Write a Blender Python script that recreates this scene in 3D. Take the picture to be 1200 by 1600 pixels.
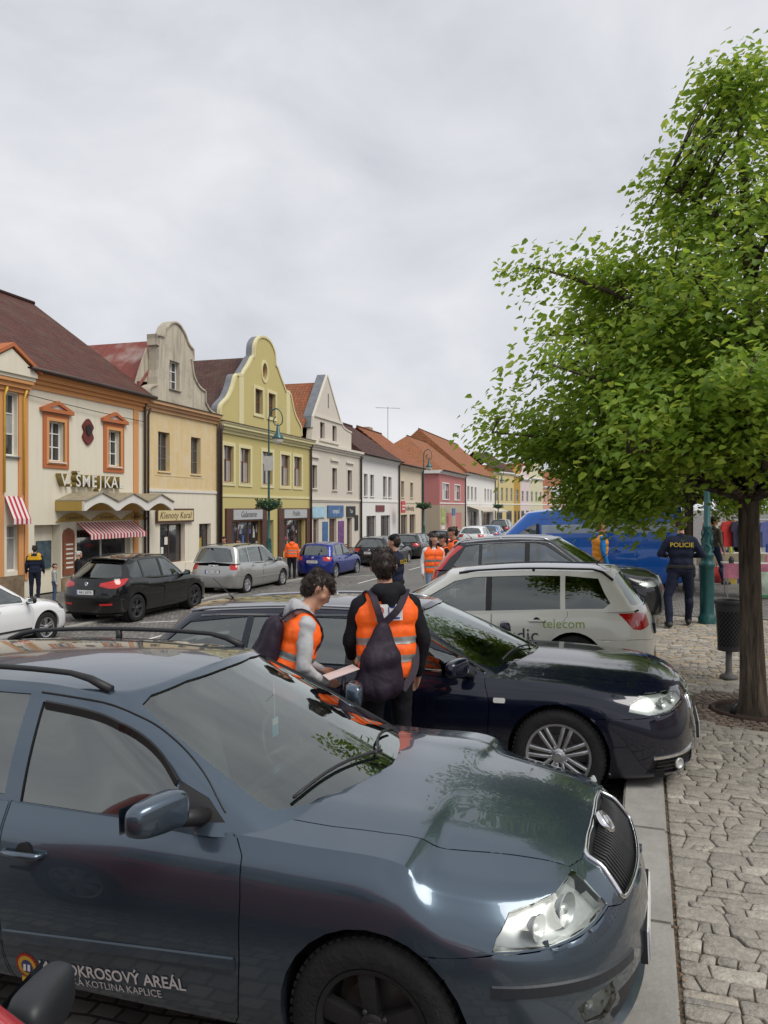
import bpy, bmesh, math, random
import numpy as np
from mathutils import Vector, Matrix, noise
from mathutils.geometry import tessellate_polygon
from mathutils.bvhtree import BVHTree
R = math.radians
for o in list(bpy.data.objects): bpy.data.objects.remove(o)
scene = bpy.context.scene
COL = scene.collection

# ---------------------------------------------------------------- camera
cam_d = bpy.data.cameras.new('camera')
cam_d.sensor_fit = 'VERTICAL'; cam_d.sensor_height = 36.0; cam_d.lens = 27.0
cam_d.shift_y = -0.0044; cam_d.clip_start = 0.05; cam_d.clip_end = 3000
cam = bpy.data.objects.new('camera', cam_d); COL.objects.link(cam)
cam.location = (0, 0, 2.15); cam.rotation_euler = (R(90), 0, 0)
scene.camera = cam

# ---------------------------------------------------------------- sky, sun, exposure
SUN_EL, SUN_AZ = R(52), R(128)          # azimuth clockwise from +Y: right and behind the camera
world = bpy.data.worlds.new('World'); scene.world = world; world.use_nodes = True
wn, wl = world.node_tree.nodes, world.node_tree.links
wn.clear()
def wnode(t, **k):
    n = wn.new(t)
    for a, b in k.items(): setattr(n, a, b)
    return n
sky = wnode('ShaderNodeTexSky'); sky.sky_type = 'NISHITA'; sky.sun_disc = False
sky.sun_elevation = SUN_EL; sky.sun_rotation = SUN_AZ; sky.dust_density = 3.0
tc = wnode('ShaderNodeTexCoord')
mp = wnode('ShaderNodeMapping'); mp.inputs['Scale'].default_value = (1.2, 1.1, 2.1); mp.inputs['Rotation'].default_value = (0.1, 0.25, 0.4)
wl.new(tc.outputs['Generated'], mp.inputs['Vector'])
n1 = wnode('ShaderNodeTexNoise'); n1.inputs['Scale'].default_value = 2.6; n1.inputs['Detail'].default_value = 7; n1.inputs['Roughness'].default_value = .52
n1.inputs['Distortion'].default_value = .35
wl.new(mp.outputs[0], n1.inputs['Vector'])
cr = wnode('ShaderNodeValToRGB')
cr.color_ramp.elements[0].position = .30; cr.color_ramp.elements[0].color = (3.7, 3.82, 4.16, 1)
cr.color_ramp.elements[1].position = .68; cr.color_ramp.elements[1].color = (5.3, 5.36, 5.58, 1)
wl.new(n1.outputs['Fac'], cr.inputs['Fac'])
mx = wnode('ShaderNodeMix'); mx.data_type = 'RGBA'; mx.inputs['Factor'].default_value = .96
wl.new(sky.outputs[0], mx.inputs['A']); wl.new(cr.outputs[0], mx.inputs['B'])
bg = wnode('ShaderNodeBackground'); bg.inputs['Strength'].default_value = .10
wl.new(mx.outputs['Result'], bg.inputs['Color'])
wo = wnode('ShaderNodeOutputWorld'); wl.new(bg.outputs[0], wo.inputs['Surface'])
sun_d = bpy.data.lights.new('sun', 'SUN'); sun_d.energy = 1.4; sun_d.angle = R(32); sun_d.color = (1, .955, .89)
sun = bpy.data.objects.new('sun', sun_d); COL.objects.link(sun)
sun.rotation_euler = (R(90) - SUN_EL, 0, R(180) - SUN_AZ)
scene.view_settings.view_transform = 'Standard'; scene.view_settings.look = 'None'
scene.view_settings.exposure = 0.68; scene.view_settings.gamma = 1.0
scene.render.resolution_x, scene.render.resolution_y = 768, 1024
scene.cycles.max_bounces = 8; scene.cycles.transparent_max_bounces = 12

# ---------------------------------------------------------------- materials
MATS = {}
def nt(name):
    m = bpy.data.materials.new(name); m.use_nodes = True
    b = m.node_tree.nodes['Principled BSDF']
    return m, m.node_tree.nodes, m.node_tree.links, b
def mat(name, col, rough=.6, metal=0., coat=0., var=.12, scale=6., bump=0., bscale=80., spec=.5, island=0., aniso=None, emit=0):
    """procedural principled material: noise-varied colour, optional bump and per-piece variation"""
    if name in MATS: return MATS[name]
    m, N, L, b = nt(name)
    tcn = N.new('ShaderNodeTexCoord'); src = tcn.outputs['Object']
    if aniso:
        mpn = N.new('ShaderNodeMapping'); mpn.inputs['Scale'].default_value = aniso; L.new(src, mpn.inputs[0]); src = mpn.outputs[0]
    no = N.new('ShaderNodeTexNoise'); no.inputs['Scale'].default_value = scale; no.inputs['Detail'].default_value = 5; no.inputs['Roughness'].default_value = .6
    L.new(src, no.inputs['Vector'])
    hs = N.new('ShaderNodeHueSaturation'); hs.inputs['Color'].default_value = (*col, 1)
    mr = N.new('ShaderNodeMapRange'); mr.inputs['From Min'].default_value = .25; mr.inputs['From Max'].default_value = .75
    mr.inputs['To Min'].default_value = 1 - var; mr.inputs['To Max'].default_value = 1 + var
    L.new(no.outputs['Fac'], mr.inputs['Value']); val = mr.outputs[0]
    if island:
        g = N.new('ShaderNodeNewGeometry'); m2 = N.new('ShaderNodeMapRange')
        m2.inputs['To Min'].default_value = 1 - island; m2.inputs['To Max'].default_value = 1 + island
        L.new(g.outputs['Random Per Island'], m2.inputs['Value'])
        mu = N.new('ShaderNodeMath'); mu.operation = 'MULTIPLY'; L.new(val, mu.inputs[0]); L.new(m2.outputs[0], mu.inputs[1]); val = mu.outputs[0]
    L.new(val, hs.inputs['Value']); L.new(hs.outputs[0], b.inputs['Base Color'])
    b.inputs['Roughness'].default_value = rough; b.inputs['Metallic'].default_value = metal
    b.inputs['Coat Weight'].default_value = coat; b.inputs['Coat Roughness'].default_value = .03
    b.inputs['Specular IOR Level'].default_value = spec
    if bump:
        nb = N.new('ShaderNodeTexNoise'); nb.inputs['Scale'].default_value = bscale; nb.inputs['Detail'].default_value = 4
        L.new(src, nb.inputs['Vector'])
        bp = N.new('ShaderNodeBump'); bp.inputs['Strength'].default_value = bump; bp.inputs['Distance'].default_value = .02
        L.new(nb.outputs['Fac'], bp.inputs['Height']); L.new(bp.outputs[0], b.inputs['Normal'])
    if emit:
        b.inputs['Emission Color'].default_value = (*col, 1); b.inputs['Emission Strength'].default_value = emit
    MATS[name] = m; return m
def paint(name, col, metal=.0, rough=.35, dirt=.35):
    """car paint: clear-coated, with a veil of road dust low on the body"""
    if name in MATS: return MATS[name]
    m, N, L, b = nt(name)
    g = N.new('ShaderNodeTexCoord'); no = N.new('ShaderNodeTexNoise'); no.inputs['Scale'].default_value = 3.; no.inputs['Detail'].default_value = 8; no.inputs['Roughness'].default_value = .65
    L.new(g.outputs['Object'], no.inputs['Vector'])
    sx = N.new('ShaderNodeSeparateXYZ'); L.new(g.outputs['Object'], sx.inputs[0])
    mr = N.new('ShaderNodeMapRange'); mr.inputs['From Min'].default_value = .65; mr.inputs['From Max'].default_value = .15
    mr.inputs['To Min'].default_value = .04; mr.inputs['To Max'].default_value = 1; L.new(sx.outputs['Z'], mr.inputs['Value'])
    mu = N.new('ShaderNodeMath'); mu.operation = 'MULTIPLY'; L.new(mr.outputs[0], mu.inputs[0]); L.new(no.outputs['Fac'], mu.inputs[1])
    m3 = N.new('ShaderNodeMath'); m3.operation = 'MULTIPLY'; m3.inputs[1].default_value = dirt; L.new(mu.outputs[0], m3.inputs[0])
    mc = N.new('ShaderNodeMix'); mc.data_type = 'RGBA'; mc.inputs['A'].default_value = (*col, 1); mc.inputs['B'].default_value = (.16, .145, .125, 1)
    L.new(m3.outputs[0], mc.inputs['Factor']); L.new(mc.outputs['Result'], b.inputs['Base Color'])
    ra = N.new('ShaderNodeMath'); ra.operation = 'MULTIPLY_ADD'; ra.inputs[1].default_value = .6; ra.inputs[2].default_value = rough; L.new(m3.outputs[0], ra.inputs[0])
    L.new(ra.outputs[0], b.inputs['Roughness'])
    cr_ = N.new('ShaderNodeMath'); cr_.operation = 'MULTIPLY_ADD'; cr_.inputs[1].default_value = .35; cr_.inputs[2].default_value = .015; L.new(m3.outputs[0], cr_.inputs[0])
    L.new(cr_.outputs[0], b.inputs['Coat Roughness'])
    b.inputs['Metallic'].default_value = metal; b.inputs['Specular IOR Level'].default_value = .15; b.inputs['Coat Weight'].default_value = 1.; b.inputs['Coat IOR'].default_value = 1.52
    MATS[name] = m; return m
def glassmat(name, tint=(.62, .72, .68), boost=0., rough=0.0, gain=1.5):
    """thin pane: fresnel reflection over tinted see-through"""
    if name in MATS: return MATS[name]
    m, N, L, b = nt(name); N.remove(b)
    t = N.new('ShaderNodeBsdfTransparent'); t.inputs[0].default_value = (*tint, 1)
    gl = N.new('ShaderNodeBsdfGlossy'); gl.inputs['Roughness'].default_value = rough; gl.inputs['Color'].default_value = (.93, .98, .95, 1)
    fr = N.new('ShaderNodeFresnel'); fr.inputs['IOR'].default_value = 1.55
    ad = N.new('ShaderNodeMath'); ad.operation = 'MULTIPLY_ADD'; ad.inputs[1].default_value = gain; ad.inputs[2].default_value = boost; ad.use_clamp = True
    L.new(fr.outputs[0], ad.inputs[0])
    ms = N.new('ShaderNodeMixShader'); L.new(ad.outputs[0], ms.inputs[0]); L.new(t.outputs[0], ms.inputs[1]); L.new(gl.outputs[0], ms.inputs[2])
    L.new(ms.outputs[0], N['Material Output'].inputs['Surface'])
    MATS[name] = m; return m
def plaster(name, col, stain=.15, stain_col=(.25, .22, .18), sscale=.9, bump=.15, streak=.14):
    """rendered wall: fine grain, large stains, rain streaks"""
    if name in MATS: return MATS[name]
    m, N, L, b = nt(name)
    g = N.new('ShaderNodeTexCoord')
    a = N.new('ShaderNodeTexNoise'); a.inputs['Scale'].default_value = sscale; a.inputs['Detail'].default_value = 9; a.inputs['Roughness'].default_value = .68
    L.new(g.outputs['Object'], a.inputs['Vector'])
    r = N.new('ShaderNodeMapRange'); r.inputs['From Min'].default_value = .45; r.inputs['From Max'].default_value = .8; r.inputs['To Max'].default_value = stain
    L.new(a.outputs['Fac'], r.inputs['Value']); fac = r.outputs[0]
    if streak:
        mpn = N.new('ShaderNodeMapping'); mpn.inputs['Scale'].default_value = (3.2, 3.2, .22); L.new(g.outputs['Object'], mpn.inputs[0])
        s = N.new('ShaderNodeTexNoise'); s.inputs['Scale'].default_value = 1.6; s.inputs['Detail'].default_value = 6; L.new(mpn.outputs[0], s.inputs['Vector'])
        r2 = N.new('ShaderNodeMapRange'); r2.inputs['From Min'].default_value = .5; r2.inputs['From Max'].default_value = .72; r2.inputs['To Max'].default_value = streak
        L.new(s.outputs['Fac'], r2.inputs['Value'])
        mm = N.new('ShaderNodeMath'); mm.operation = 'MAXIMUM'; L.new(fac, mm.inputs[0]); L.new(r2.outputs[0], mm.inputs[1]); fac = mm.outputs[0]
    c = N.new('ShaderNodeMix'); c.data_type = 'RGBA'; c.inputs['A'].default_value = (*col, 1); c.inputs['B'].default_value = (*stain_col, 1)
    L.new(fac, c.inputs['Factor']); L.new(c.outputs['Result'], b.inputs['Base Color'])
    b.inputs['Roughness'].default_value = .88; b.inputs['Specular IOR Level'].default_value = .25
    f = N.new('ShaderNodeTexNoise'); f.inputs['Scale'].default_value = 35; f.inputs['Detail'].default_value = 4; L.new(g.outputs['Object'], f.inputs['Vector'])
    bp = N.new('ShaderNodeBump'); bp.inputs['Strength'].default_value = bump; bp.inputs['Distance'].default_value = .01; L.new(f.outputs['Fac'], bp.inputs['Height']); L.new(bp.outputs[0], b.inputs['Normal'])
    MATS[name] = m; return m
def tiles(name, c1, c2, moss=.25, w=.24, h=.30, mosscol=(.13, .11, .07)):
    """clay roof tiles on UV (metres): courses with relief, colour differing tile by tile"""
    if name in MATS: return MATS[name]
    m, N, L, b = nt(name)
    uv = N.new('ShaderNodeUVMap'); uv.uv_map = 'UVMap'
    br = N.new('ShaderNodeTexBrick'); br.inputs['Color1'].default_value = (*c1, 1); br.inputs['Color2'].default_value = (*c2, 1)
    br.inputs['Mortar'].default_value = (c1[0] * .35, c1[1] * .35, c1[2] * .35, 1); br.inputs['Scale'].default_value = 1.
    br.inputs['Brick Width'].default_value = w; br.inputs['Row Height'].default_value = h; br.inputs['Mortar Size'].default_value = .018
    br.inputs['Mortar Smooth'].default_value = .6; L.new(uv.outputs[0], br.inputs['Vector'])
    a = N.new('ShaderNodeTexNoise'); a.inputs['Scale'].default_value = .8; a.inputs['Detail'].default_value = 8; L.new(uv.outputs[0], a.inputs['Vector'])
    r = N.new('ShaderNodeMapRange'); r.inputs['From Min'].default_value = .48; r.inputs['From Max'].default_value = .75; r.inputs['To Max'].default_value = moss; L.new(a.outputs['Fac'], r.inputs['Value'])
    c = N.new('ShaderNodeMix'); c.data_type = 'RGBA'; c.inputs['B'].default_value = (*mosscol, 1); L.new(r.outputs[0], c.inputs['Factor']); L.new(br.outputs['Color'], c.inputs['A'])
    L.new(c.outputs['Result'], b.inputs['Base Color']); b.inputs['Roughness'].default_value = .8; b.inputs['Specular IOR Level'].default_value = .3
    wv = N.new('ShaderNodeTexWave'); wv.wave_profile = 'SAW'; wv.bands_direction = 'Y'; wv.inputs['Scale'].default_value = 1 / h * math.pi / 10 * .636 * 1.0
    sx = N.new('ShaderNodeSeparateXYZ'); L.new(uv.outputs[0], sx.inputs[0])
    def saw(sock, per, fn):
        d = N.new('ShaderNodeMath'); d.operation = 'DIVIDE'; d.inputs[1].default_value = per; L.new(sock, d.inputs[0])
        f = N.new('ShaderNodeMath'); f.operation = fn; L.new(d.outputs[0], f.inputs[0]); return f.outputs[0]
    N.remove(wv)
    fy = saw(sx.outputs['Y'], h, 'FRACT'); px = saw(sx.outputs['X'], w / (2 * math.pi), 'SINE')
    su = N.new('ShaderNodeMath'); su.operation = 'MULTIPLY_ADD'; su.inputs[1].default_value = .35; L.new(px, su.inputs[0])
    iv = N.new('ShaderNodeMath'); iv.operation = 'SUBTRACT'; iv.inputs[0].default_value = 1.; L.new(fy, iv.inputs[1]); L.new(iv.outputs[0], su.inputs[2])
    bp = N.new('ShaderNodeBump'); bp.inputs['Strength'].default_value = 1.; bp.inputs['Distance'].default_value = .05; L.new(su.outputs[0], bp.inputs['Height']); L.new(bp.outputs[0], b.inputs['Normal'])
    MATS[name] = m; return m

# ---------------------------------------------------------------- mesh helpers
class MB:
    """collects simple solids, then links them as ONE mesh object"""
    def __init__(s): s.v = []; s.f = []
    def add(s, vs, fs):
        o = len(s.v); s.v += [tuple(p) for p in vs]; s.f += [tuple(i + o for i in f) for f in fs]; return s
    def box(s, a, b):
        (x0, y0, z0), (x1, y1, z1) = a, b
        return s.add([(x0, y0, z0), (x1, y0, z0), (x1, y1, z0), (x0, y1, z0), (x0, y0, z1), (x1, y0, z1), (x1, y1, z1), (x0, y1, z1)],
                     [(0, 3, 2, 1), (4, 5, 6, 7), (0, 1, 5, 4), (1, 2, 6, 5), (2, 3, 7, 6), (3, 0, 4, 7)])
    def hexa(s, pts): return s.add(pts, [(0, 3, 2, 1), (4, 5, 6, 7), (0, 1, 5, 4), (1, 2, 6, 5), (2, 3, 7, 6), (3, 0, 4, 7)])
    def quad(s, *p): return s.add(p, [tuple(range(len(p)))])
    def lathe(s, prof, n=16, c=(0, 0, 0), axis='z', cap=True):
        vs = []; fs = []
        for (r, h) in prof:
            for k in range(n):
                a = 2 * math.pi * k / n; x, y = r * math.cos(a), r * math.sin(a)
                vs.append({'z': (c[0] + x, c[1] + y, c[2] + h), 'y': (c[0] + x, c[1] + h, c[2] + y), 'x': (c[0] + h, c[1] + x, c[2] + y)}[axis])
        for i in range(len(prof) - 1):
            for k in range(n):
                k2 = (k + 1) % n; fs.append((i * n + k, i * n + k2, (i + 1) * n + k2, (i + 1) * n + k))
        if cap: fs += [tuple(range(n))[::-1], tuple((len(prof) - 1) * n + k for k in range(n))]
        return s.add(vs, fs)
    def tube(s, pts, r, n=8, closed=False):
        pts = [Vector(p) for p in pts]; m = len(pts); rs = r if isinstance(r, (list, tuple)) else [r] * m
        vs = []; fs = []; up = Vector((0, 0, 1)); prev = None
        for i, p in enumerate(pts):
            if closed: t = pts[(i + 1) % m] - pts[i - 1]
            else: t = pts[min(i + 1, m - 1)] - pts[max(i - 1, 0)]
            t.normalize()
            if prev is None: a = t.cross(up) if abs(t.z) < .95 else t.cross(Vector((1, 0, 0)))
            else: a = prev - t * prev.dot(t)
            a.normalize(); prev = a; b = t.cross(a)
            for k in range(n):
                q = 2 * math.pi * k / n; vs.append(tuple(p + (a * math.cos(q) + b * math.sin(q)) * rs[i]))
        for i in range(m if closed else m - 1):
            for k in range(n):
                k2 = (k + 1) % n; j = (i + 1) % m; fs.append((i * n + k, i * n + k2, j * n + k2, j * n + k))
        if not closed: fs += [tuple(range(n))[::-1], tuple((m - 1) * n + k for k in range(n))]
        return s.add(vs, fs)
    def prism(s, poly, y0, y1, plane='xz', holes=()):
        """polygon (with holes) extruded: xz polygon along y, xy polygon along z, yz along x"""
        loops = [list(poly)] + [list(h) for h in holes]
        flat = [p for l in loops for p in l]
        P = {'xz': lambda p, d: (p[0], d, p[1]), 'xy': lambda p, d: (p[0], p[1], d), 'yz': lambda p, d: (d, p[0], p[1])}[plane]
        n = len(flat); vs = [P(p, y0) for p in flat] + [P(p, y1) for p in flat]
        tr = tessellate_polygon([[Vector((p[0], p[1], 0)) for p in l] for l in loops])
        fs = [tuple(t) for t in tr] + [tuple(i + n for i in t[::-1]) for t in tr]
        o = 0
        for l in loops:
            k = len(l); fs += [(o + i, o + (i + 1) % k, o + (i + 1) % k + n, o + i + n) for i in range(k)]; o += k
        return s.add(vs, fs)
    def build(s, name, m, parent=None, smooth=False, **kw):
        return mk(name, s.v, s.f, m, parent, smooth, **kw)
def mk(name, v, f, m, parent=None, smooth=False, recalc=True, sharp=None, uv=None):
    me = bpy.data.meshes.new(name); me.from_pydata([tuple(map(float, p)) for p in v], [], f); me.update()
    if recalc:
        bm = bmesh.new(); bm.from_mesh(me); bmesh.ops.recalc_face_normals(bm, faces=bm.faces); bm.to_mesh(me); bm.free()
    if smooth:
        me.shade_smooth()
        if sharp is not None: me.set_sharp_from_angle(angle=R(sharp))
    if m is not None:
        for q in (m if isinstance(m, (list, tuple)) else [m]): me.materials.append(q)
    return link(name, me, parent)
def link(name, me, parent=None):
    o = bpy.data.objects.new(name, me); COL.objects.link(o); o.parent = parent; return o
def thing(name, label, cat, loc=(0, 0, 0), rz=0., group=None, rot=None):
    o = bpy.data.objects.new(name, None); COL.objects.link(o); o.empty_display_size = .2
    o.location = loc; o.rotation_euler = rot if rot else (0, 0, rz); return tag(o, label, cat, group)
def tag(o, label, cat, group=None):
    o['label'] = label; o['category'] = cat
    if group: o['group'] = group
    return o
def struct(o): o['kind'] = 'structure'; return o
def copy_tree(o, parent=None):
    c = o.copy(); COL.objects.link(c); c.parent = parent
    for ch in list(o.children): copy_tree(ch, c)
    return c
def text_mesh(txt, size, depth=.004, align='CENTER', shear=0., spacing=1., bold=0.):
    cu = bpy.data.curves.new('t', 'FONT'); cu.body = txt; cu.size = size; cu.extrude = depth; cu.align_x = align; cu.align_y = 'CENTER'
    cu.shear = shear; cu.space_character = spacing; cu.offset = bold; cu.resolution_u = 3
    ob = bpy.data.objects.new('t', cu); COL.objects.link(ob)
    me = bpy.data.meshes.new_from_object(ob.evaluated_get(bpy.context.evaluated_depsgraph_get()))
    bpy.data.objects.remove(ob); return me
def lettering(name, txt, size, m, parent, M, depth=.004, **kw):
    """raised lettering; M places text x,y on the surface"""
    me = text_mesh(txt, size, depth, **kw); me.transform(M); me.materials.clear(); me.materials.append(m)
    return link(name, me, parent)
def pchip(x, y, q):
    x = np.asarray(x, float); y = np.asarray(y, float); q = np.asarray(q, float)
    if y.ndim == 1: y = y[:, None]; flat = True
    else: flat = False
    h = np.diff(x)[:, None]; d = np.diff(y, axis=0) / h; n = len(x); m = np.zeros_like(y)
    if n > 2:
        w1 = 2 * h[1:] + h[:-1]; w2 = h[1:] + 2 * h[:-1]
        with np.errstate(divide='ignore', invalid='ignore'):
            mm = (w1 + w2) / (w1 / d[:-1] + w2 / d[1:])
        m[1:-1] = np.where(d[:-1] * d[1:] > 0, mm, 0)
    m[0] = d[0]; m[-1] = d[-1]
    i = np.clip(np.searchsorted(x, q) - 1, 0, n - 2); hh = h[i]; t = ((q - x[i]) / (x[i + 1] - x[i]))[:, None]
    r = (2 * t**3 - 3 * t**2 + 1) * y[i] + (t**3 - 2 * t**2 + t) * hh * m[i] + (-2 * t**3 + 3 * t**2) * y[i + 1] + (t**3 - t**2) * hh * m[i + 1]
    return r[:, 0] if flat else r
def crom(x, y, q):
    """smooth cubic through keys (finite-difference tangents)"""
    x = np.asarray(x, float); y = np.asarray(y, float); q = np.asarray(q, float)
    if y.ndim == 1: return crom(x, y[:, None], q)[:, 0]
    h = np.diff(x)[:, None]; d = np.diff(y, axis=0) / h; n = len(x); m = np.zeros_like(y); m[0] = d[0]; m[-1] = d[-1]
    if n > 2: m[1:-1] = (d[:-1] * h[1:] + d[1:] * h[:-1]) / (h[1:] + h[:-1])
    i = np.clip(np.searchsorted(x, q) - 1, 0, n - 2); hh = h[i]; t = ((q - x[i]) / (x[i + 1] - x[i]))[:, None]
    return (2 * t**3 - 3 * t**2 + 1) * y[i] + (t**3 - 2 * t**2 + t) * hh * m[i] + (-2 * t**3 + 3 * t**2) * y[i + 1] + (t**3 - t**2) * hh * m[i + 1]

# street frame: n = metres to the right of the near kerb's road edge, t = metres along the street
SA = R(18.7); cS, sS = math.cos(SA), math.sin(SA)
def ST(n, t): return (n * cS + t * sS, -n * sS + t * cS)
def NT(x, y): return (x * cS - y * sS, x * sS + y * cS)
def groundz(n):
    if n >= 0: return 0.
    if n > -12.9: return -.036 * -n - .0021 * n * n
    return -.72 - .033 * (-12.9 - n) + .0
YAW = -SA                     # local +x across the street (to the right), +y along it
# ---------------------------------------------------------------- shared car materials
M_TYRE = mat('tyre rubber', (.018, .018, .019), .82, var=.3, scale=14, bump=.3, bscale=60, spec=.3)
M_BLACK = mat('black plastic', (.014, .014, .015), .5, var=.2)
M_DARKIN = mat('car interior cloth', (.075, .075, .075), .85, var=.25)
M_LINER = mat('wheel well liner', (.008, .008, .008), .95)
M_RUBBER = mat('window rubber', (.012, .012, .013), .45)
M_CHROME = mat('chrome trim', (.75, .76, .77), .12, 1., var=.03)
M_SILVER = mat('alloy silver', (.50, .51, .52), .32, .85, var=.08)
M_GREYALLOY = mat('dark alloy', (.10, .10, .105), .35, .7)
M_GLASS = glassmat('car glass', (.36, .43, .40), .12)
M_SCREEN = glassmat('windscreen glass', (.60, .72, .67), .11)
M_GLASSD = glassmat('privacy car glass', (.045, .055, .055), .06)
M_LENS = glassmat('lamp lens', (.95, .97, .96), .0, gain=1.)
M_HOUSING = mat('lamp reflector', (.56, .58, .57), .32, .4, var=.15, scale=25)
M_RED = mat('red lamp lens', (.50, .012, .012), .12, 0, .8, var=.15, scale=20)
M_LAMPW = mat('white lamp lens', (.75, .74, .72), .15, 0, .8)
M_AMBER = mat('amber lamp lens', (.6, .16, .02), .2, 0, .6)
M_PLATE = mat('number plate white', (.72, .72, .70), .45, var=.05)
M_PLBLUE = mat('plate blue', (.02, .06, .35), .45)
M_BRAKE = mat('brake disc', (.22, .2, .19), .45, .8)

FG = [(0, 0), (.010, .28), (.045, .55), (.115, .77), (.235, .915), (.40, .985)]
def body_grid(s, q):
    """lower body as rings from front centre round the side to rear centre; returns dense half grid [row][col][3]"""
    fo, wb, ro, W = s['fo'], s['wb'], s['ro'], s['W']
    sides = [(.12, 1.), (-.30, 1.), (-.75, 1.), (-1.3, 1.), (-wb + .75, 1.), (-wb + .25, 1.), (-wb - .12, .995)]
    G = []; fs, rs = s.get('fsw', 1.), s.get('rsw', .8)
    for (dxf, dxr, dW, zk) in s['rows']:
        xf, xr, w = fo - dxf, -(wb + ro) + dxr, W - dW
        P = [(xf - dx * fs, yf * w) for dx, yf in FG] + [(x, y * w) for x, y in sides] + [(xr + dx * rs, yf * w) for dx, yf in FG[::-1]]
        kx = [0, 4, 6.3, 8, 9.5, 11.8, 14, 18]
        zz = pchip(kx, zk, np.arange(len(P)))
        G.append([(p[0], p[1], z) for p, z in zip(P, zz)])
    G = np.array(G); nc = G.shape[1]
    ref = G[2]; t = np.concatenate([[0], np.cumsum(np.linalg.norm(np.diff(ref, axis=0), axis=1))])
    tq = np.concatenate([np.linspace(t[i], t[i + 1], q, endpoint=False) for i in range(nc - 1)] + [[t[-1]]])
    H = np.stack([crom(t, g, tq) for g in G])
    H[:, 0, 1] = 0; H[:, -1, 1] = 0
    nr = H.shape[0]; rq = max(3, q - 1)
    rr = np.concatenate([np.linspace(i, i + 1, rq, endpoint=False) for i in range(nr - 1)] + [[nr - 1]])
    rk = np.arange(nr)
    D = crom(rk, H.reshape(nr, -1), rr).reshape(len(rr), -1, 3)
    D[:, :, 1] = np.maximum(D[:, :, 1], 0)
    return D
def grid_faces(nr, nc, o=0): return [(o + r * nc + c, o + r * nc + c + 1, o + (r + 1) * nc + c + 1, o + (r + 1) * nc + c) for r in range(nr - 1) for c in range(nc - 1)]
def shell(s, q=6):
    """outer skin of a car: bm_lower (with bonnet) and bm_upper (greenhouse with roof)"""
    D = body_grid(s, q); nr, nc = D.shape[:2]
    V = D.reshape(-1, 3).tolist(); F = grid_faces(nr, nc)
    top = D[-1]; hk = s['hood']                              # bonnet centre line keys (x,z)
    hx = np.array([p[0] for p in hk[::-1]]); hz = np.array([p[1] for p in hk[::-1]])
    cols = [c for c in range(nc) if top[c, 0] >= s['xcowl'] and c < nc * .6]
    S = [1 - k / 8 for k in range(9)]
    base = len(V); last = None; cre = s.get('crease', .010)
    for ci, c in enumerate(cols):
        x, y, z = top[c]; zc = float(crom(hx, hz, [x])[0]); row = []
        for k, sv in enumerate(S):
            if k == 0: row.append((nr - 1) * nc + c); continue
            zz = z + (zc - z) * (1 - sv ** 2.2)
            zz += cre * math.exp(-((sv - .62) / .10) ** 2) * min(1, max(0, (top[0, 0] - x) * 3))
            V.append([x, y * sv, zz]); row.append(len(V) - 1)
        if last:
            for k in range(8): F.append((last[k], last[k + 1], row[k + 1], row[k]))
        last = row
    def full(V, F):
        V = np.array(V); n = len(V); V2 = V.copy(); V2[:, 1] *= -1
        bm = bmesh.new(); vs = [bm.verts.new(p) for p in np.concatenate([V, V2])]
        for f in F:
            f = list(dict.fromkeys(f))
            for g in (f, [i + n for i in f[::-1]]):
                try: bm.faces.new([vs[i] for i in g])
                except ValueError: pass
        bmesh.ops.remove_doubles(bm, verts=bm.verts, dist=.0006)
        bmesh.ops.recalc_face_normals(bm, faces=bm.faces)
        c = sum((f.normal.dot(f.calc_center_median() - Vector((-1.3, 0, .6))) for f in bm.faces))
        if c < 0: bmesh.ops.reverse_faces(bm, faces=bm.faces)
        return bm
    lower = full(V, F)
    # greenhouse
    g = s['gh']; xs = [p[0] for p in g['roof'][::-1]]; zs = [p[1] for p in g['roof'][::-1]]
    WG = [(0, 0), (.035, .36), (.11, .66), (.21, .86), (.33, .97), (.43, 1.)]
    belt = s['belt']; bx = [p[0] for p in belt[::-1]]; bz = [p[1] for p in belt[::-1]]
    crown = g.get('crown', .06); swf, swr, swt = g.get('swf', .85), g.get('swr', .35), g.get('swt', .5)
    xa = g['xw0'] - .43 * swf; xd = g['xr0'] + .43 * swr; xta = g['xw1'] - .43 * swt; xtd = g['xr1'] + .43 * swr
    fr = [.2, .4, .6, .8]
    B = [(g['xw0'] - dx * swf, yf) for dx, yf in WG] + [(xa + (xd - xa) * f, 1.) for f in fr] + [(g['xr0'] + dx * swr, yf) for dx, yf in WG[::-1]]
    T = [(g['xw1'] - dx * swt, yf) for dx, yf in WG] + [(xta + (xtd - xta) * f, 1.) for f in fr] + [(g['xr1'] + dx * swr, yf) for dx, yf in WG[::-1]]
    B, T = np.array(B), np.array(T); n = len(B)
    wbk = np.interp(np.arange(n), [0, 5, 7.5, 10, n - 1], g['wb']); wtk = np.interp(np.arange(n), [0, 5, 7.5, 10, n - 1], g['wt'])
    zb = crom(bx, bz, B[:, 0]) - .025
    zb = np.where(B[:, 1] < .99, zb + (np.interp(np.arange(n), [0, 5, n - 6, n - 1], [g['zw0'], zb[5], zb[n - 6], g['zr0']]) - zb) * (1 - B[:, 1] ** 2), zb)
    zt = crom(xs, zs, T[:, 0]) - crown * T[:, 1] ** 2
    PB = np.stack([B[:, 0], B[:, 1] * wbk, zb], 1); PT = np.stack([T[:, 0], T[:, 1] * wtk, zt], 1)
    rows = []
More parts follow.
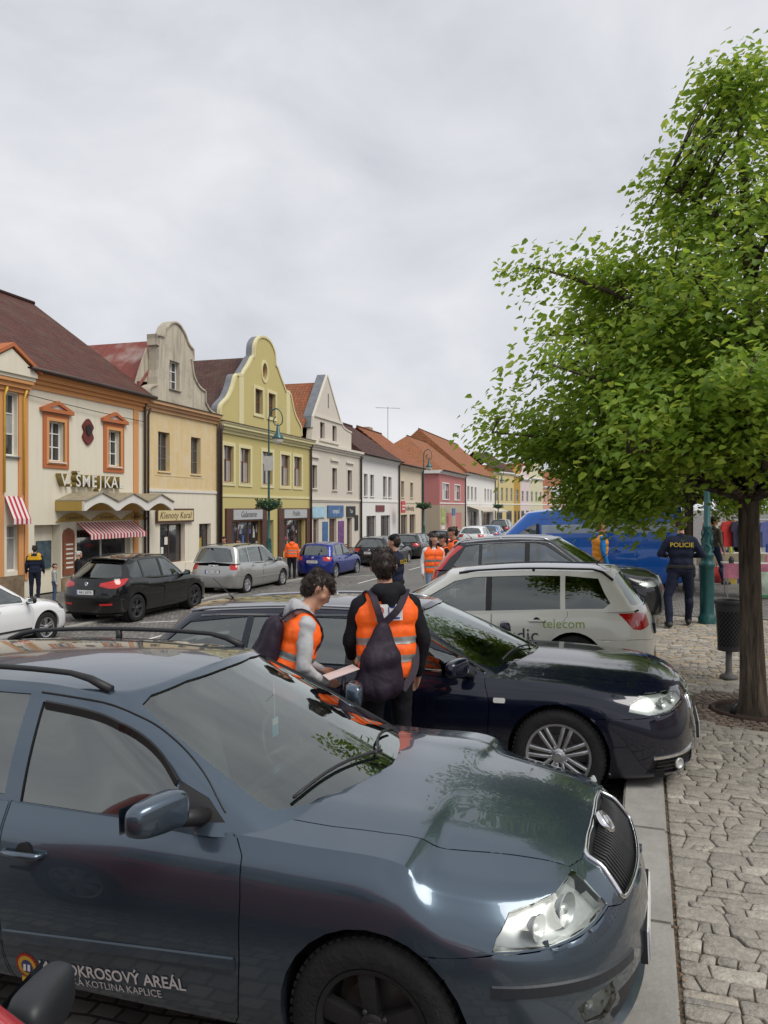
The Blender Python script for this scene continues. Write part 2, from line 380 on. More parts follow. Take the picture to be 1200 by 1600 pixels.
    for f, bul in ((0, 0), (.3, .8), (.62, 1.), (.86, .7), (.955, .35), (1.0, -.55)):
        P = PB + (PT - PB) * f
        out = PB + (PT - PB) * .5; out = np.stack([np.where(np.arange(n) < n / 2, 1, -1) * (1 - T[:, 1] ** 3) * .8, T[:, 1], np.zeros(n)], 1)
        P = P + out * bul * g.get('bulge', .022)
        if f == 1.0: P[:, 2] += .012
        rows.append(P)
    G = np.array(rows)
    t = np.concatenate([[0], np.cumsum(np.linalg.norm(np.diff(G[2], axis=0), axis=1))])
    tq = np.concatenate([np.linspace(t[i], t[i + 1], max(2, q - 2), endpoint=False) for i in range(n - 1)] + [[t[-1]]])
    H = np.stack([crom(t, r, tq) for r in G]); H[:, 0, 1] = 0; H[:, -1, 1] = 0
    rk = np.array([0, .3, .62, .86, .955, 1.0]); rr = np.unique(np.concatenate([np.linspace(rk[i], rk[i + 1], [4, 4, 4, 3, 4][i]) for i in range(5)]))
    Dg = crom(rk, H.reshape(6, -1), rr).reshape(len(rr), -1, 3); Dg[:, :, 1] = np.maximum(Dg[:, :, 1], 0)
    V = Dg.reshape(-1, 3).tolist(); nr, nc = Dg.shape[:2]; F = grid_faces(nr, nc); top = Dg[-1]
    S = [1, .94, .86, .74, .58, .4, .2, 0]; last = None
    for c in range(nc):
        x, y, z = top[c]; zc = float(crom(xs, zs, [x])[0]) + .012; row = [(nr - 1) * nc + c]
        for sv in S[1:]:
            V.append([x, y * sv, z + (zc - z) * (1 - sv ** 2)]); row.append(len(V) - 1)
        if last:
            for k in range(len(S) - 1): F.append((last[k], last[k + 1], row[k + 1], row[k]))
        last = row
    return lower, full(V, F)

def inpoly(p, poly):
    x, y = p; c = False; n = len(poly); j = n - 1
    for i in range(n):
        xi, yi = poly[i]; xj, yj = poly[j]
        if (yi > y) != (yj > y) and x < (xj - xi) * (y - yi) / (yj - yi) + xi: c = not c
        j = i
    return c
def proj_axes(d):
    if d == 'top': return Vector((1, 0, 0)), Vector((0, 1, 0)), Vector((0, 0, 1))
    a = R(d); w = Vector((math.cos(a), math.sin(a), 0))       # plan angle the outline is seen from: 0 front, 90 left side, -90 right, 180 rear
    return Vector((-w.y, w.x, 0)), Vector((0, 0, 1)), w
def cut_region(bm, d, pts, keep=None, back=.02):
    """cut an outline (3-D points seen along plan angle d) into the skin and return the faces inside it"""
    U, Vv, Wd = proj_axes(d); poly = [(Vector(p).dot(U), Vector(p).dot(Vv)) for p in pts]
    us = [p[0] for p in poly]; vs = [p[1] for p in poly]; lo = (min(us) - .002, min(vs) - .002); hi = (max(us) + .002, max(vs) + .002)
    C = []
    for f in bm.faces:
        if f.normal.dot(Wd) < back: continue
        if keep and not keep(f.calc_center_median()): continue
        a = [v.co.dot(U) for v in f.verts]; b = [v.co.dot(Vv) for v in f.verts]
        if max(a) < lo[0] or min(a) > hi[0] or max(b) < lo[1] or min(b) > hi[1]: continue
        C.append(f)
    n = len(poly)
    for i in range(n):
        (a0, b0), (a1, b1) = poly[i], poly[(i + 1) % n]
        l0 = (min(a0, a1) - .001, min(b0, b1) - .001); h0 = (max(a0, a1) + .001, max(b0, b1) + .001)
        sel = []; rest = []
        for f in C:
            if not f.is_valid: continue
            a = [v.co.dot(U) for v in f.verts]; b = [v.co.dot(Vv) for v in f.verts]
            (rest if (max(a) < l0[0] or min(a) > h0[0] or max(b) < l0[1] or min(b) > h0[1]) else sel).append(f)
        if not sel: continue
        no = U * (b1 - b0) - Vv * (a1 - a0)
        if no.length < 1e-9: continue
        geom = set(sel)
        for f in sel: geom.update(f.edges); geom.update(f.verts)
        r = bmesh.ops.bisect_plane(bm, geom=list(geom), dist=1e-5, plane_co=U * a0 + Vv * b0, plane_no=no.normalized())
        C = rest + [g for g in r['geom'] if isinstance(g, bmesh.types.BMFace)]
    C = [f for f in set(C) if f.is_valid]
    out = []
    for f in C:
        c = f.calc_center_median()
        if inpoly((c.dot(U), c.dot(Vv)), poly): out.append(f)
    return out
def skirt(bm, edges, depth):
    bm.normal_update()
    nrm = {v: v.normal.copy() for e in edges for v in e.verts}
    r = bmesh.ops.extrude_edge_only(bm, edges=edges)
    new = [v for v in r['geom'] if isinstance(v, bmesh.types.BMVert)]
    old = {}
    for v in new:
        for e in v.link_edges:
            o = e.other_vert(v)
            if o in nrm: v.co = v.co - nrm[o] * depth; break
def take(bm, faces, skin=.018, gap=.0025, offset=0., delete=True, hole=True, rim=0):
    """lift faces off the skin as a new bmesh panel with a folded rim; leaves a rimmed hole"""
    nb = bmesh.new(); mp_ = {}
    bm.normal_update()
    for f in faces:
        for v in f.verts:
            if v not in mp_: mp_[v] = nb.verts.new(v.co + v.normal * offset)
    for f in faces:
        try: nb.faces.new([mp_[v] for v in f.verts])
        except ValueError: pass
    nb.normal_update()
    be = [e for e in nb.edges if e.is_boundary]
    if gap:
        mv = {}
        for e in be:
            for v in e.verts:
                c = Vector()
                for f in v.link_faces: c += f.calc_center_median()
                if v.link_faces: mv[v] = (c / len(v.link_faces) - v.co).normalized() * gap
        for v, d in mv.items(): v.co += d
    if skin: skirt(nb, be, skin)
    if delete:
        S = set(faces)
        he = [e for e in {e for f in faces for e in f.edges} if any(l not in S for l in e.link_faces)]
        bmesh.ops.delete(bm, geom=list(faces), context='FACES')
        he = [e for e in he if e.is_valid and e.is_boundary]
        if hole and he:
            old = set(bm.faces) if rim else None; skirt(bm, he, hole if isinstance(hole, float) else .015)
            if rim:
                for f in bm.faces:
                    if f not in old: f.material_index = rim
    return nb
def finish(bm, name, m, parent, smooth=True, sharp=38):
    bmesh.ops.dissolve_degenerate(bm, edges=bm.edges, dist=1e-6)
    me = bpy.data.meshes.new(name); bm.to_mesh(me); bm.free()
    if smooth: me.shade_smooth(); me.set_sharp_from_angle(angle=R(sharp))
    for q in (m if isinstance(m, (list, tuple)) else [m]): me.materials.append(q)
    return link(name, me, parent)
def bvh_of(*bms):
    V = []; F = []
    for bm in bms:
        o = len(V); bm.verts.index_update(); V += [v.co.copy() for v in bm.verts]; F += [tuple(v.index + o for v in f.verts) for f in bm.faces]
    return BVHTree.FromPolygons(V, F)
def on_skin(bvh, p, d, off=.0):
    """drop point p onto the skin along plan angle d"""
    w = proj_axes(d)[2]; q = Vector(p); h = bvh.ray_cast(q - w * w.dot(q) + w * 7., -w, 14.)
    if h[0] is None: return Vector(p), w
    return h[0] + h[1] * off, h[1]
def skin_path(bvh, pts, d, off=0., n=8):
    pts = [Vector(p) for p in pts]; t = list(range(len(pts)))
    q = pchip(t, np.array([tuple(p) for p in pts]), np.linspace(0, len(pts) - 1, n * (len(pts) - 1) + 1)) if len(pts) > 2 else np.linspace(np.array(pts[0]), np.array(pts[1]), n + 1)
    return [on_skin(bvh, p, d, off)[0] for p in q]
def band(pts, up, wid, thick):
    """strip of given width (along 'up') and thickness following pts"""
    mb = MB(); V = []; F = []; n = len(pts); up = Vector(up)
    for i, p in enumerate(pts):
        t = (pts[min(i + 1, n - 1)] - pts[max(i - 1, 0)]).normalized(); o = t.cross(up).normalized(); u = o.cross(t).normalized()
        if o.dot(Vector((p.x + 1.3, p.y * 3, 0))) < 0: o = -o
        for a, b in ((-1, -.5), (1, -.5), (.75, .5), (-.75, .5)): V.append(p + u * (a * wid / 2) + o * (b * thick))
    for i in range(n - 1):
        for k in range(4): F.append((i * 4 + k, i * 4 + (k + 1) % 4, i * 4 + 4 + (k + 1) % 4, i * 4 + 4 + k))
    F += [(0, 1, 2, 3), tuple(4 * (n - 1) + k for k in range(4))]
    return mb.add(V, F)

def wheel_meshes(key, r=.316, rim=.205, w=.205, spokes=5, style='wide', m_rim=None, hi=True):
    """tyre, rim, disc, bolts as shared meshes; axis along y, outer face at y=0 towards +y"""
    n = 48 if hi else 20
    t = MB(); sw = w
    prof = [(rim + .004, -.012), (rim + .012, .001), (rim + (r - rim) * .45, .010), (r - .030, .004), (r - .010, -.008), (r, -.025)]
    prof += [(r - .007, -.055), (r - .007, -.059), (r, -.062), (r, -.098), (r - .007, -.101), (r - .007, -.106), (r, -.109)] if hi else []
    prof += [(r, -sw + .02), (r - .02, -sw), (rim + .02, -sw), (rim, -sw + .02)]
    t.lathe(prof, n, axis='y', cap=False)
    if hi:                                                     # shoulder tread blocks
        for k in range(60):
            a = 2 * math.pi * k / 60; c, s_ = math.cos(a), math.sin(a); c2, s2 = math.cos(a + .055), math.sin(a + .055)
            for y0, y1 in ((-.012, -.05), (-.113, -.16)):
                q = []
                for rr_ in (r - .012, r + .0045):
                    q += [(rr_ * c, y0, rr_ * s_), (rr_ * c2, y0, rr_ * s2), (rr_ * c2, y1, rr_ * s2), (rr_ * c, y1, rr_ * s_)]
                t.hexa(q)
    rm = MB()
    rm.lathe([(rim - .03, -.16), (rim - .018, -.03), (rim - .012, -.006), (rim + .006, .002), (rim + .008, -.008), (rim + .0, -.16)], n, axis='y', cap=False)
    hub = .052 if style != 'cap' else .07
    rm.lathe([(hub, -.05), (hub, -.014), (hub * .8, -.006), (.0, -.004)], 20, axis='y', cap=False)
    for k in range(spokes):
        a0 = 2 * math.pi * (k + .25) / spokes
        def P(rad, da, y): return (rad * math.cos(a0 + da / max(rad, .02)), y, rad * math.sin(a0 + da / max(rad, .02)))
        if style == 'twin': arms = [(-.018, -.030, .0115, .0135), (.018, .030, .0115, .0135)]
        elif style == 'thin': arms = [(0, 0, .013, .015)]
        elif style == 'cap': arms = [(0, 0, .026, .048)]
        else: arms = [(0, 0, .026, .034)]
        for d0, d1, h0, h1 in arms:
            R0, R1 = hub * .7, rim - .008; ym = -.002; y0, y1 = -.018, -.012
            prev = None
            for j in range(5):
                f = j / 4; rad = R0 + (R1 - R0) * f; dd = d0 + (d1 - d0) * f; hw = h0 + (h1 - h0) * f; yy = y0 + (y1 - y0) * f + .010 * math.sin(f * math.pi)
                cur = [P(rad, dd - hw, yy - .004), P(rad, dd + hw, yy - .004), P(rad, dd + hw * 1.2, yy - .04), P(rad, dd - hw * 1.2, yy - .04), P(rad, dd - hw * .45, yy), P(rad, dd + hw * .45, yy)]
                if prev:
                    v = prev + cur; rm.add(v, [(0, 4, 10, 6), (4, 5, 11, 10), (5, 1, 7, 11), (1, 2, 8, 7), (3, 0, 6, 9), (2, 3, 9, 8)])
                prev = cur
    d = MB(); d.lathe([(.03, -.09), (.135, -.09), (.135, -.102), (.03, -.102)], 24, axis='y'); d.lathe([(rim - .012, -.15), (.02, -.14)], 20, axis='y', cap=False)
    bo = MB()
    for k in range(5):
        a = 2 * math.pi * k / 5; bo.lathe([(.009, -.03), (.009, -.006), (.006, -.004), (0, -.004)], 8, (.075 * math.cos(a) * .85, 0, .075 * math.sin(a) * .85), axis='y', cap=False)
    bo.lathe([(.028, -.01), (.028, .001), (.024, .004), (0, .004)], 16, axis='y', cap=False)
    tm = t.build('tyre', M_TYRE, smooth=True, sharp=35); rmo = rm.build('rim', m_rim or M_SILVER, smooth=True, sharp=40); dm = d.build('brake_disc', M_BRAKE, smooth=True, sharp=30); bm_ = bo.build('hub_cap', M_GREYALLOY if m_rim is not M_SILVER else M_SILVER, smooth=True, sharp=30)
    ms = [x.data for x in (tm, rmo, dm, bm_)]
    for x in (tm, rmo, dm, bm_): bpy.data.objects.remove(x)
    return ms
WHEELS = {}
def add_wheel(root, key, loc, side, kw, steer=0., spin=0.):
    if key not in WHEELS: WHEELS[key] = wheel_meshes(key, **kw)
    t, r_, d, b = WHEELS[key]
    w = link('wheel', t, root); w.location = loc; w.rotation_euler = (0, spin, (0 if side > 0 else math.pi) + steer)
    for nm, me in (('rim', r_), ('brake_disc', d), ('hub_cap', b)): link(nm, me, w)
    return w
def seats(root, s, wheel_side=1):
    """dashboard, steering wheel, seats with head restraints"""
    g = s['gh']; xd = g['xw0']; zb_ = s['belt'][0][1]
    d = MB(); w = s['W'] - .13
    d.hexa([(xd - .55, -w, zb_ - .45), (xd + .02, -w, zb_ - .45), (xd + .02, w, zb_ - .45), (xd - .55, w, zb_ - .45), (xd - .47, -w, zb_ - .03), (xd - .04, -w + .02, zb_ - .035), (xd - .04, w - .02, zb_ - .035), (xd - .47, w, zb_ - .03)])
    d.hexa([(xd - .62, wheel_side * .2, zb_ - .1), (xd - .4, wheel_side * .2, zb_ - .1), (xd - .4, wheel_side * .55, zb_ - .1), (xd - .62, wheel_side * .55, zb_ - .1), (xd - .56, wheel_side * .22, zb_ + .03), (xd - .42, wheel_side * .24, zb_ + .04), (xd - .42, wheel_side * .51, zb_ + .04), (xd - .56, wheel_side * .53, zb_ + .03)])
    d.build('dashboard', M_LINER, root)
    c = Vector((xd - .76, wheel_side * .37, zb_ - .04)); sw = MB(); pts = []
    for k in range(20):
        a = 2 * math.pi * k / 20; pts.append(c + Vector((-math.cos(a) * .075, math.sin(a) * .185, math.cos(a) * .17)))
    sw.tube(pts, .014, 8, True); sw.tube([c + Vector((0, -.18, 0)), c + Vector((.03, 0, 0)), c + Vector((0, .18, 0))], .02, 6); sw.tube([c, c + Vector((.25, 0, -.1))], .04, 8)
    sw.build('steering_wheel', M_BLACK, root, True)
    for x in (xd - 1.25, xd - 2.08):
        for sy in (1, -1):
            b = bmesh.new()
            def blk(cx, cy, cz, dx, dy, dz, rot):
                r = bmesh.ops.create_cube(b, size=1.); M = Matrix.Translation((cx, cy, cz)) @ Matrix.Rotation(rot, 4, 'Y') @ Matrix.Diagonal((dx, dy, dz, 1))
                bmesh.ops.transform(b, matrix=M, verts=r['verts'])
            blk(x + .2, sy * .37, .48, .5, .5, .16, -.1); blk(x - .1, sy * .37, .83, .14, .48, .62, -.25); blk(x - .2, sy * .37, 1.2, .09, .26, .17, -.2)
            bmesh.ops.bevel(b, geom=b.edges, offset=.035, segments=2, affect='EDGES')
            finish(b, 'seat', M_DARKIN, root)
    f = MB(); f.box((-s['wb'] - .6, -w, .28), (xd, w, .32)); f.build('cabin_floor', M_LINER, root)
    m = MB(); m.box((g['xw1'] + .03, -.11, s['H'] - .19), (g['xw1'] + .06, .11, s['H'] - .13)); m.build('rear_view_mirror', M_BLACK, root)
def mirror_cap(name, root, bvh, p, side, m_cap, size=1., foot=None):
    """door mirror: rounded housing on a foot, glass facing rearwards"""
    b = bmesh.new(); bmesh.ops.create_icosphere(b, subdivisions=3, radius=1.)
    for v in b.verts:
        x, y, z = v.co
        e = .55
        q = Vector([math.copysign(abs(c) ** e, c) for c in (x, y, z)])
        q = Vector((q.x * (.072 if q.x > 0 else .05), q.y * .118, q.z * .078))
        q.z *= 1 - .22 * (q.y / .118 * .5 + .5); q.x *= 1 - .3 * (q.y / .118 * .5 + .5)
        v.co = Vector((q.x - q.y * .25, q.y * side, q.z)) * size
    bmesh.ops.translate(b, vec=Vector(p), verts=b.verts)
    o = finish(b, name, m_cap, root)
    g = MB(); px, py, pz = p; k = size
    g.add([(px - .055 * k - .118 * k * .25 * a, py + side * a * .098 * k, pz + c * .058 * k * (1 - .2 * (a * .5 + .5))) for a, c in ((-1, -1), (1, -1), (1, 1), (-1, 1))], [(0, 1, 2, 3)])
    g.build('mirror_glass', mat('mirror glass', (.6, .63, .66), .03, 1.), o)
    ft = MB(); q = Vector(foot) if foot else Vector((px + .06, py - side * .2, pz - .1))
    ft.tube([q, Vector(p) + Vector((.03, -side * .07 * k, -.04 * k))], [.035, .03], 10); ft.build('mirror_foot', M_BLACK, o, True)
    return o

def build_car(s, name, label, loc, rz, group=None, q=6, pitch=0., cat='car', roll=0.):
    root = thing(name, label, cat, loc, rz, group); root.rotation_euler = (roll, -pitch, rz)
    lo, up = shell(s, q); P = s['paint']; bvh = bvh_of(lo, up); bl = bvh_of(lo); bu = bvh_of(up)
    W, wb, fo, ro = s['W'], s['wb'], s['fo'], s['ro']; wr = s['wheel']['r']; hi = q >= 5
    # wheel arches
    ar = s.get('arch', wr + .042)
    for sy in (1, -1):
        for ax in (0, -wb):
            N = 28 if hi else 16
            pts = [(ax + ar * math.cos(2 * math.pi * k / N), sy, wr + .012 + ar * math.sin(2 * math.pi * k / N)) for k in range(N)]
            pts = [(p[0], p[1], p[2]) for p in pts]
            fc = cut_region(lo, 90 * sy, pts, keep=lambda c, sy=sy: c.y * sy > .25, back=-.9)
            take(lo, fc, hole=.05).free()
            l = MB(); l.lathe([(ar + .012, 0), (ar + .012, -.30)], 20, (ax, sy * (W - .035) if sy > 0 else sy * (W - .035) + .30, wr + .012), axis='y', cap=False)
            l.lathe([(ar + .012, 0), (.01, 0)], 20, (ax, sy * (W - .32), wr + .012), axis='y', cap=False)
            l.build('wheel_well', M_LINER, root)
            tr = s.get('track', W - .022)
            add_wheel(root, s['wkey'], (ax, sy * tr, wr), sy, s['wheel'], s.get('steer', 0) if ax == 0 else 0, .3 + ax + sy * .2)
    # under-floor
    fl = MB(); fl.box((-wb - ro + .25, -W + .12, .21), (fo - .25, W - .12, .26)); fl.box((-.30, -W + .3, .26), (-.30 + .02, W - .3, .8)); fl.build('under_floor', M_LINER, root)
    # regions
    for (nm, which, d, pts, kind, opt) in s['regions']:
        bm = lo if which == 'L' else up
        for sy in ((1, -1) if opt.get('both', True) else (1,)):
            dd = d if d == 'top' else d * sy
            pp = [(p[0], p[1] * sy, p[2]) for p in pts]
            if sy < 0: pp = pp[::-1]
            kf = (lambda c, sy=sy: c.y * sy > -.001) if opt.get('both', True) else None
            if 'xmin' in opt: kf = (lambda c, sy=sy, a=opt['xmin'], b=opt.get('xmax', 9): a < c.x < b and (c.y * sy > -.001 or not opt.get('both', True)))
            fc = cut_region(bm, dd, pp, keep=kf, back=opt.get('back', .02))
            if not fc: continue
            if kind == 'panel': finish(take(bm, fc, gap=opt.get('gap', .0055 if hi else .006)), nm, opt.get('mat', P), root)
            elif kind == 'glass':
                nb = take(bm, fc, skin=0, gap=0, offset=-.009, hole=.02, rim=1)
                be = [e for e in nb.edges if e.is_boundary]; o = finish(nb, nm, opt.get('mat', M_GLASS), root)
            elif kind == 'lamp':
                hs = take(bm, fc, skin=-(opt.get('deep', .05) * .55), gap=.004, offset=-opt.get('deep', .05), delete=False)
                nb = take(bm, fc, skin=.006, gap=.002, offset=.001, hole=.010)
                o = finish(nb, nm, opt.get('mat', M_LENS), root)
                if opt.get('housing', True): finish(hs, 'lamp_housing', opt.get('hmat', M_HOUSING), o)
                else: hs.free()
                for (bx_, by_, bz_, br_) in opt.get('bulbs', ()):
                    c = MB(); pr = [(br_, .0), (br_ * .98, -.012), (br_ * .82, -.02), (br_ * .8, -.05), (br_ * .45, -.075), (0, -.08)]
                    c.lathe(pr, 20, (0, 0, 0), axis='x', cap=False); c.lathe([(br_ * .33, -.06), (br_ * .33, -.02), (br_ * .2, -.006), (0, 0)], 12, axis='x', cap=False)
                    hp_ = on_skin(bvh, (bx_, by_ * sy, bz_), dd, -.014)[0]; c.v = [(hp_.x + v[0] * .5 - v[1] * .35 * sy, hp_.y + v[1], hp_.z + v[2]) for v in c.v]; c.build('reflector', M_HOUSING, o, True)
            elif kind == 'dark':
                nb = take(bm, fc, skin=0, gap=0, offset=-opt.get('deep', .012), hole=opt.get('deep', .012) + .006); finish(nb, nm, opt.get('mat', M_BLACK), root)
    lo.faces.ensure_lookup_table()
    ins = [f for f in lo.faces if f.normal.z > .4 and f.calc_center_median().x < .1 and bu.ray_cast(f.calc_center_median() + Vector((0, 0, .012)), Vector((0, 0, 1)), 1.5)[0] is not None and abs(f.calc_center_median().y) < W - .2]
    bmesh.ops.delete(lo, geom=ins, context='FACES')
    finish(lo, 'body', P, root); finish(up, 'roof_and_pillars', [s.get('roofmat', P), M_RUBBER], root)
    seats(root, s)
    return root, bvh, bl, bu
def lerp(a, b, f): return a + (b - a) * f
def zat(keys, x): return float(crom([p[0] for p in keys[::-1]], [p[1] for p in keys[::-1]], [x])[0])
def std_regions(s):
    """doors, glass, lamps, bumpers for a car described by its proportions"""
    g = s['gh']; W, fo, wb, ro = s['W'], s['fo'], s['wb'], s['ro']; xr = -(wb + ro); o = s.get('opt', {})
    xa0 = g['xw0'] - .43 * g.get('swf', .85); xa1 = g['xw1'] - .43 * g.get('swt', .5)
    crown = g.get('crown', .06); zb = lambda x: zat(s['belt'], x) + .012
    zt = lambda x: zat(g['roof'], x) - crown - o.get('tophead', .045)
    xB, xC = o.get('xB', -1.52), o.get('xC', -wb + .18); xD0, xD1 = o.get('xD0', g['xr0'] + .33), o.get('xD1', g['xr1'] + .38)
    rg = []
    def side(pts): return [(x, .9, z) for x, z in pts]
    # greenhouse glass
    ww = g['wt'][0]; wbm = g['wb'][0]; z0 = g['zw0'] - .005; ztw = zat(g['roof'], g['xw1']) - .012
    half = [(0, ztw), (ww * .55, ztw - .012), (ww * .85, ztw - .035), (ww * .945, ztw - .07), (lerp(ww, wbm, .5) * .925, lerp(ztw, z0, .52)), (wbm * .90, z0 + .02), (wbm * .86, z0 - .02), (0, z0 + .0)]
    pts = [(0, y, z) for y, z in half] + [(0, -y, z) for y, z in half[::-1][1:-1]]
    rg.append(('windshield', 'U', 0, pts, 'glass', dict(both=False, mat=M_SCREEN, xmin=xa1 - .35, back=.12)))
    gm = o.get('reardark') and M_GLASSD or M_GLASS
    f1 = [(xB + .045, zb(xB)), (xa0 - .16, zb(xa0 - .16)), (xa0 - .17, zb(xa0) + .10)]
    for f in (.45, .75, .93): f1.append((lerp(xa0 - .05, xa1 - .05, f), lerp(zb(xa0), zt(xa1), f) - .0))
    f1 += [(xa1 - .22, zt(xa1 - .22)), (xB + .045, zt(xB))]
    rg.append(('side_window', 'U', 90, side(f1), 'glass', dict(xmin=-9)))
    r1 = [(xB - .045, zb(xB)), (xB - .045, zt(xB)), (lerp(xB, xC, .6), zt(lerp(xB, xC, .6))), (xC + .03, zt(xC)), (xC + .03 + o.get('clean', .0), zb(xC))]
    rg.append(('side_window', 'U', 90, side(r1), 'glass', dict(xmin=-9, mat=gm)))
    rg.append(('door_pillar', 'U', 90, side([(xB + .042, zb(xB)), (xB + .042, zt(xB)), (xB - .042, zt(xB)), (xB - .042, zb(xB))]), 'dark', dict(xmin=-9, deep=.001, mat=M_RUBBER)))
    if o.get('quarter', True):
        q1 = [(xC - .03 + o.get('clean', .0), zb(xC)), (xC - .03, zt(xC)), (xD1, zt(xD1) - .02), (lerp(xD1, xD0, .5), lerp(zt(xD1), zb(xD0), .5)), (xD0, zb(xD0) + .06), (xD0 + .08, zb(xD0))]
        rg.append(('side_window', 'U', 90, side(q1), 'glass', dict(xmin=-9, mat=gm)))
    zr1 = zat(g['roof'], g['xr1']) - .05; wr_ = g['wt'][4]; wr0 = g['wb'][4]; zr0 = g['zr0'] + .01
    half = [(0, zr1), (wr_ * .7, zr1 - .015), (wr_ * .92, zr1 - .06), (lerp(wr_, wr0, .6) * .93, lerp(zr1, zr0, .65)), (wr0 * .9, zr0 + .02), (wr0 * .8, zr0), (0, zr0 - .01)]
    pts = [(0, y, z) for y, z in half] + [(0, -y, z) for y, z in half[::-1][1:-1]]
    rg.append(('rear_window', 'U', 180, pts, 'glass', dict(both=False, mat=gm, xmin=-9, xmax=-wb, back=.12)))
    # doors
    zs = o.get('zsill', .25)
    d1 = [(xa0 - .03, 1.3), (xa0 + .02, zb(xa0) - .06), (xa0 + .06, .72), (xa0 + .04, .45), (xa0 + .0, zs), (xB - .06, zs), (xB - .02, 1.3)]
    xw = -wb + s['wheel']['r']
    d2 = [(xB - .025, 1.3), (xB - .065, zs), (xw + .12, zs), (xw + .10, .42), (xw - .12, .70), (xC - .06, .88), (xC - .04, 1.3)]
    rg.append(('door', 'L', 90, side(d1), 'panel', dict(xmin=-9, back=-.1))); rg.append(('door', 'L', 90, side(d2), 'panel', dict(xmin=-9, back=-.1)))
    # lamps
    hl = s.get('head')
    if hl: rg.append(('headlight', 'L', o.get('hang', 40), hl, 'lamp', dict(bulbs=s.get('bulbs', ()), xmin=0)))
    tl = s.get('tail')
    if tl: rg.append(('tail_light', 'L', o.get('tang', 140), tl, 'lamp', dict(mat=M_RED, housing=False, deep=.01, xmin=-9, xmax=-wb)))
    for t2 in s.get('tail_upper', ()): rg.append(('tail_light', 'U', 100, t2, 'lamp', dict(mat=M_RED, housing=False, deep=.01, xmin=-9, xmax=-wb)))
    for gr in s.get('grilles', ()): rg.append(('grille', 'L', 0, [(0, y, z) for y, z in gr], 'dark', dict(both=False, deep=.022, xmin=0, back=.1)))
    for gr in s.get('vents', ()): rg.append(('air_intake', 'L', o.get('vang', 30), gr, 'dark', dict(deep=.03, xmin=0, back=.05)))
    # bonnet
    if s.get('hoodline'):
        hl_ = s['hoodline']; rg.append(('hood', 'L', 'top', [(x, y, 0) for x, y in hl_] + [(x, -y, 0) for x, y in hl_[::-1] if y > 0], 'panel', dict(both=False, back=.25, xmin=-9)))
    # bumpers
    if s.get('bump'): 
        b = s['bump']; rg.append(('front_bumper', 'L', 0, [(0, y, z) for y, z in b] + [(0, 1.2, .0), (0, -1.2, .0)] + [(0, -y, z) for y, z in b[::-1] if y > 0], 'panel', dict(both=False, xmin=s['wheel']['r'] * .6, back=-.6, mat=s.get('bumpmat', s['paint']))))
    if s.get('rbump'):
        b = s['rbump']; rg.append(('rear_bumper', 'L', 180, [(0, y, z) for y, z in b] + [(0, 1.2, .0), (0, -1.2, .0)] + [(0, -y, z) for y, z in b[::-1] if y > 0], 'panel', dict(both=False, xmin=-9, xmax=-wb - .2, back=-.6, mat=s.get('bumpmat', s['paint']))))
    return rg
def skin_lettering(name, txt, size, m, root, bvh, p, side=-1, slope=0., **kw):
    """flat vinyl lettering laid on a car's flank"""
    me = text_mesh(txt, size, 0., **kw); c, s_ = math.cos(slope), math.sin(slope)
    for v in me.vertices:
        x = p[0] + (v.co.x * c - v.co.y * s_) * (-side); z = p[1] + v.co.x * s_ + v.co.y * c
        h = on_skin(bvh, (x, 0, z), 90 * side, .0045)[0]; v.co = (x, h.y, z)
    me.materials.clear(); me.materials.append(m); return link(name, me, root)
def handle(root, bvh, x, z, m, side):
    p = on_skin(bvh, (x, 0, z), 90 * side)[0]; b = MB()
    y = p.y
    b.tube([(x - .10, y, z), (x - .085, y + side * .03, z), (x, y + side * .036, z + .003), (x + .085, y + side * .03, z + .002), (x + .10, y, z)], [.012, .015, .016, .015, .012], 8)
    h = b.build('door_handle', m, root, True); h.scale = (1, 1, 1)
    d = MB(); d.lathe([(.052, .002), (.05, .004), (.0, .0035)], 18, axis='y', cap=False); d.v = [(x - .0 + v[0] * .9, y + side * v[1], z - .008 + v[2]) for v in d.v]; d.build('handle_dish', M_LINER, h, True)
def plate(root, x, z, txt, ang, m=None, y=0., size=.075):
    """number plate facing plan angle ang"""
    a = R(ang); w = Vector((math.cos(a), math.sin(a), 0)); u = Vector((-w.y, w.x, 0)); c = Vector((x, y, z))
    def box(hw0, hw1, hh, t0, t1, mm, nm, par):
        q = [c + u * i + Vector((0, 0, j)) + w * t for t in (t0, t1) for i, j in ((hw0, -hh), (hw1, -hh), (hw1, hh), (hw0, hh))]
        b = MB(); b.hexa(q); return b.build(nm, mm, par)
    p = box(-.26, .26, .056, 0, .012, M_PLATE, 'number_plate', root); box(-.26, -.222, .055, .012, .0135, M_PLBLUE, 'plate_band', p); box(-.268, .268, .064, -.02, .006, M_BLACK, 'plate_holder', p)
    M = Matrix((( u.x, 0, w.x, c.x + w.x * .013), (u.y, 0, w.y, c.y + w.y * .013), (0, 1, 0, c.z), (0, 0, 0, 1)))
    lettering('plate_number', txt, size * 1.25, M_BLACK, p, M @ Matrix.Translation((.02, 0, 0)), .0008)
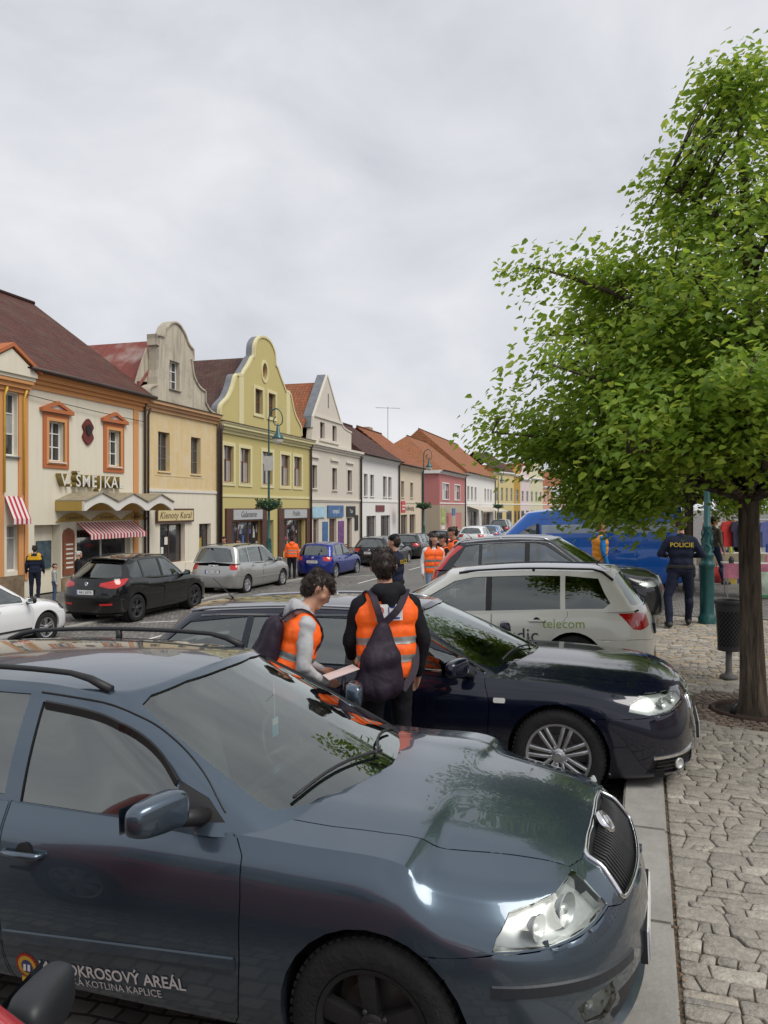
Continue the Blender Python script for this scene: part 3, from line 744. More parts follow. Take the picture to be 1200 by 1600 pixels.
def rails(root, bu, x0, x1, y, m, h=.045, r=.016, bow=.0):
    for sy in (1, -1):
        pts = []
        for k in range(17):
            f = k / 16; x = lerp(x0, x1, f); p = on_skin(bu, (x, sy * (y - bow * (2 * f - 1) ** 2), 3.), 'top')[0]; k2 = min(1, min(f, 1 - f) * 9)
            pts.append(Vector((x, p.y, p.z + .006 + h * k2 ** .6)))
        b = MB(); b.tube(pts, [r * (.8 + .5 * (1 - min(1, min(i, 16 - i) / 2))) for i in range(17)], 8)
        for f in (.5,):
            x = lerp(x0, x1, f); p = on_skin(bu, (x, sy * y, 3.), 'top')[0]; b.tube([p - Vector((0, 0, .02)), p + Vector((0, 0, h))], .02, 6)
        b.build('roof_rail', m, root, True)
def std_details(root, s, bvh, bl, bu):
    o = s.get('opt', {}); P = s['paint']; g = s['gh']; xa0 = g['xw0'] - .43 * g.get('swf', .85); xB = o.get('xB', -1.52); wb = s['wb']
    hz = o.get('hz', .80)
    for sd in (1, -1):
        handle(root, bl, xB + .14, hz, o.get('hmat', P), sd); handle(root, bl, -wb + .42, hz + .03, o.get('hmat', P), sd)
        mp_ = o.get('mirror', (xa0 - .10, s['W'] + .11, zat(s['belt'], xa0) + .06)); mirror_cap('door_mirror', root, bvh, (mp_[0], mp_[1] * sd, mp_[2]), sd, o.get('mirmat', P), o.get('mirsize', 1.), (mp_[0] + .08, (mp_[1] - .22) * sd, mp_[2] - .08))
        st = o.get('strip')
        if st:
            pts = skin_path(bl, [(xa0 + .02, 0, st), (-wb + .48, 0, st + .02)], 90 * sd, .004, 12); band(pts, (0, 0, 1), .045, .018).build('side_moulding', o.get('stripmat', M_BLACK), root)
        if o.get('chromeline'):
            zl = lambda x: zat(s['belt'], x) + .008
            pts = skin_path(bu, [(xa0 - .05, 0, zl(xa0)), (xB, 0, zl(xB)), (-wb, 0, zl(-wb)), (g['xr0'] + .45, 0, zl(g['xr0']))], 90 * sd, .004, 8); band(pts, (0, 0, 1), .018, .012).build('window_trim', M_CHROME, root)
            crown = g.get('crown', .06); zt = lambda x: zat(g['roof'], x) - crown - .025
            xa1 = g['xw1'] - .43 * g.get('swt', .5)
            P3 = [(xa0 + .01, 0, zl(xa0)), (lerp(xa0, xa1, .5), 0, lerp(zl(xa0), zt(xa1), .53)), (xa1 - .02, 0, zt(xa1)), (xB, 0, zt(xB)), (-wb, 0, zt(-wb)), (g['xr1'] + .3, 0, zt(g['xr1'] + .3))]
            pts = skin_path(bu, P3, 90 * sd, .004, 6); band(pts, (0, 0, 1), .016, .012).build('window_trim', M_CHROME, root)
    # wipers
    z0 = g['zw0']
    zsd = zat(s['belt'], xa0); wW = g['wb'][0]
    for y0, y1 in ((.40, -.05), (.0, -.58)):
        pts = []
        for k in range(9):
            y = lerp(y0, y1, k / 8); pts.append(on_skin(bu, (0, y, lerp(z0, zsd, (y / wW) ** 2) + .030 + .02 * math.sin(k / 8 * 3.1)), 0, .012)[0])
        b = MB(); b.tube(pts, .0075, 6); b.build('wiper', M_BLACK, root, True)
    if 'rail' in o: x0, x1, y = o['rail']; rails(root, bu, x0, x1, y, o.get('railmat', M_BLACK), o.get('railh', .03))
    if 'plates' in o:
        f, r_, zf, zr = o['plates']
        hf = on_skin(bl, (0, 0, zf), 0)[0]; hr = on_skin(bl, (0, 0, zr), 180)[0]
        plate(root, hf.x + .012, zf, f, 0); plate(root, hr.x - .012, zr, r_, 180)
    if o.get('badge'):
        z = o['badge']; h, n_ = on_skin(bl, (0, 0, z), 180); b = MB(); b.lathe([(.05, .0), (.05, .01), (.04, .014), (.03, .008), (0, .012)], 16, axis='x', cap=False); b.v = [(h.x - v[0], v[1], z + v[2]) for v in b.v]; b.build('badge', M_CHROME, root, True)
    # antenna
    if o.get('antenna', True):
        p = on_skin(bu, (g['xr1'] + .25, 0, 3.), 'top')[0]; b = MB(); b.tube([p, p + Vector((-.03, 0, .03)), p + Vector((-.22, 0, .20))], [.012, .006, .003], 6); b.build('antenna', M_BLACK, root, True)

# ---------------------------------------------------------------- near estate car, dark blue-grey
M_OCT = paint('blue grey metallic paint', (.076, .108, .142), .72, .25, .45)
OCT = dict(fo=.915, wb=2.578, ro=1.08, W=.885, H=1.468, fsw=1.5, rsw=.8, paint=M_OCT,
    rows=[(.13, .10, .10, [.19, .19, .20, .20, .20, .20, .22, .24]),
          (.025, .03, .035, [.25, .25, .26, .25, .25, .26, .28, .30]),
          (.0, .0, .005, [.44, .44, .46, .46, .46, .48, .5, .5]),
          (.015, .012, .0, [.58, .58, .62, .63, .64, .66, .68, .66]),
          (.050, .05, .022, [.67, .68, .775, .80, .82, .85, .86, .82]),
          (.115, .12, .085, [.762, .775, .895, .930, .950, .985, .99, .96])],
    belt=[(.0, .93), (-.6, .935), (-1.5, .955), (-2.6, .99), (-3.6, 1.0)],
    hood=[(.80, .762), (.66, .825), (.35, .900), (.0, .950), (-.45, .99), (-.8, 1.0)], xcowl=-.72, crease=.012,
    gh=dict(xw0=-.19, xw1=-1.09, xr1=-3.32, xr0=-3.52, zw0=.985, zr0=1.0, swf=.78, swt=.42, swr=.3,
            roof=[(-.9, 1.375), (-1.10, 1.405), (-1.5, 1.445), (-2.0, 1.463), (-2.7, 1.45), (-3.32, 1.40), (-3.6, 1.37)],
            wb=[.79, .795, .80, .80, .76], wt=[.57, .59, .60, .60, .55], crown=.055, bulge=.02),
    wkey='five', wheel=dict(r=.318, rim=.205, spokes=5, style='wide', m_rim=M_BLACK), arch=.352,
    opt=dict(xB=-1.66, xC=-2.48, hz=.775, mirror=(-.78, .985, 1.045), tophead=.03, xD0=-3.2, xD1=-3.0, strip=None))
OCT['regions'] = [r for r in std_regions(OCT) if r[0] not in ('door', 'door_pillar')]
OCT['regions'][0] = ('windshield', 'U', 0, [(0, y, z) for y, z in [(0, 1.392), (.3, 1.385), (.50, 1.362), (.567, 1.335), (.605, 1.26), (.64, 1.15), (.672, 1.01), (.672, .975), (.5, .96), (0, .965), (-.5, .96), (-.672, .975), (-.672, 1.01), (-.64, 1.15), (-.605, 1.26), (-.567, 1.335), (-.50, 1.362), (-.3, 1.385)]], 'glass', dict(both=False, mat=M_SCREEN, xmin=-1.5, back=.1))
OCT['regions'][1] = ('side_window', 'U', 90, [(x, .9, z) for x, z in [(-1.615, .950), (-1.25, .938), (-.835, .945), (-.84, 1.06), (-.855, 1.094), (-.94, 1.167), (-1.10, 1.25), (-1.325, 1.315), (-1.545, 1.338), (-1.625, 1.340)]], 'glass', dict(xmin=-9, mat=glassmat('tinted side glass', (.22, .25, .23), .12)))
OCT['regions'] += [
    ('headlight', 'L', 40, [(.432, .836, .646), (.444, .814, .686), (.477, .748, .744), (.57, .60, .769), (.661, .47, .789), (.725, .485, .74), (.785, .484, .686), (.70, .64, .664), (.605, .756, .647)], 'lamp', dict(xmin=0, deep=.06, bulbs=((.585, .56, .725, .058), (.52, .68, .70, .045)))),
    ('fog_light', 'L', 40, [(.695, .723, .44), (.748, .672, .468), (.806, .581, .473), (.809, .568, .399), (.773, .627, .362), (.715, .697, .374)], 'lamp', dict(xmin=0, deep=.04, bulbs=((.70, .65, .42, .03),))),
    ('grille', 'L', 0, [(0, y, z) for y, z in [(0, .803), (.20, .800), (.345, .790), (.356, .765), (.368, .72), (.378, .672), (.36, .660), (0, .650), (-.36, .660), (-.378, .672), (-.368, .72), (-.356, .765), (-.345, .790), (-.20, .800)]], 'dark', dict(both=False, deep=.022, xmin=0, back=.02)),
    ('lower_grille', 'L', 0, [(0, y, z) for y, z in [(-.56, .42), (-.60, .36), (-.52, .27), (.52, .27), (.60, .36), (.56, .42)]], 'dark', dict(both=False, deep=.03, xmin=0)),
    ('hood', 'L', 'top', [(x, y * sg, 0) for sg, seq in ((1, 1), (-1, -1)) for x, y in [(-.415, .66), (-.21, .662), (0, .648), (.11, .625), (.216, .594), (.401, .532), (.585, .478), (.655, .462), (.690, .385), (.700, .30), (.708, .001)][::seq]] + [(-.30, -.40, 0), (-.225, -.15, 0), (-.215, 0, 0), (-.225, .15, 0), (-.30, .40, 0)], 'panel', dict(both=False, back=.3, xmin=-9)),
    ('cowl_panel', 'L', 'top', [(x, y, 0) for x, y in [(-.30, .40), (-.418, .66), (-.50, .66), (-.37, .42), (-.27, .15), (-.255, 0), (-.27, -.15), (-.37, -.42), (-.50, -.66), (-.418, -.66), (-.30, -.40), (-.225, -.15), (-.215, 0), (-.225, .15)]], 'dark', dict(both=False, back=.3, xmin=-9, deep=.012)),
    ('front_bumper', 'L', 0, [(0, y * sg, z) for sg, seq in ((-1, 1), (1, -1)) for y, z in [(1.2, .60), (.881, .622), (.868, .623), (.837, .640), (.757, .642), (.64, .658), (.487, .680), (.41, .655), (.001, .640)][::seq]] + [(0, 1.2, 0), (0, -1.2, 0)], 'panel', dict(both=False, xmin=.16, back=-.6)),
    ('door', 'L', 90, [(x, .9, z) for x, z in [(-.66, 1.3), (-.63, .95), (-.545, .915), (-.508, .86), (-.497, .73), (-.505, .5), (-.533, .27), (-.56, .225), (-1.62, .225), (-1.655, .35), (-1.66, 1.3)]], 'panel', dict(xmin=-9, back=-.1)),
    ('door', 'L', 90, [(x, .9, z) for x, z in [(-1.665, 1.3), (-1.66, .35), (-1.63, .225), (-2.15, .225), (-2.2, .42), (-2.45, .72), (-2.6, .9), (-2.6, 1.3)]], 'panel', dict(xmin=-9, back=-.1)),
    ('mirror_sail', 'U', 90, [(x, .9, z) for x, z in [(-.828, .95), (-.61, .955), (-.70, 1.03), (-.835, 1.085)]], 'dark', dict(xmin=-9, deep=.002)),
]
def octavia():
    rz = -R(19.6)
    root, bvh, bl, bu = build_car(OCT, 'estate_car', 'dark blue-grey estate car in the foreground with club lettering on its door', (.257, 3.492, .0), rz, 'cars parked nose to the kerb', 7, R(2.2))
    std_details(root, OCT, bvh, bl, bu)
    rails(root, bu, -1.30, -3.05, .575, M_BLACK, .05, .017)
    # grille slats, chrome surround, badge
    gp = [(.0, .804), (.20, .801), (.348, .791), (.360, .765), (.372, .72), (.384, .667), (.36, .657), (.0, .647)]
    loop = [on_skin(bl, (0, y, z), 0, .004)[0] for y, z in gp] + [on_skin(bl, (0, -y, z), 0, .004)[0] for y, z in gp[::-1][1:-1]]
    dense = []
    for i in range(len(loop)):
        a, b_ = loop[i], loop[(i + 1) % len(loop)]
        for k in range(4): m_ = a.lerp(b_, k / 4); dense.append(on_skin(bl, m_, 0, .004)[0])
    for _ in range(1): dense = [(dense[i - 1] + dense[i] * 2 + dense[(i + 1) % len(dense)]) / 4 for i in range(len(dense))]
    b = MB(); b.tube(dense, .0095, 8, True); b.build('grille_surround', M_CHROME, root, True)
    zt_ = lambda y: float(np.interp(abs(y), [0, .20, .345, .375], [.796, .793, .783, .70])); zb_ = lambda y: float(np.interp(abs(y), [0, .35, .37, .378], [.658, .668, .675, .69]))
    for k in range(-14, 15):
        y = k * .0255
        pts = [on_skin(bl, (0, y, lerp(zb_(y), zt_(y), f / 5)), 0, -.012)[0] for f in range(6)]
        c = MB(); c.tube(pts, .0062, 5); c.build('grille_slat', M_BLACK, root, True)
    h, n_ = on_skin(bl, (0, 0, .785), 0, .008); c = MB(); c.lathe([(.05, -.01), (.05, .006), (.043, .012), (.036, .006), (.02, .012), (0, .014)], 24, axis='x', cap=False)
    bd = c.build('badge', M_CHROME, root, True); bd.location = h; bd.rotation_euler = (0, -R(38), 0)
    # bumper strip
    for sd in (1, -1):
        P3 = skin_path(bl, [(.43, .85 * sd, .522), (.67, .74 * sd, .516), (.862, .436 * sd, .492)], 40 * sd, .002, 8)
        band(P3, (0, 0, 1), .046, .008).build('bumper_strip', mat('dark bumper strip', (.02, .024, .03), .45), root)
        P3 = skin_path(bl, [(-.53, 0, .482), (-1.0, 0, .458), (-1.64, 0, .425)], 90 * sd, .003, 10); band(P3, (0, 0, 1), .052, .016).build('side_moulding', M_OCT, root)
        P3 = skin_path(bu, [(-.62, 0, .985), (-.74, 0, 1.09), (-.92, 0, 1.205), (-1.10, 0, 1.29), (-1.33, 0, 1.352), (-1.65, 0, 1.375)], 90 * sd, .0015, 6); band(P3, (0, 0, 1), .010, .004).build('door_seal', M_RUBBER, root)
        P3 = skin_path(bu, [(-.845, 0, 1.075), (-.95, 0, 1.16), (-1.11, 0, 1.24), (-1.33, 0, 1.30), (-1.60, 0, 1.325)], 90 * sd, .008, 6); band(P3, (0, 0, 1), .042, .006).build('wind_deflector', mat('smoked deflector', (.012, .010, .010), .2, var=.1), root)
    plate(root, .905, .43, '', 0)
    # club lettering and crest, both legible flanks carry it
    white = mat('white vinyl', (.66, .63, .62), .5, var=.06)
    skin_lettering('lettering', 'MOTOKROSOVÝ AREÁL', .066, white, root, bl, (-1.108, .335), -1, .06, bold=.0012)
    skin_lettering('lettering', 'BLANSKÁ KOTLINA KAPLICE', .044, white, root, bl, (-1.15, .282), -1, .06)
    cx, cz = -1.53, .300
    def disc(r0, r1, n, teeth, m_, off, nm, par):
        V = []; F = []
        for k in range(n):
            a = 2 * math.pi * k / n; rr = r1 + (teeth * (1 if k % 2 else -1))
            for q in (r0, rr):
                x, z = cx + q * math.cos(a), cz + q * math.sin(a); y = on_skin(bl, (x, 0, z), -90, off)[0].y; V.append((x, y, z))
        for k in range(n): k2 = (k + 1) % n; F.append((2 * k, 2 * k + 1, 2 * k2 + 1, 2 * k2))
        return mk(nm, V, F, m_, par)
    cr_ = disc(.001, .058, 44, .005, mat('crest red', (.45, .03, .02), .5), .002, 'crest', root)
    disc(.030, .047, 32, 0, mat('crest yellow', (.65, .38, .04), .5), .003, 'crest_ring', cr_)
    disc(.001, .029, 24, 0, mat('crest blue', (.05, .06, .18), .5), .003, 'crest_centre', cr_)
    b = MB()
    for dx in (-.012, .010):
        b.add([(cx + dx + a, on_skin(bl, (cx, 0, cz), -90, .0045)[0].y, cz + c_) for a, c_ in ((-.007, -.018), (.007, -.018), (.007, .014), (0, .02), (-.007, .014))], [(0, 1, 2, 3, 4)])
    b.build('crest_towers', white, cr_)
    b = MB(); yb = on_skin(bl, (cx, 0, cz - .06), -90, .004)[0].y; b.quad((cx - .045, yb, cz - .075), (cx + .045, yb, cz - .075), (cx + .045, yb, cz - .045), (cx - .045, yb, cz - .045)); b.build('crest_ribbon', mat('crest yellow', (0, 0, 0)), cr_)
    # pass hanging from the mirror, side repeater
    t = MB(); t.box((-.80, -.03, 1.06), (-.797, .03, 1.15)); o = t.build('parking_pass', mat('pass blue', (.05, .33, .45), .5), root)
    t = MB(); t.box((-.802, -.028, 1.115), (-.7955, .028, 1.145)); t.build('pass_photo', white, o); t = MB(); t.box((-.80, -.004, 1.15), (-.798, .004, 1.33)); t.build('cord', mat('cord', (.4, .4, .42)), o)
    return root
octavia()
# ---------------------------------------------------------------- ground
rnd = random.Random(4)
def sheet(name, n0, n1, t0, t1, zf, m, dn=.6):
    ns = np.linspace(n0, n1, max(2, int(abs(n1 - n0) / dn) + 1)); V = []; F = []; tt = np.linspace(t0, t1, 12); k = len(tt)
    for n in ns:
        for t in tt: x, y = ST(n, t); V.append((x, y, zf(n)))
    for i in range(len(ns) - 1):
        for j in range(k - 1): F.append((i * k + j, i * k + k + j, i * k + k + j + 1, i * k + j + 1))
    o = mk(name, V, F, m, smooth=True); return struct(o)
def asphalt(name, col, agg=.25, joint=False):
    m, N, L, b = nt(name); g = N.new('ShaderNodeTexCoord')
    a = N.new('ShaderNodeTexNoise'); a.inputs['Scale'].default_value = .35; a.inputs['Detail'].default_value = 10; a.inputs['Roughness'].default_value = .7; L.new(g.outputs['Object'], a.inputs['Vector'])
    c = N.new('ShaderNodeValToRGB'); c.color_ramp.elements[0].position = .3; c.color_ramp.elements[0].color = (*[x * .78 for x in col], 1); c.color_ramp.elements[1].position = .7; c.color_ramp.elements[1].color = (*[x * 1.18 for x in col], 1); L.new(a.outputs['Fac'], c.inputs['Fac'])
    if joint:
        mp_ = N.new('ShaderNodeMapping'); mp_.inputs['Rotation'].default_value = (0, 0, SA); L.new(g.outputs['Object'], mp_.inputs[0])
        ds = N.new('ShaderNodeTexNoise'); ds.inputs['Scale'].default_value = 2.2; L.new(mp_.outputs[0], ds.inputs['Vector'])
        ad = N.new('ShaderNodeVectorMath'); ad.operation = 'MULTIPLY_ADD'; ad.inputs[1].default_value = (.09, .09, 0); L.new(ds.outputs['Color'], ad.inputs[0]); L.new(mp_.outputs[0], ad.inputs[2])
        v = N.new('ShaderNodeTexBrick'); v.inputs['Scale'].default_value = 1.; v.inputs['Brick Width'].default_value = .135; v.inputs['Row Height'].default_value = .105; v.inputs['Mortar Size'].default_value = .012; v.inputs['Mortar Smooth'].default_value = .5
        v.inputs['Color1'].default_value = (.62, .62, .62, 1); v.inputs['Color2'].default_value = (1.25, 1.25, 1.25, 1); v.inputs['Mortar'].default_value = (.33, .33, .33, 1); L.new(ad.outputs[0], v.inputs['Vector']); f = v.outputs['Color']
    else:
        v = N.new('ShaderNodeTexVoronoi'); v.inputs['Scale'].default_value = 120.; L.new(g.outputs['Object'], v.inputs['Vector'])
        r = N.new('ShaderNodeMapRange'); r.inputs['From Max'].default_value = .6; r.inputs['To Min'].default_value = 1 + agg; r.inputs['To Max'].default_value = 1 - agg; L.new(v.outputs['Distance'], r.inputs['Value']); f = r.outputs[0]
    mu = N.new('ShaderNodeVectorMath'); mu.operation = 'SCALE'; L.new(c.outputs[0], mu.inputs[0]); L.new(f, mu.inputs['Scale']); L.new(mu.outputs[0], b.inputs['Base Color'])
    b.inputs['Roughness'].default_value = .85; b.inputs['Specular IOR Level'].default_value = .35
    bp = N.new('ShaderNodeBump'); bp.inputs['Strength'].default_value = .4; bp.inputs['Distance'].default_value = .02 if joint else .006; L.new(f, bp.inputs['Height']); L.new(bp.outputs[0], b.inputs['Normal'])
    MATS[name] = m; return m
M_ASPH = asphalt('worn asphalt', (.17, .165, .155)); M_SETT = asphalt('granite setts', (.19, .18, .165), joint=True)
M_GRAN = plaster('granite', (.325, .312, .29), .75, (.15, .14, .125), 1.9, .5, .0); M_SOIL = mat('joint soil', (.10, .078, .055), .95, var=.5, scale=18, bump=.6, bscale=90)
M_COB = mat('paving stone', (.30, .27, .225), .8, var=.30, scale=26, bump=.6, bscale=60, island=.22)
def _cob():
    N, L = M_COB.node_tree.nodes, M_COB.node_tree.links; hs = N['Hue/Saturation/Value']; g = N.new('ShaderNodeNewGeometry'); c = N.new('ShaderNodeValToRGB'); e = c.color_ramp.elements
    e[0].color = (.265, .245, .215, 1); e[1].color = (.37, .34, .29, 1); e[1].position = 1.
    for q, cc in ((.35, (.325, .29, .24)), (.55, (.35, .275, .185)), (.75, (.285, .262, .225))): k = c.color_ramp.elements.new(q); k.color = (*cc, 1)
    mu = N.new('ShaderNodeMath'); mu.operation = 'MULTIPLY'; mu.inputs[1].default_value = 17.3; fr_ = N.new('ShaderNodeMath'); fr_.operation = 'FRACT'; L.new(g.outputs['Random Per Island'], mu.inputs[0]); L.new(mu.outputs[0], fr_.inputs[0]); L.new(fr_.outputs[0], c.inputs['Fac']); L.new(c.outputs[0], hs.inputs['Color'])
_cob()
gz = lambda n: groundz(n) - .03
sheet('ground', -160, 160, -60, 700, lambda n: groundz(max(min(n, 0), -12.8)) - .25, M_SETT, 8)
sheet('road', -9.6, -4.4, -12, 240, groundz, M_ASPH)
sheet('parking_lane', -12.9, -9.6, -12, 240, lambda n: groundz(n) - .0, M_SETT)
sheet('parking_bay', -4.4, -.05, -12, 240, groundz, M_SETT)
# kerb of granite slabs along the near pavement
kb = MB(); kb.box((.0, 0, -.3), (.01, .01, -.29)); kerb = struct(MB().box((-.06, -6, -.25), (.12, 90, .095)).build('kerb', M_SOIL)); kerb.rotation_euler = (0, 0, YAW)
t = -4.0; rnd.seed(9); slabm = {}
while t < 60:
    L_ = rnd.choice((1.15, 1.35, 1.55, 1.0)) if t < 26 else 3.
    b = bmesh.new(); r = bmesh.ops.create_cube(b, size=1.); bmesh.ops.transform(b, matrix=Matrix.Translation((.0, t + L_ / 2, -.02)) @ Matrix.Diagonal((.27 + rnd.uniform(-.006, .006), L_ - .012, .28 + rnd.uniform(-.008, .004), 1)), verts=b.verts)
    bmesh.ops.bevel(b, geom=b.edges, offset=.012, segments=2, affect='EDGES'); finish(b, 'kerb_stone', M_GRAN, kerb); t += L_
# pavement bed
PZ = .085
pav = sheet('pavement', .13, 40, -12, 240, lambda n: PZ, M_SOIL, 10)
GRATE = (3.72, 7.75)
def stone_mesh(poly, z0, z1, rr):
    n = len(poly); cx = sum(p[0] for p in poly) / n; cy = sum(p[1] for p in poly) / n; tx, ty = rr.uniform(-.045, .045), rr.uniform(-.045, .045)
    V = []; F = []
    for s_, z in ((1., z0), (1., z1 - .006), (.975, z1 - .002), (.92, z1)):
        for x, y in poly: V.append((cx + (x - cx) * s_, cy + (y - cy) * s_, z + ((x - cx) * tx + (y - cy) * ty if z > z0 else 0) + (rr.uniform(-.002, .002) if s_ < .9 else 0)))
    V.append((cx, cy, z1 + rr.uniform(-.001, .004)))
    for k in range(3):
        for i in range(n): j = (i + 1) % n; F.append((k * n + i, k * n + j, k * n + n + j, k * n + n + i))
    for i in range(n): F.append((3 * n + i, 3 * n + (i + 1) % n, 4 * n))
    return V, F
rs = random.Random(21); STONES = []
def wav(r, n): return .016 * noise.noise(Vector((n * 2.3, r * 7.7, 1.))) + .014 * noise.noise(Vector((n * 8., r * 3.1, 5.)))
def corner_cut(poly):
    """joint width and knocked-off corners"""
    m_ = len(poly); cx = sum(p[0] for p in poly) / m_; cy = sum(p[1] for p in poly) / m_; out = []
    for k in range(m_):
        p, a_, b_ = poly[k], poly[k - 1], poly[(k + 1) % m_]; va = (a_[0] - p[0], a_[1] - p[1]); vb = (b_[0] - p[0], b_[1] - p[1]); la, lb = math.hypot(*va), math.hypot(*vb)
        dot = (va[0] * vb[0] + va[1] * vb[1]) / max(la * lb, 1e-6); q = [p] if dot < -.8 else [(p[0] + v[0] * f, p[1] + v[1] * f) for v, f in ((va, min(.25, rs.uniform(.006, .016) / la)), (vb, min(.25, rs.uniform(.006, .016) / lb)))]
        for x, y in q: d = math.hypot(x - cx, y - cy); s_ = max(.5, 1 - rs.uniform(.002, .0065) / max(d, .01)); out.append((cx + (x - cx) * s_, cy + (y - cy) * s_))
    return cx, cy, out
tt = 1.5; row = 0
while tt < 16.5:
    h = rs.uniform(.075, .135) * (1 if tt < 12 else 1.15); n = .152; sk0 = 0.
    while n < (3.2 if tt < 9 else 4.2):
        w = h * rs.choice((.65, .9, 1.1, 1.35, 1.6, 2.0)); sk1 = rs.uniform(-.022, .022); a0, a1 = n - sk0, n + w - sk1; b0, b1 = n + sk0, n + w + sk1
        lo_e = [(a0, tt + wav(row, a0)), ((a0 + a1) / 2, tt + wav(row, (a0 + a1) / 2) + rs.uniform(-.006, .003)), (a1, tt + wav(row, a1))]; hi_e = [(b1, tt + h + wav(row + 1, b1)), ((b0 + b1) / 2, tt + h + wav(row + 1, (b0 + b1) / 2) - rs.uniform(-.006, .003)), (b0, tt + h + wav(row + 1, b0))]
        x, y = ST(n + w / 2, tt)
        if x < .56 * y + 1. and math.hypot(x - GRATE[0], y - GRATE[1]) > .76:
            if h > .11 and w > .12 and rs.random() < .3:      # a pair of thin stones laid one behind the other
                f = rs.uniform(.4, .6); m0 = (lerp(a0, b0, f), lerp(lo_e[0][1], hi_e[2][1], f)); m1 = (lerp(a1, b1, f), lerp(lo_e[2][1], hi_e[0][1], f) + rs.uniform(-.01, .01)); STONES.append(corner_cut(lo_e + [m1, m0])); STONES.append(corner_cut([m0, m1] + hi_e))
            else: STONES.append(corner_cut(lo_e + hi_e))
        n += w; sk0 = sk1
    tt += h; row += 1
def vis_key(s):
    x, y = ST(s[0], s[1]); inside = abs(x / y) < .51 and y > 2.95
    return (0 if inside else 1, y)
STONES.sort(key=vis_key)
bulk = MB()
for i, (n, t, pl) in enumerate(STONES):
    pl = [ST(*p) for p in pl]
    V, F = stone_mesh(pl, PZ - .03, PZ + .014 + rs.uniform(-.005, .005), rs)
    if i < 300: mk('paving_stone', V, F, M_COB, pav, True, recalc=False, sharp=50)
    else: bulk.add(V, F)
bo = bulk.build('paving_stones', M_COB, pav, True, recalc=False, sharp=50); bo['kind'] = 'stuff'
far = sheet('far_pavement', .13, 40, 15.5, 240, lambda n: PZ + .026, M_SETT, 10)
s2 = sheet('side_pavement', 2.9, 40, -12, 16.5, lambda n: PZ + .022, M_SETT, 10)
# far pavement before the houses with its kerb
def fz(n): return -.70 - .034 * (-12.9 - n)
sheet('house_pavement', -40, -13.12, -12, 240, fz, M_SETT)
fk = struct(mk('house_kerb', [p for t in (-12, 240) for p in ((*ST(-13.12, t), -.69), (*ST(-12.9, t), -.69), (*ST(-12.9, t), -1.1), (*ST(-13.12, t), -1.1))], [(0, 1, 5, 4), (1, 2, 6, 5), (3, 0, 4, 7)], M_GRAN))
# dry leaf litter caught in the joint behind the kerb
lv = MB()
for k in range(420):
    x, y = ST(.142 + rs.gauss(0, .012), rs.uniform(2.4, 12)); a = rs.uniform(0, 6.28); l = rs.uniform(.006, .016); z = PZ + .008 + rs.uniform(0, .012)
    lv.quad((x, y, z), (x + l * math.cos(a), y + l * math.sin(a), z + .003), (x + l * 1.3 * math.cos(a + .5), y + l * 1.3 * math.sin(a + .5), z + .005), (x + l * .6 * math.cos(a + 1.2), y + l * .6 * math.sin(a + 1.2), z))
lo_ = lv.build('leaf_litter', mat('dry litter', (.20, .10, .045), .9, island=.6), None, recalc=False); lo_['kind'] = 'stuff'; tag(lo_, 'brown dry leaf litter in the joint behind the kerb', 'leaf litter')
# painted markings
M_PAINT = mat('road paint', (.62, .61, .58), .7, var=.25, scale=9)
def mark(n0, n1, t0, t1, dz=.006, nm='road_marking'):
    V = [(*ST(n, t), groundz(n) + dz) for n in np.linspace(n0, n1, 5) for t in (t0, t1)]; F = [(2 * i, 2 * i + 2, 2 * i + 3, 2 * i + 1) for i in range(4)]
    o = mk(nm, V, F, M_PAINT); struct(o)
for k in range(5): mark(-9.62, -9.50, 13 + k * 6.2, 15.2 + k * 6.2)
for t_ in (16.2, 22.8, 29.4, 36.): mark(-11.9, -9.7, t_ - .06, t_ + .06)
for k in range(4): mark(-9.2 + k * .62, -8.85 + k * .62, 33.8, 35.6)
# ---------------------------------------------------------------- houses along the far side
FA = R(16.5); FE = (math.sin(FA), math.cos(FA)); F0 = (-12.38, 26.4); FZ = -.95
M_PANE = mat('window pane', (.035, .04, .045), .05, 0, .6, var=.6, scale=1.2, spec=.8)
M_PANEC = mat('curtained pane', (.30, .30, .29), .12, 0, .6, var=.35, scale=3., aniso=(6, 1, .6))
M_WHITE = mat('white joinery', (.72, .71, .68), .5, var=.08); M_BROWN = mat('brown joinery', (.22, .075, .035), .55, var=.2)
M_DKWOOD = mat('dark brown wood', (.085, .034, .022), .55, var=.25); M_GREYW = mat('weathered grey joinery', (.16, .14, .12), .8, var=.35)
M_ZINC = mat('zinc sheet', (.22, .235, .25), .45, .5, var=.2, scale=3); M_PIPE = mat('brown downpipe', (.055, .035, .03), .5, var=.2)
def house(name, label, s0, off=0.): return thing(name, label, 'house', (F0[0] + FE[0] * s0 + FE[1] * off, F0[1] + FE[1] * s0 - FE[0] * off, FZ), math.pi / 2 - FA)
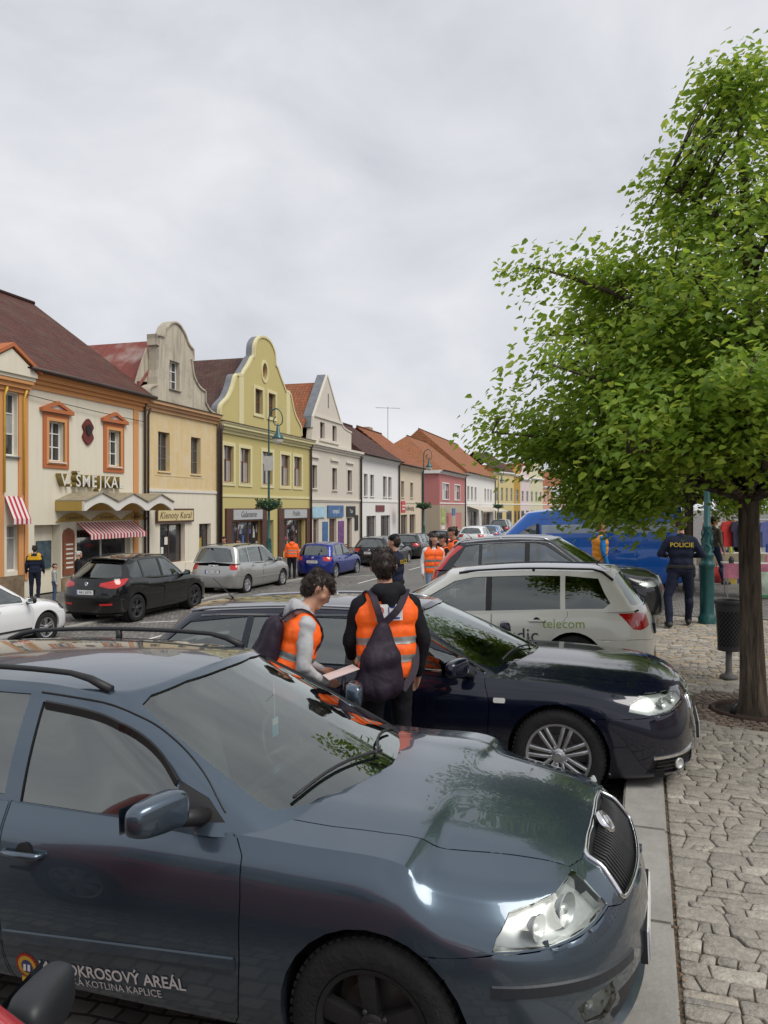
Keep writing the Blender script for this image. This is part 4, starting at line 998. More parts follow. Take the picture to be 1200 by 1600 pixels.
# local frame of a house: x along the facade, -y towards the street, z up
def wall(root, poly, holes, m, y0=0., thick=.35, name='wall'): return MB().prism(poly, y0, y0 + thick, 'xz', holes).build(name, m, root)
def rect(x0, z0, x1, z1): return [(x0, z0), (x1, z0), (x1, z1), (x0, z1)]
def bar(root, name, x0, x1, z0, z1, d, m, y0=0.):
    """horizontal or vertical trim standing d proud of the facade, butted into it"""
    return MB().box((x0, y0 - d, z0), (x1, y0 + .02, z1)).build(name, m, root)
def cornice(root, x0, x1, z, steps, m, y0=0., name='cornice', cap=None):
    pr = [(0.02, z)]
    zz = z
    for d, h in steps: pr += [(-d, zz), (-d, zz + h)]; zz += h
    pr += [(.02, zz)]
    b = MB(); b.prism([(p[0], p[1]) for p in pr], x0, x1, 'yz'); o = b.build(name, m, root); o.location.y = y0
    if cap: c = MB(); c.hexa([(x0 - .03, -steps[-1][0] - .05, zz), (x1 + .03, -steps[-1][0] - .05, zz), (x1 + .03, .02, zz + .06), (x0 - .03, .02, zz + .06), (x0 - .03, -steps[-1][0] - .05, zz + .03), (x1 + .03, -steps[-1][0] - .05, zz + .03), (x1 + .03, .02, zz + .10), (x0 - .03, .02, zz + .10)]); c.build('ledge_cap', cap, root).location.y = y0
    return zz
def window(root, x0, z0, x1, z1, m, cols=2, rows=(.62,), inset=.16, y0=0., panes=M_PANE, sill=None, sillm=None, fr=.055, split=True):
    """casement window: frame with glazing bars, panes as sub-parts, sill"""
    b = MB(); y = y0 + inset; d = .05; w = x1 - x0; h = z1 - z0
    b.box((x0, y, z0), (x0 + fr, y + d, z1)); b.box((x1 - fr, y, z0), (x1, y + d, z1)); b.box((x0 + fr, y, z0), (x1 - fr, y + d, z0 + fr)); b.box((x0 + fr, y, z1 - fr), (x1 - fr, y + d, z1))
    xs = [x0 + fr] + [lerp(x0, x1, k / cols) for k in range(1, cols)] + [x1 - fr]; zs = [z0 + fr] + [lerp(z0, z1, f) for f in rows] + [z1 - fr]
    for x in xs[1:-1]: b.box((x - fr * .45, y - .008, z0 + fr), (x + fr * .45, y + d, z1 - fr))
    for z in zs[1:-1]: b.box((x0 + fr, y - .004, z - fr * .35), (x1 - fr, y + d - .004, z + fr * .35))
    o = b.build('window', m, root); pm = [panes] if not isinstance(panes, (list, tuple)) else panes; k = 0
    if split:
        for i in range(len(xs) - 1):
            for j in range(len(zs) - 1):
                p = MB(); p.box((xs[i], y + .025, zs[j]), (xs[i + 1], y + .032, zs[j + 1])); p.build('pane', pm[(i + j) % len(pm)], o); k += 1
    else: p = MB(); p.box((x0 + fr, y + .025, z0 + fr), (x1 - fr, y + .032, z1 - fr)); p.build('pane', pm[0], o)
    if sill: s_ = MB(); s_.hexa([(x0 - .06, y0 - sill, z0 - .07), (x1 + .06, y0 - sill, z0 - .07), (x1 + .06, y0 + inset, z0 - .07), (x0 - .06, y0 + inset, z0 - .07), (x0 - .06, y0 - sill, z0 - .035), (x1 + .06, y0 - sill, z0 - .035), (x1 + .06, y0 + inset, z0 - .003), (x0 - .06, y0 + inset, z0 - .003)]); s_.build('sill', sillm or m, o)
    return o
def surround(root, x0, z0, x1, z1, w, d, m, y0=0., ears=0., bottom=True):
    z2 = z0 - (w if bottom else 0); return MB().prism(rect(x0 - w - ears, z2, x1 + w + ears, z1 + w), y0 - d, y0 + .02, 'xz', [rect(x0, z0, x1, z1)[::-1]] if bottom else []).build('window_surround', m, root) if bottom else None
def pipe(root, x, z0, z1, m=M_PIPE, y=-.12, r=.05): return MB().tube([(x, y, z0), (x, y, z1 - .3), (x, y - .12, z1)], r, 8).build('downpipe', m, root, True)
def roofplane(root, pts, m, name='roof', th=.10, uvrot=None):
    """one sloping sheet of tiles; pts: eave left, eave right, ridge right, ridge left (local)"""
    P = [Vector(p) for p in pts]; e = (P[1] - P[0]).normalized(); n = (P[1] - P[0]).cross(P[-1] - P[0]).normalized()
    if n.z < 0: n = -n
    u = n.cross(e); k = len(P); V = [tuple(p) for p in P] + [tuple(p - n * th) for p in P]
    F = [tuple(range(k)), tuple(range(k, 2 * k))[::-1]] + [(i, (i + 1) % k, (i + 1) % k + k, i + k) for i in range(k)]
    o = mk(name, V, F, m, root); uv = o.data.uv_layers.new(name='UVMap')
    for lp in o.data.loops: c = o.data.vertices[lp.vertex_index].co - P[0]; uv.data[lp.index].uv = (c.dot(e), c.dot(u))
    return o
def gable_roof(root, x0, x1, xr, ze, zr, depth, m, y0=.1):
    """ridge running away from the street behind a gable"""
    roofplane(root, [(x0 - .1, y0 + depth, ze - .05), (x0 - .1, y0, ze - .05), (xr, y0, zr), (xr, y0 + depth, zr)], m); roofplane(root, [(x1 + .1, y0, ze - .05), (x1 + .1, y0 + depth, ze - .05), (xr, y0 + depth, zr), (xr, y0, zr)], m)
def street_roof(root, x0, x1, ze, zr, run, m, y0=-.35, hipl=0., hipr=0.):
    roofplane(root, [(x0, y0, ze), (x1, y0, ze), (x1 - hipr, y0 + run, zr), (x0 + hipl, y0 + run, zr)], m)
    roofplane(root, [(x1, y0 + 2 * run, ze), (x0, y0 + 2 * run, ze), (x0 + hipl, y0 + run, zr), (x1 - hipr, y0 + run, zr)], m)
    if hipr: roofplane(root, [(x1, y0, ze), (x1, y0 + 2 * run, ze), (x1 - hipr, y0 + run, zr)], m)
    if hipl: roofplane(root, [(x0, y0 + 2 * run, ze), (x0, y0, ze), (x0 + hipl, y0 + run, zr)], m)
    b = MB(); b.tube([(x0 + hipl, y0 + run, zr + .03), (x1 - hipr, y0 + run, zr + .03)], .10, 8); b.build('ridge', m, root, True)
def gutter(root, x0, x1, z, y=-.42, m=M_PIPE): return MB().tube([(x0, y, z), (x1, y, z)], .07, 8).build('gutter', m, root, True)
def smooth_curve(keys, n=5):
    """rounded outline through keys (x,z)"""
    t = np.concatenate([[0], np.cumsum(np.linalg.norm(np.diff(np.array(keys), axis=0), axis=1))]); q = np.concatenate([np.linspace(t[i], t[i + 1], n, endpoint=False) for i in range(len(t) - 1)] + [[t[-1]]])
    return [tuple(p) for p in crom(t, np.array(keys, float), q)]
def gable_edge(root, pts, y0, y1, m, th=.10, name='gable_coping'):
    """coping sheet laid along the top of a shaped gable"""
    V = []; F = []; n = len(pts)
    for i, p in enumerate(pts):
        a, c = pts[max(i - 1, 0)], pts[min(i + 1, n - 1)]; tx, tz = c[0] - a[0], c[1] - a[1]; l = math.hypot(tx, tz) or 1; nx, nz = -tz / l, tx / l
        if nz < 0 and abs(nz) > .2: nx, nz = -nx, -nz
        for y in (y0, y1):
            for d in (-.02, th): V.append((p[0] + nx * d, y, p[1] + nz * d))
    for i in range(n - 1):
        o = 4 * i; F += [(o, o + 4, o + 5, o + 1), (o + 1, o + 5, o + 7, o + 3), (o + 3, o + 7, o + 6, o + 2), (o + 2, o + 6, o + 4, o)]
    F += [(0, 1, 3, 2), (4 * n - 4, 4 * n - 2, 4 * n - 1, 4 * n - 3)]
    return mk(name, V, F, m, root)
def sign(root, name, x0, z0, x1, z1, m, y=-.10, txt=None, tm=None, size=None, d=.06, **kw):
    o = MB().box((x0, y, z0), (x1, y + d, z1)).build(name, m, root)
    if txt: lettering('lettering', txt, size or (z1 - z0) * .7, tm, o, Matrix(((1, 0, 0, (x0 + x1) / 2), (0, 0, -1, y - .002), (0, 1, 0, (z0 + z1) / 2), (0, 0, 0, 1))), .004, **kw)
    return o
def body_block(root, w, h, depth, m, x0=0.): MB().box((x0 + .01, .37, 0), (x0 + w - .01, depth, h)).build('house_body', m, root)
M_CREAM = plaster('cream render', (.72, .67, .54), .10); M_ORANGE = plaster('orange trim', (.62, .30, .12), .12); M_ORED = plaster('terracotta trim', (.46, .15, .06), .12)
M_TRIMW = plaster('white trim', (.70, .68, .62), .12); M_STONEP = mat('rubble plinth', (.22, .16, .10), .85, var=.4, scale=4, bump=.6, bscale=9)
T_BROWN = tiles('brown red tiles', (.115, .040, .028), (.075, .030, .024), .35); T_RED = tiles('orange tiles', (.34, .115, .048), (.25, .085, .04), .35); T_DARK = tiles('dark brown tiles', (.10, .042, .032), (.06, .03, .026), .3)
T_ORG = tiles('weathered orange tiles', (.36, .14, .06), (.27, .11, .055), .45, mosscol=(.22, .13, .07))
# --- striped fabric
def stripes(name, c1, c2, per):
    m, N, L, b = nt(name); g = N.new('ShaderNodeTexCoord'); sx = N.new('ShaderNodeSeparateXYZ'); L.new(g.outputs['Object'], sx.inputs[0])
    d = N.new('ShaderNodeMath'); d.operation = 'DIVIDE'; d.inputs[1].default_value = per; L.new(sx.outputs['X'], d.inputs[0]); f = N.new('ShaderNodeMath'); f.operation = 'FRACT'; L.new(d.outputs[0], f.inputs[0]); gt = N.new('ShaderNodeMath'); gt.operation = 'GREATER_THAN'; gt.inputs[1].default_value = .5; L.new(f.outputs[0], gt.inputs[0])
    c = N.new('ShaderNodeMix'); c.data_type = 'RGBA'; c.inputs['A'].default_value = (*c1, 1); c.inputs['B'].default_value = (*c2, 1); L.new(gt.outputs[0], c.inputs['Factor']); L.new(c.outputs['Result'], b.inputs['Base Color']); b.inputs['Roughness'].default_value = .85
    MATS[name] = m; return m
M_AWN = stripes('red and white awning cloth', (.70, .66, .62), (.45, .03, .06), .21)
def awning(root, x0, x1, z1, drop, out, m, y0=-.03, name='awning'):
    b = MB(); b.hexa([(x0, y0 - out, z1 - drop), (x1, y0 - out, z1 - drop), (x1, y0, z1), (x0, y0, z1), (x0, y0 - out, z1 - drop + .03), (x1, y0 - out, z1 - drop + .03), (x1, y0, z1 + .03), (x0, y0, z1 + .03)])
    n = max(6, int((x1 - x0) / .21)); V = []
    b.box((x0, y0 - out - .01, z1 - drop - .16), (x1, y0 - out + .0, z1 - drop + .02))
    return b.build(name, m, root)
DARKSHOP = mat('shop interior glass', (.03, .03, .033), .05, 0, .5, var=.9, scale=2.2, spec=.8)
def shopfront(root, x0, z0, x1, z1, m, cols=2, inset=.2, goods=True):
    window(root, x0, z0, x1, z1, m, cols, (), inset, panes=DARKSHOP, fr=.07)
    if goods:
        rr = random.Random(int(x0 * 100) + 3)
        for k in range(int((x1 - x0) * 3)):
            x = rr.uniform(x0 + .12, x1 - .25); z = rr.uniform(z0 + .1, z1 - .55); w, h = rr.uniform(.1, .28), rr.uniform(.15, .5)
            c = rr.choice([(.5, .5, .48), (.35, .06, .08), (.08, .12, .3), (.5, .42, .3), (.25, .25, .27)])
            MB().prism([(x, z), (x + w, z), (x + w * .85, z + h), (x + w * .5, z + h * 1.1), (x + w * .15, z + h)], inset + .002, inset + .02).build('display_item', mat('display %d' % int(c[0] * 1000 + c[2] * 100), c, .7, var=.4, scale=12), root)

def h_left():
    r = house('cream_house', 'cream house with yellow pipes cut by the left edge of the picture', -3.4)
    W = 3.38; wins = [rect(2.52, 4.85, 3.1, 6.95)]; shop = [rect(2.62, .95, 3.18, 2.5)]; c = plaster('pale cream render', (.74, .70, .58), .1)
    wall(r, rect(0, 0, W, 7.7), wins + shop, c, 0); body_block(r, W, 7.7, 8, c)
    window(r, 2.52, 4.85, 3.1, 6.95, M_WHITE, 1, (.35, .68), panes=[M_PANE, M_PANEC], sill=.1, sillm=M_ZINC); window(r, 2.62, .95, 3.18, 2.5, M_WHITE, 1, (.72,), panes=M_PANEC)
    for x in (2.24, 3.12): bar(r, 'pilaster', x, x + .22, 0.8, 7.0, .05, M_ORANGE)
    cornice(r, 0, W + .15, 7.0, ((.12, .14), (.22, .16), (.32, .10)), M_ORANGE); cornice(r, 0, W + .2, 7.42, ((.34, .12), (.42, .12)), M_CREAM)
    MB().prism([(1.2, 7.66), (3.6, 7.66), (2.4, 8.35)], -.42, .02).build('pediment', M_CREAM, r); MB().prism([(1.1, 7.68), (2.4, 8.42), (3.72, 7.68), (3.72, 7.80), (2.4, 8.55), (1.1, 7.80)], -.5, .02).build('pediment_moulding', M_ORED, r)
    y = mat('yellow pipe', (.70, .45, .05), .5); pipe(r, 2.42, 3.6, 7.1, y, -.1, .035); pipe(r, 3.30, 3.6, 7.1, y, -.1, .035)
    a = awning(r, 2.5, 3.3, 3.45, .75, .35, M_AWN); bar(r, 'plinth', 0, W, 0, .8, .04, M_STONEP)
    street_roof(r, -2., W, 7.7, 11.6, 5.5, T_BROWN)
h_left()

def h_smejkal():
    r = house('cream_shop_house', 'cream shop house with orange trim, arched canopy and dark tiled roof', 0.)
    W = 7.05; w1 = rect(1.16, 4.78, 1.98, 6.22); w2 = rect(4.55, 4.78, 5.35, 6.22)
    holes = [w1, w2, rect(.5, .0, 1.85, 2.48), rect(2.72, .55, 6.1, 2.3)]
    wall(r, rect(0, 0, W, 7.75), holes, M_CREAM); body_block(r, W, 7.75, 9, M_CREAM)
    for w in (w1, w2):
        (x0, z0), _, (x1, z1), _ = w
        window(r, x0, z0, x1, z1, M_WHITE, 2, (.36, .7), sill=.12, sillm=M_WHITE); surround(r, x0, z0, x1, z1, .26, .05, M_ORED); surround(r, x0, z0, x1, z1, .12, .075, M_ORANGE)
        MB().prism([(x0 - .42, z1 + .30), (x1 + .42, z1 + .30), (x1 + .42, z1 + .42), (lerp(x0, x1, .5), z1 + .74), (x0 - .42, z1 + .42)], -.16, .02, 'xz', [[(x0 - .1, z1 + .43), (lerp(x0, x1, .5), z1 + .61), (x1 + .1, z1 + .43)]]).build('pediment', M_ORED, r)
        MB().prism([(x0 - .1, z1 + .43), (x1 + .1, z1 + .43), (lerp(x0, x1, .5), z1 + .61)], -.06, .02).build('pediment_field', M_TRIMW, r)
    cornice(r, -.02, W + .05, 7.25, ((.06, .18), (.14, .14), (.26, .14), (.34, .08)), M_ORANGE)
    for x0, x1 in ((.0, .16), (6.28, 6.62)): bar(r, 'pilaster', x0, x1, .6, 7.25, .05, M_ORANGE)
    street_roof(r, -.3, W + .25, 7.86, 12.4, 6.4, T_BROWN, -.45); gutter(r, -.2, W + .2, 7.84, -.52)
    # carved crest
    MB().prism(smooth_curve([(3.10, 6.35), (3.0, 6.2), (3.1, 6.02), (3.0, 5.8), (3.16, 5.6), (3.32, 5.5), (3.48, 5.6), (3.64, 5.8), (3.54, 6.02), (3.64, 6.2), (3.54, 6.35), (3.32, 6.52), (3.10, 6.35)], 3)[:-1], -.07, .02).build('wall_crest', mat('crest dark red', (.13, .02, .015), .6, var=.5, scale=5, bump=.8, bscale=12), r)
    MB().prism(smooth_curve([(3.18, 6.2), (3.2, 5.95), (3.32, 5.86), (3.44, 5.95), (3.46, 6.2), (3.32, 6.3), (3.18, 6.2)], 3)[:-1], -.10, -.06).build('wall_crest_field', mat('crest black', (.015, .012, .012), .6, bump=.6, bscale=20), r)
    # raised name lettering
    gold = mat('weathered gold', (.23, .17, .04), .5, .3); wl_ = mat('white letter face', (.68, .67, .62), .5)
    for x, chx in zip((1.75, 2.08, 2.50, 2.95, 3.42, 3.80, 4.22, 4.68, 5.12), 'V.ŠMEJKAL'):
        M = Matrix(((1, 0, 0, x), (0, 0, -1, -.14), (0, 1, 0, 4.08), (0, 0, 0, 1))); M2 = M.copy(); M2[1][3] = -.255; lo_ = lettering('name_letter', chx, .64, gold, r, M, .11, bold=.016); lettering('letter_face', chx, .64, wl_, lo_, M2, .003, bold=.006)
    # canopy of three arched bays
    X = [1.55, 3.50, 5.45, 7.40]; out = 1.25; och = plaster('ochre soffit', (.42, .29, .08), .15); slate = mat('canopy sheet', (.30, .26, .18), .6, var=.3)
    for i in range(3):
        a, b_ = X[i], X[i + 1]; c = (a + b_) / 2
        arch = [(lerp(a + .10, b_ - .10, k / 12), 2.98 + .30 * math.sin(math.pi * k / 12)) for k in range(13)]
        MB().prism([(a, 2.98), (a, 3.32), (c, 3.64), (b_, 3.32), (b_, 2.98)] + arch[::-1], -out, -out + .10).build('canopy_fascia', M_TRIMW, r)
        for (p, q) in (((a, 3.32), (c, 3.64)), ((c, 3.64), (b_, 3.32))): MB().hexa([(p[0], -out - .06, p[1] + .005), (q[0], -out - .06, q[1] + .005), (q[0], 0, q[1] + .005), (p[0], 0, p[1] + .005), (p[0], -out - .06, p[1] + .05), (q[0], -out - .06, q[1] + .05), (q[0], 0, q[1] + .05), (p[0], 0, p[1] + .05)]).build('canopy_roof', slate, r)
        V = [(x, y, z + .005) for y in (-out + .1, -.01) for x, z in arch]; F = [(k, k + 1, 14 + k, 13 + k) for k in range(12)]; mk('canopy_vault', V, F, och, r, True)
        MB().prism([(lerp(a, b_, k / 10), 2.58 + .32 * math.sin(math.pi * k / 10)) for k in range(11)], -.05, .02).build('name_panel', och, r)
        lettering('lettering', ('CUKRÁŘSTVÍ', 'POTRAVINY', 'LAHŮDKY')[i], .16, M_DKWOOD, r, Matrix(((1, 0, 0, c), (0, 0, -1, -.055), (0, 1, 0, 2.70), (0, 0, 0, 1))), .003)
    MB().box((X[0] - .02, -out + .1, 2.98), (X[0] + .06, -.01, 3.32)).build('canopy_side', och, r); MB().box((X[3] - .06, -out + .1, 2.98), (X[3] + .02, -.01, 3.32)).build('canopy_side', och, r)
    window(r, .5, .0, 1.85, 2.48, M_WHITE, 2, (), .6, panes=DARKSHOP); MB().box((.98, .3, .9), (1.72, .34, 1.9)).build('poster', mat('food poster', (.05, .08, .10), .4, var=.9, scale=3), r)
    MB().prism(rect(1.92, .6, 2.5, 2.1)[:2] + [(2.5, 2.1), (2.42, 2.25), (2.21, 2.34), (2.0, 2.25), (1.92, 2.1)], -.09, .02).build('menu_board', M_BROWN, r)
    for k in range(6): MB().box((2.02, -.10, .85 + k * .17), (2.40, -.09, .91 + k * .17)).build('menu_line', M_TRIMW, r)
    shopfront(r, 2.72, .55, 6.1, 2.3, M_WHITE, 2, .2, False); awning(r, 2.7, 6.3, 2.5, .45, .6, M_AWN); bar(r, 'plinth', 1.86, W, 0, .5, .05, M_STONEP)
    pipe(r, 6.98, .2, 7.75); MB().tube([(0, -.12, 6.98), (1.8, -.13, 6.9), (3.6, -.13, 6.84), (5.4, -.13, 6.8), (7.0, -.12, 6.78)], .014, 5).build('wall_cable', M_BLACK, r)
h_smejkal()

def h_klenoty():
    r = house('ochre_house', 'weathered ochre house with grey curved gable and jeweller sign', 7.1)
    W = 6.35; och = plaster('peeling ochre render', (.66, .50, .26), 1.0, (.68, .61, .47), 1.6, .3, .7); grey = plaster('stained grey render', (.53, .475, .375), .75, (.16, .145, .12), 1.1, .4, .7); crm = plaster('cream ground floor', (.74, .68, .56), .10)
    w1, w2 = rect(1.05, 4.74, 2.0, 6.5), rect(3.85, 4.72, 4.75, 6.5); dr, wn_ = rect(1.2, .55, 3.3, 2.36), rect(4.6, 0.1, 5.75, 2.3)
    wall(r, rect(0, 0, W, 3.85), [dr, wn_], crm); wall(r, rect(0, 3.85, W, 7.6), [w1, w2], och, name='upper_wall'); body_block(r, W, 7.6, 9, crm)
    for w in (w1, w2): window(r, w[0][0], w[0][1], w[2][0], w[2][1], M_GREYW, 2, (.33, .64), .2, panes=M_PANE, sill=.06, sillm=och)
    bar(r, 'band', -.0, W, 3.80, 3.92, .05, M_TRIMW); bar(r, 'window_frame_line', .85, 4.98, 4.52, 4.58, .015, och)
    cornice(r, -.02, W + .02, 7.35, ((.10, .16), (.2, .14), (.32, .14)), plaster('salmon cornice', (.55, .33, .18), .5, (.2, .15, .1)), cap=mat('mossy ledge', (.09, .085, .065), .95, var=.6, scale=5))
    # curved gable
    L_ = smooth_curve([(.15, 7.85), (.35, 8.3), (.9, 8.55)], 4) + [(.92, 8.9), (1.0, 9.2)] + smooth_curve([(1.0, 9.2), (1.02, 9.9), (1.0, 10.3)], 3) + [(.85, 10.32), (.85, 10.75), (1.45, 10.8)] + smooth_curve([(1.45, 10.8), (1.75, 11.3), (2.45, 11.65), (3.15, 11.35), (3.6, 10.85), (3.95, 10.7)], 4) + [(4.0, 10.2), (3.8, 10.15)] + smooth_curve([(3.8, 10.15), (4.05, 9.4), (4.65, 8.95), (5.1, 8.85)], 4) + [(5.12, 8.3)] + smooth_curve([(5.12, 8.3), (5.5, 8.0), (6.1, 7.85)], 3)
    gw = rect(1.95, 8.55, 2.8, 9.85)
    wall(r, [(.1, 7.8)] + L_ + [(6.2, 7.8)], [gw], grey, -.02, .4, 'gable'); gable_edge(r, L_, -.1, .42, grey, .06)
    window(r, 1.95, 8.55, 2.8, 9.85, M_WHITE, 2, (.3, .65), .18, sill=.1, sillm=M_GREYW)
    metal = tiles('weathered red sheet', (.20, .06, .05), (.24, .075, .06), 1.0, .9, 40., (.40, .33, .30)); gable_roof(r, -.3, 5.8, 2.5, 7.9, 10.9, 10, metal, .38)
    MB().prism([(.1, 7.9), (.1, 8.6), (.9, 8.7), (1.0, 9.5), (.85, 10.2), (.3, 9.2), (-.2, 8.)], .44, .50).build('gable_back', grey, r)
    shopfront(r, 1.2, .55, 3.3, 2.36, M_DKWOOD, 2, .22, False); MB().box((1.55, .18, 1.0), (1.75, .2, 1.3)).build('notice', M_TRIMW, r); MB().box((1.85, .18, 1.4), (2.1, .2, 1.75)).build('notice', M_TRIMW, r)
    window(r, 4.6, .1, 5.75, 2.3, M_DKWOOD, 2, (.7,), .2); MB().box((4.68, .16, .3), (5.1, .2, 1.6)).build('door_curtain', mat('mustard cloth', (.35, .26, .03), .8), r)
    sg = sign(r, 'shop_sign', .78, 2.42, 3.9, 3.05, M_DKWOOD, -.13); MB().box((.86, -.14, 2.5), (3.82, -.12, 2.97)).build('sign_face', mat('cream sign', (.62, .52, .27), .5), sg); lettering('lettering', 'Klenoty Karal', .43, M_DKWOOD, sg, Matrix(((1, 0, 0, 2.30), (0, 0, -1, -.145), (0, 1, 0, 2.73), (0, 0, 0, 1))), .003, shear=.25, spacing=1.1)
    pipe(r, .12, .2, 7.4); pipe(r, W - .02, .2, 7.4, M_PIPE, -.14, .07); bar(r, 'plinth', 3.32, W, 0, .5, .04, crm)
h_klenoty()

def h_yellow():
    r = house('yellow_house', 'yellow house with tall curved gable, oculus and brown shopfronts', 13.6)
    W = 12.5; yel = plaster('mustard yellow render', (.53, .455, .195), .10, (.42, .36, .18)); pale = plaster('pale yellow trim', (.68, .62, .36), .06)
    xs = [(.5, 1.62), (2.4, 3.62), (5.15, 6.55), (7.75, 9.1), (9.75, 11.0)]; wins = [rect(a, 4.45, b, 6.35) for a, b in xs]
    sh1, dr, sh2 = rect(1.3, .35, 5.1, 2.35), rect(5.7, .0, 6.75, 2.35), rect(7.9, .35, 11.6, 2.35)
    wall(r, rect(0, 0, W, 7.3), wins + [sh1, dr, sh2], yel); body_block(r, W, 7.3, 12, yel)
    for w in wins:
        window(r, w[0][0], w[0][1], w[2][0], w[2][1], M_BROWN, 2, (.62,), .12, panes=[M_PANE, M_PANEC], sill=.05, sillm=pale); surround(r, w[0][0], w[0][1], w[2][0], w[2][1], .2, .05, pale)
    cornice(r, -.05, W + .05, 7.0, ((.1, .16), (.22, .14), (.36, .16), (.42, .08)), pale, cap=mat('brown ledge', (.10, .075, .065), .8)); bar(r, 'band', 0, W, 3.66, 3.8, .04, pale)
    half = smooth_curve([(.15, 7.75), (.25, 8.35), (.65, 8.7), (1.0, 8.95), (1.5, 9.6), (1.85, 10.35)], 4) + [(2.0, 10.5), (2.65, 10.55)] + smooth_curve([(2.65, 10.55), (3.0, 10.95), (3.45, 11.4), (3.9, 11.95)], 4) + [(4.15, 12.05)] + smooth_curve([(4.15, 12.05), (4.3, 12.9), (4.95, 13.45), (5.55, 13.55)], 5)
    half = [(x, 7.75 + (z - 7.75) * .90) for x, z in half]
    cx = 5.55; full_ = half + [(2 * cx - x, z) for x, z in half[::-1][1:]]; full_ = [(min(x, 12.0) if x > cx else x, z) for x, z in full_]
    g1, g2 = rect(4.15, 8.45, 5.15, 9.85), rect(5.9, 8.45, 6.9, 9.85); oc = [(5.45 + .33 * math.cos(a), 11.0 + .50 * math.sin(a)) for a in np.linspace(0, 2 * math.pi, 20, endpoint=False)]
    wall(r, [(.12, 7.6)] + full_ + [(11.2, 7.6)], [g1, g2, oc], yel, -.02, .4, 'gable'); gable_edge(r, full_, -.08, .12, pale, .10); gable_edge(r, full_, .13, .50, M_ZINC, .07, 'gable_flashing')
    MB().prism([(5.45 + .47 * math.cos(a), 11.0 + .66 * math.sin(a)) for a in np.linspace(0, 2 * math.pi, 20, endpoint=False)], -.07, .0, 'xz', [oc[::-1]]).build('oculus_surround', pale, r)
    MB().prism(oc, .14, .17).build('oculus_pane', M_BROWN, r)
    for w in (g1, g2): window(r, w[0][0], w[0][1], w[2][0], w[2][1], M_BROWN, 2, (.5,), .14); surround(r, w[0][0], w[0][1], w[2][0], w[2][1], .18, .06, pale, -.02)
    for x in (2.2, 8.5): bar(r, 'gable_pilaster', x, x + .55, 7.6, 10.4, .05, pale, -.02)
    gable_roof(r, 0.3, 10.8, cx, 8.0, 11.9, 14, T_DARK, .45)
    for sh, tx, (a, b) in ((sh1, 'Galanterie', (1.0, 5.3)), (sh2, 'Prádlo', (7.6, 12.0))):
        shopfront(r, sh[0][0], .35, sh[2][0], 2.35, M_BROWN, 3, .22); bar(r, 'shop_surround', a - .3, a + .32, 0, 3.05, .12, M_DKWOOD); bar(r, 'shop_surround', b - .32, b + .3, 0, 3.05, .12, M_DKWOOD); bar(r, 'shop_surround', a + .32, b - .32, 2.36, 3.05, .12, M_DKWOOD)
        sg = sign(r, 'shop_sign', a + .4, 2.44, b - .4, 2.98, mat('grey sign', (.42, .43, .44), .5), -.17, tx, M_BLACK, .46, shear=.3)
    window(r, 5.7, 0, 6.75, 2.35, M_BROWN, 1, (.75,), .25); pipe(r, .02, .2, 7.3, M_PIPE, -.16, .08); pipe(r, W - .1, .2, 7.3, M_PIPE, -.14, .07)
h_yellow()

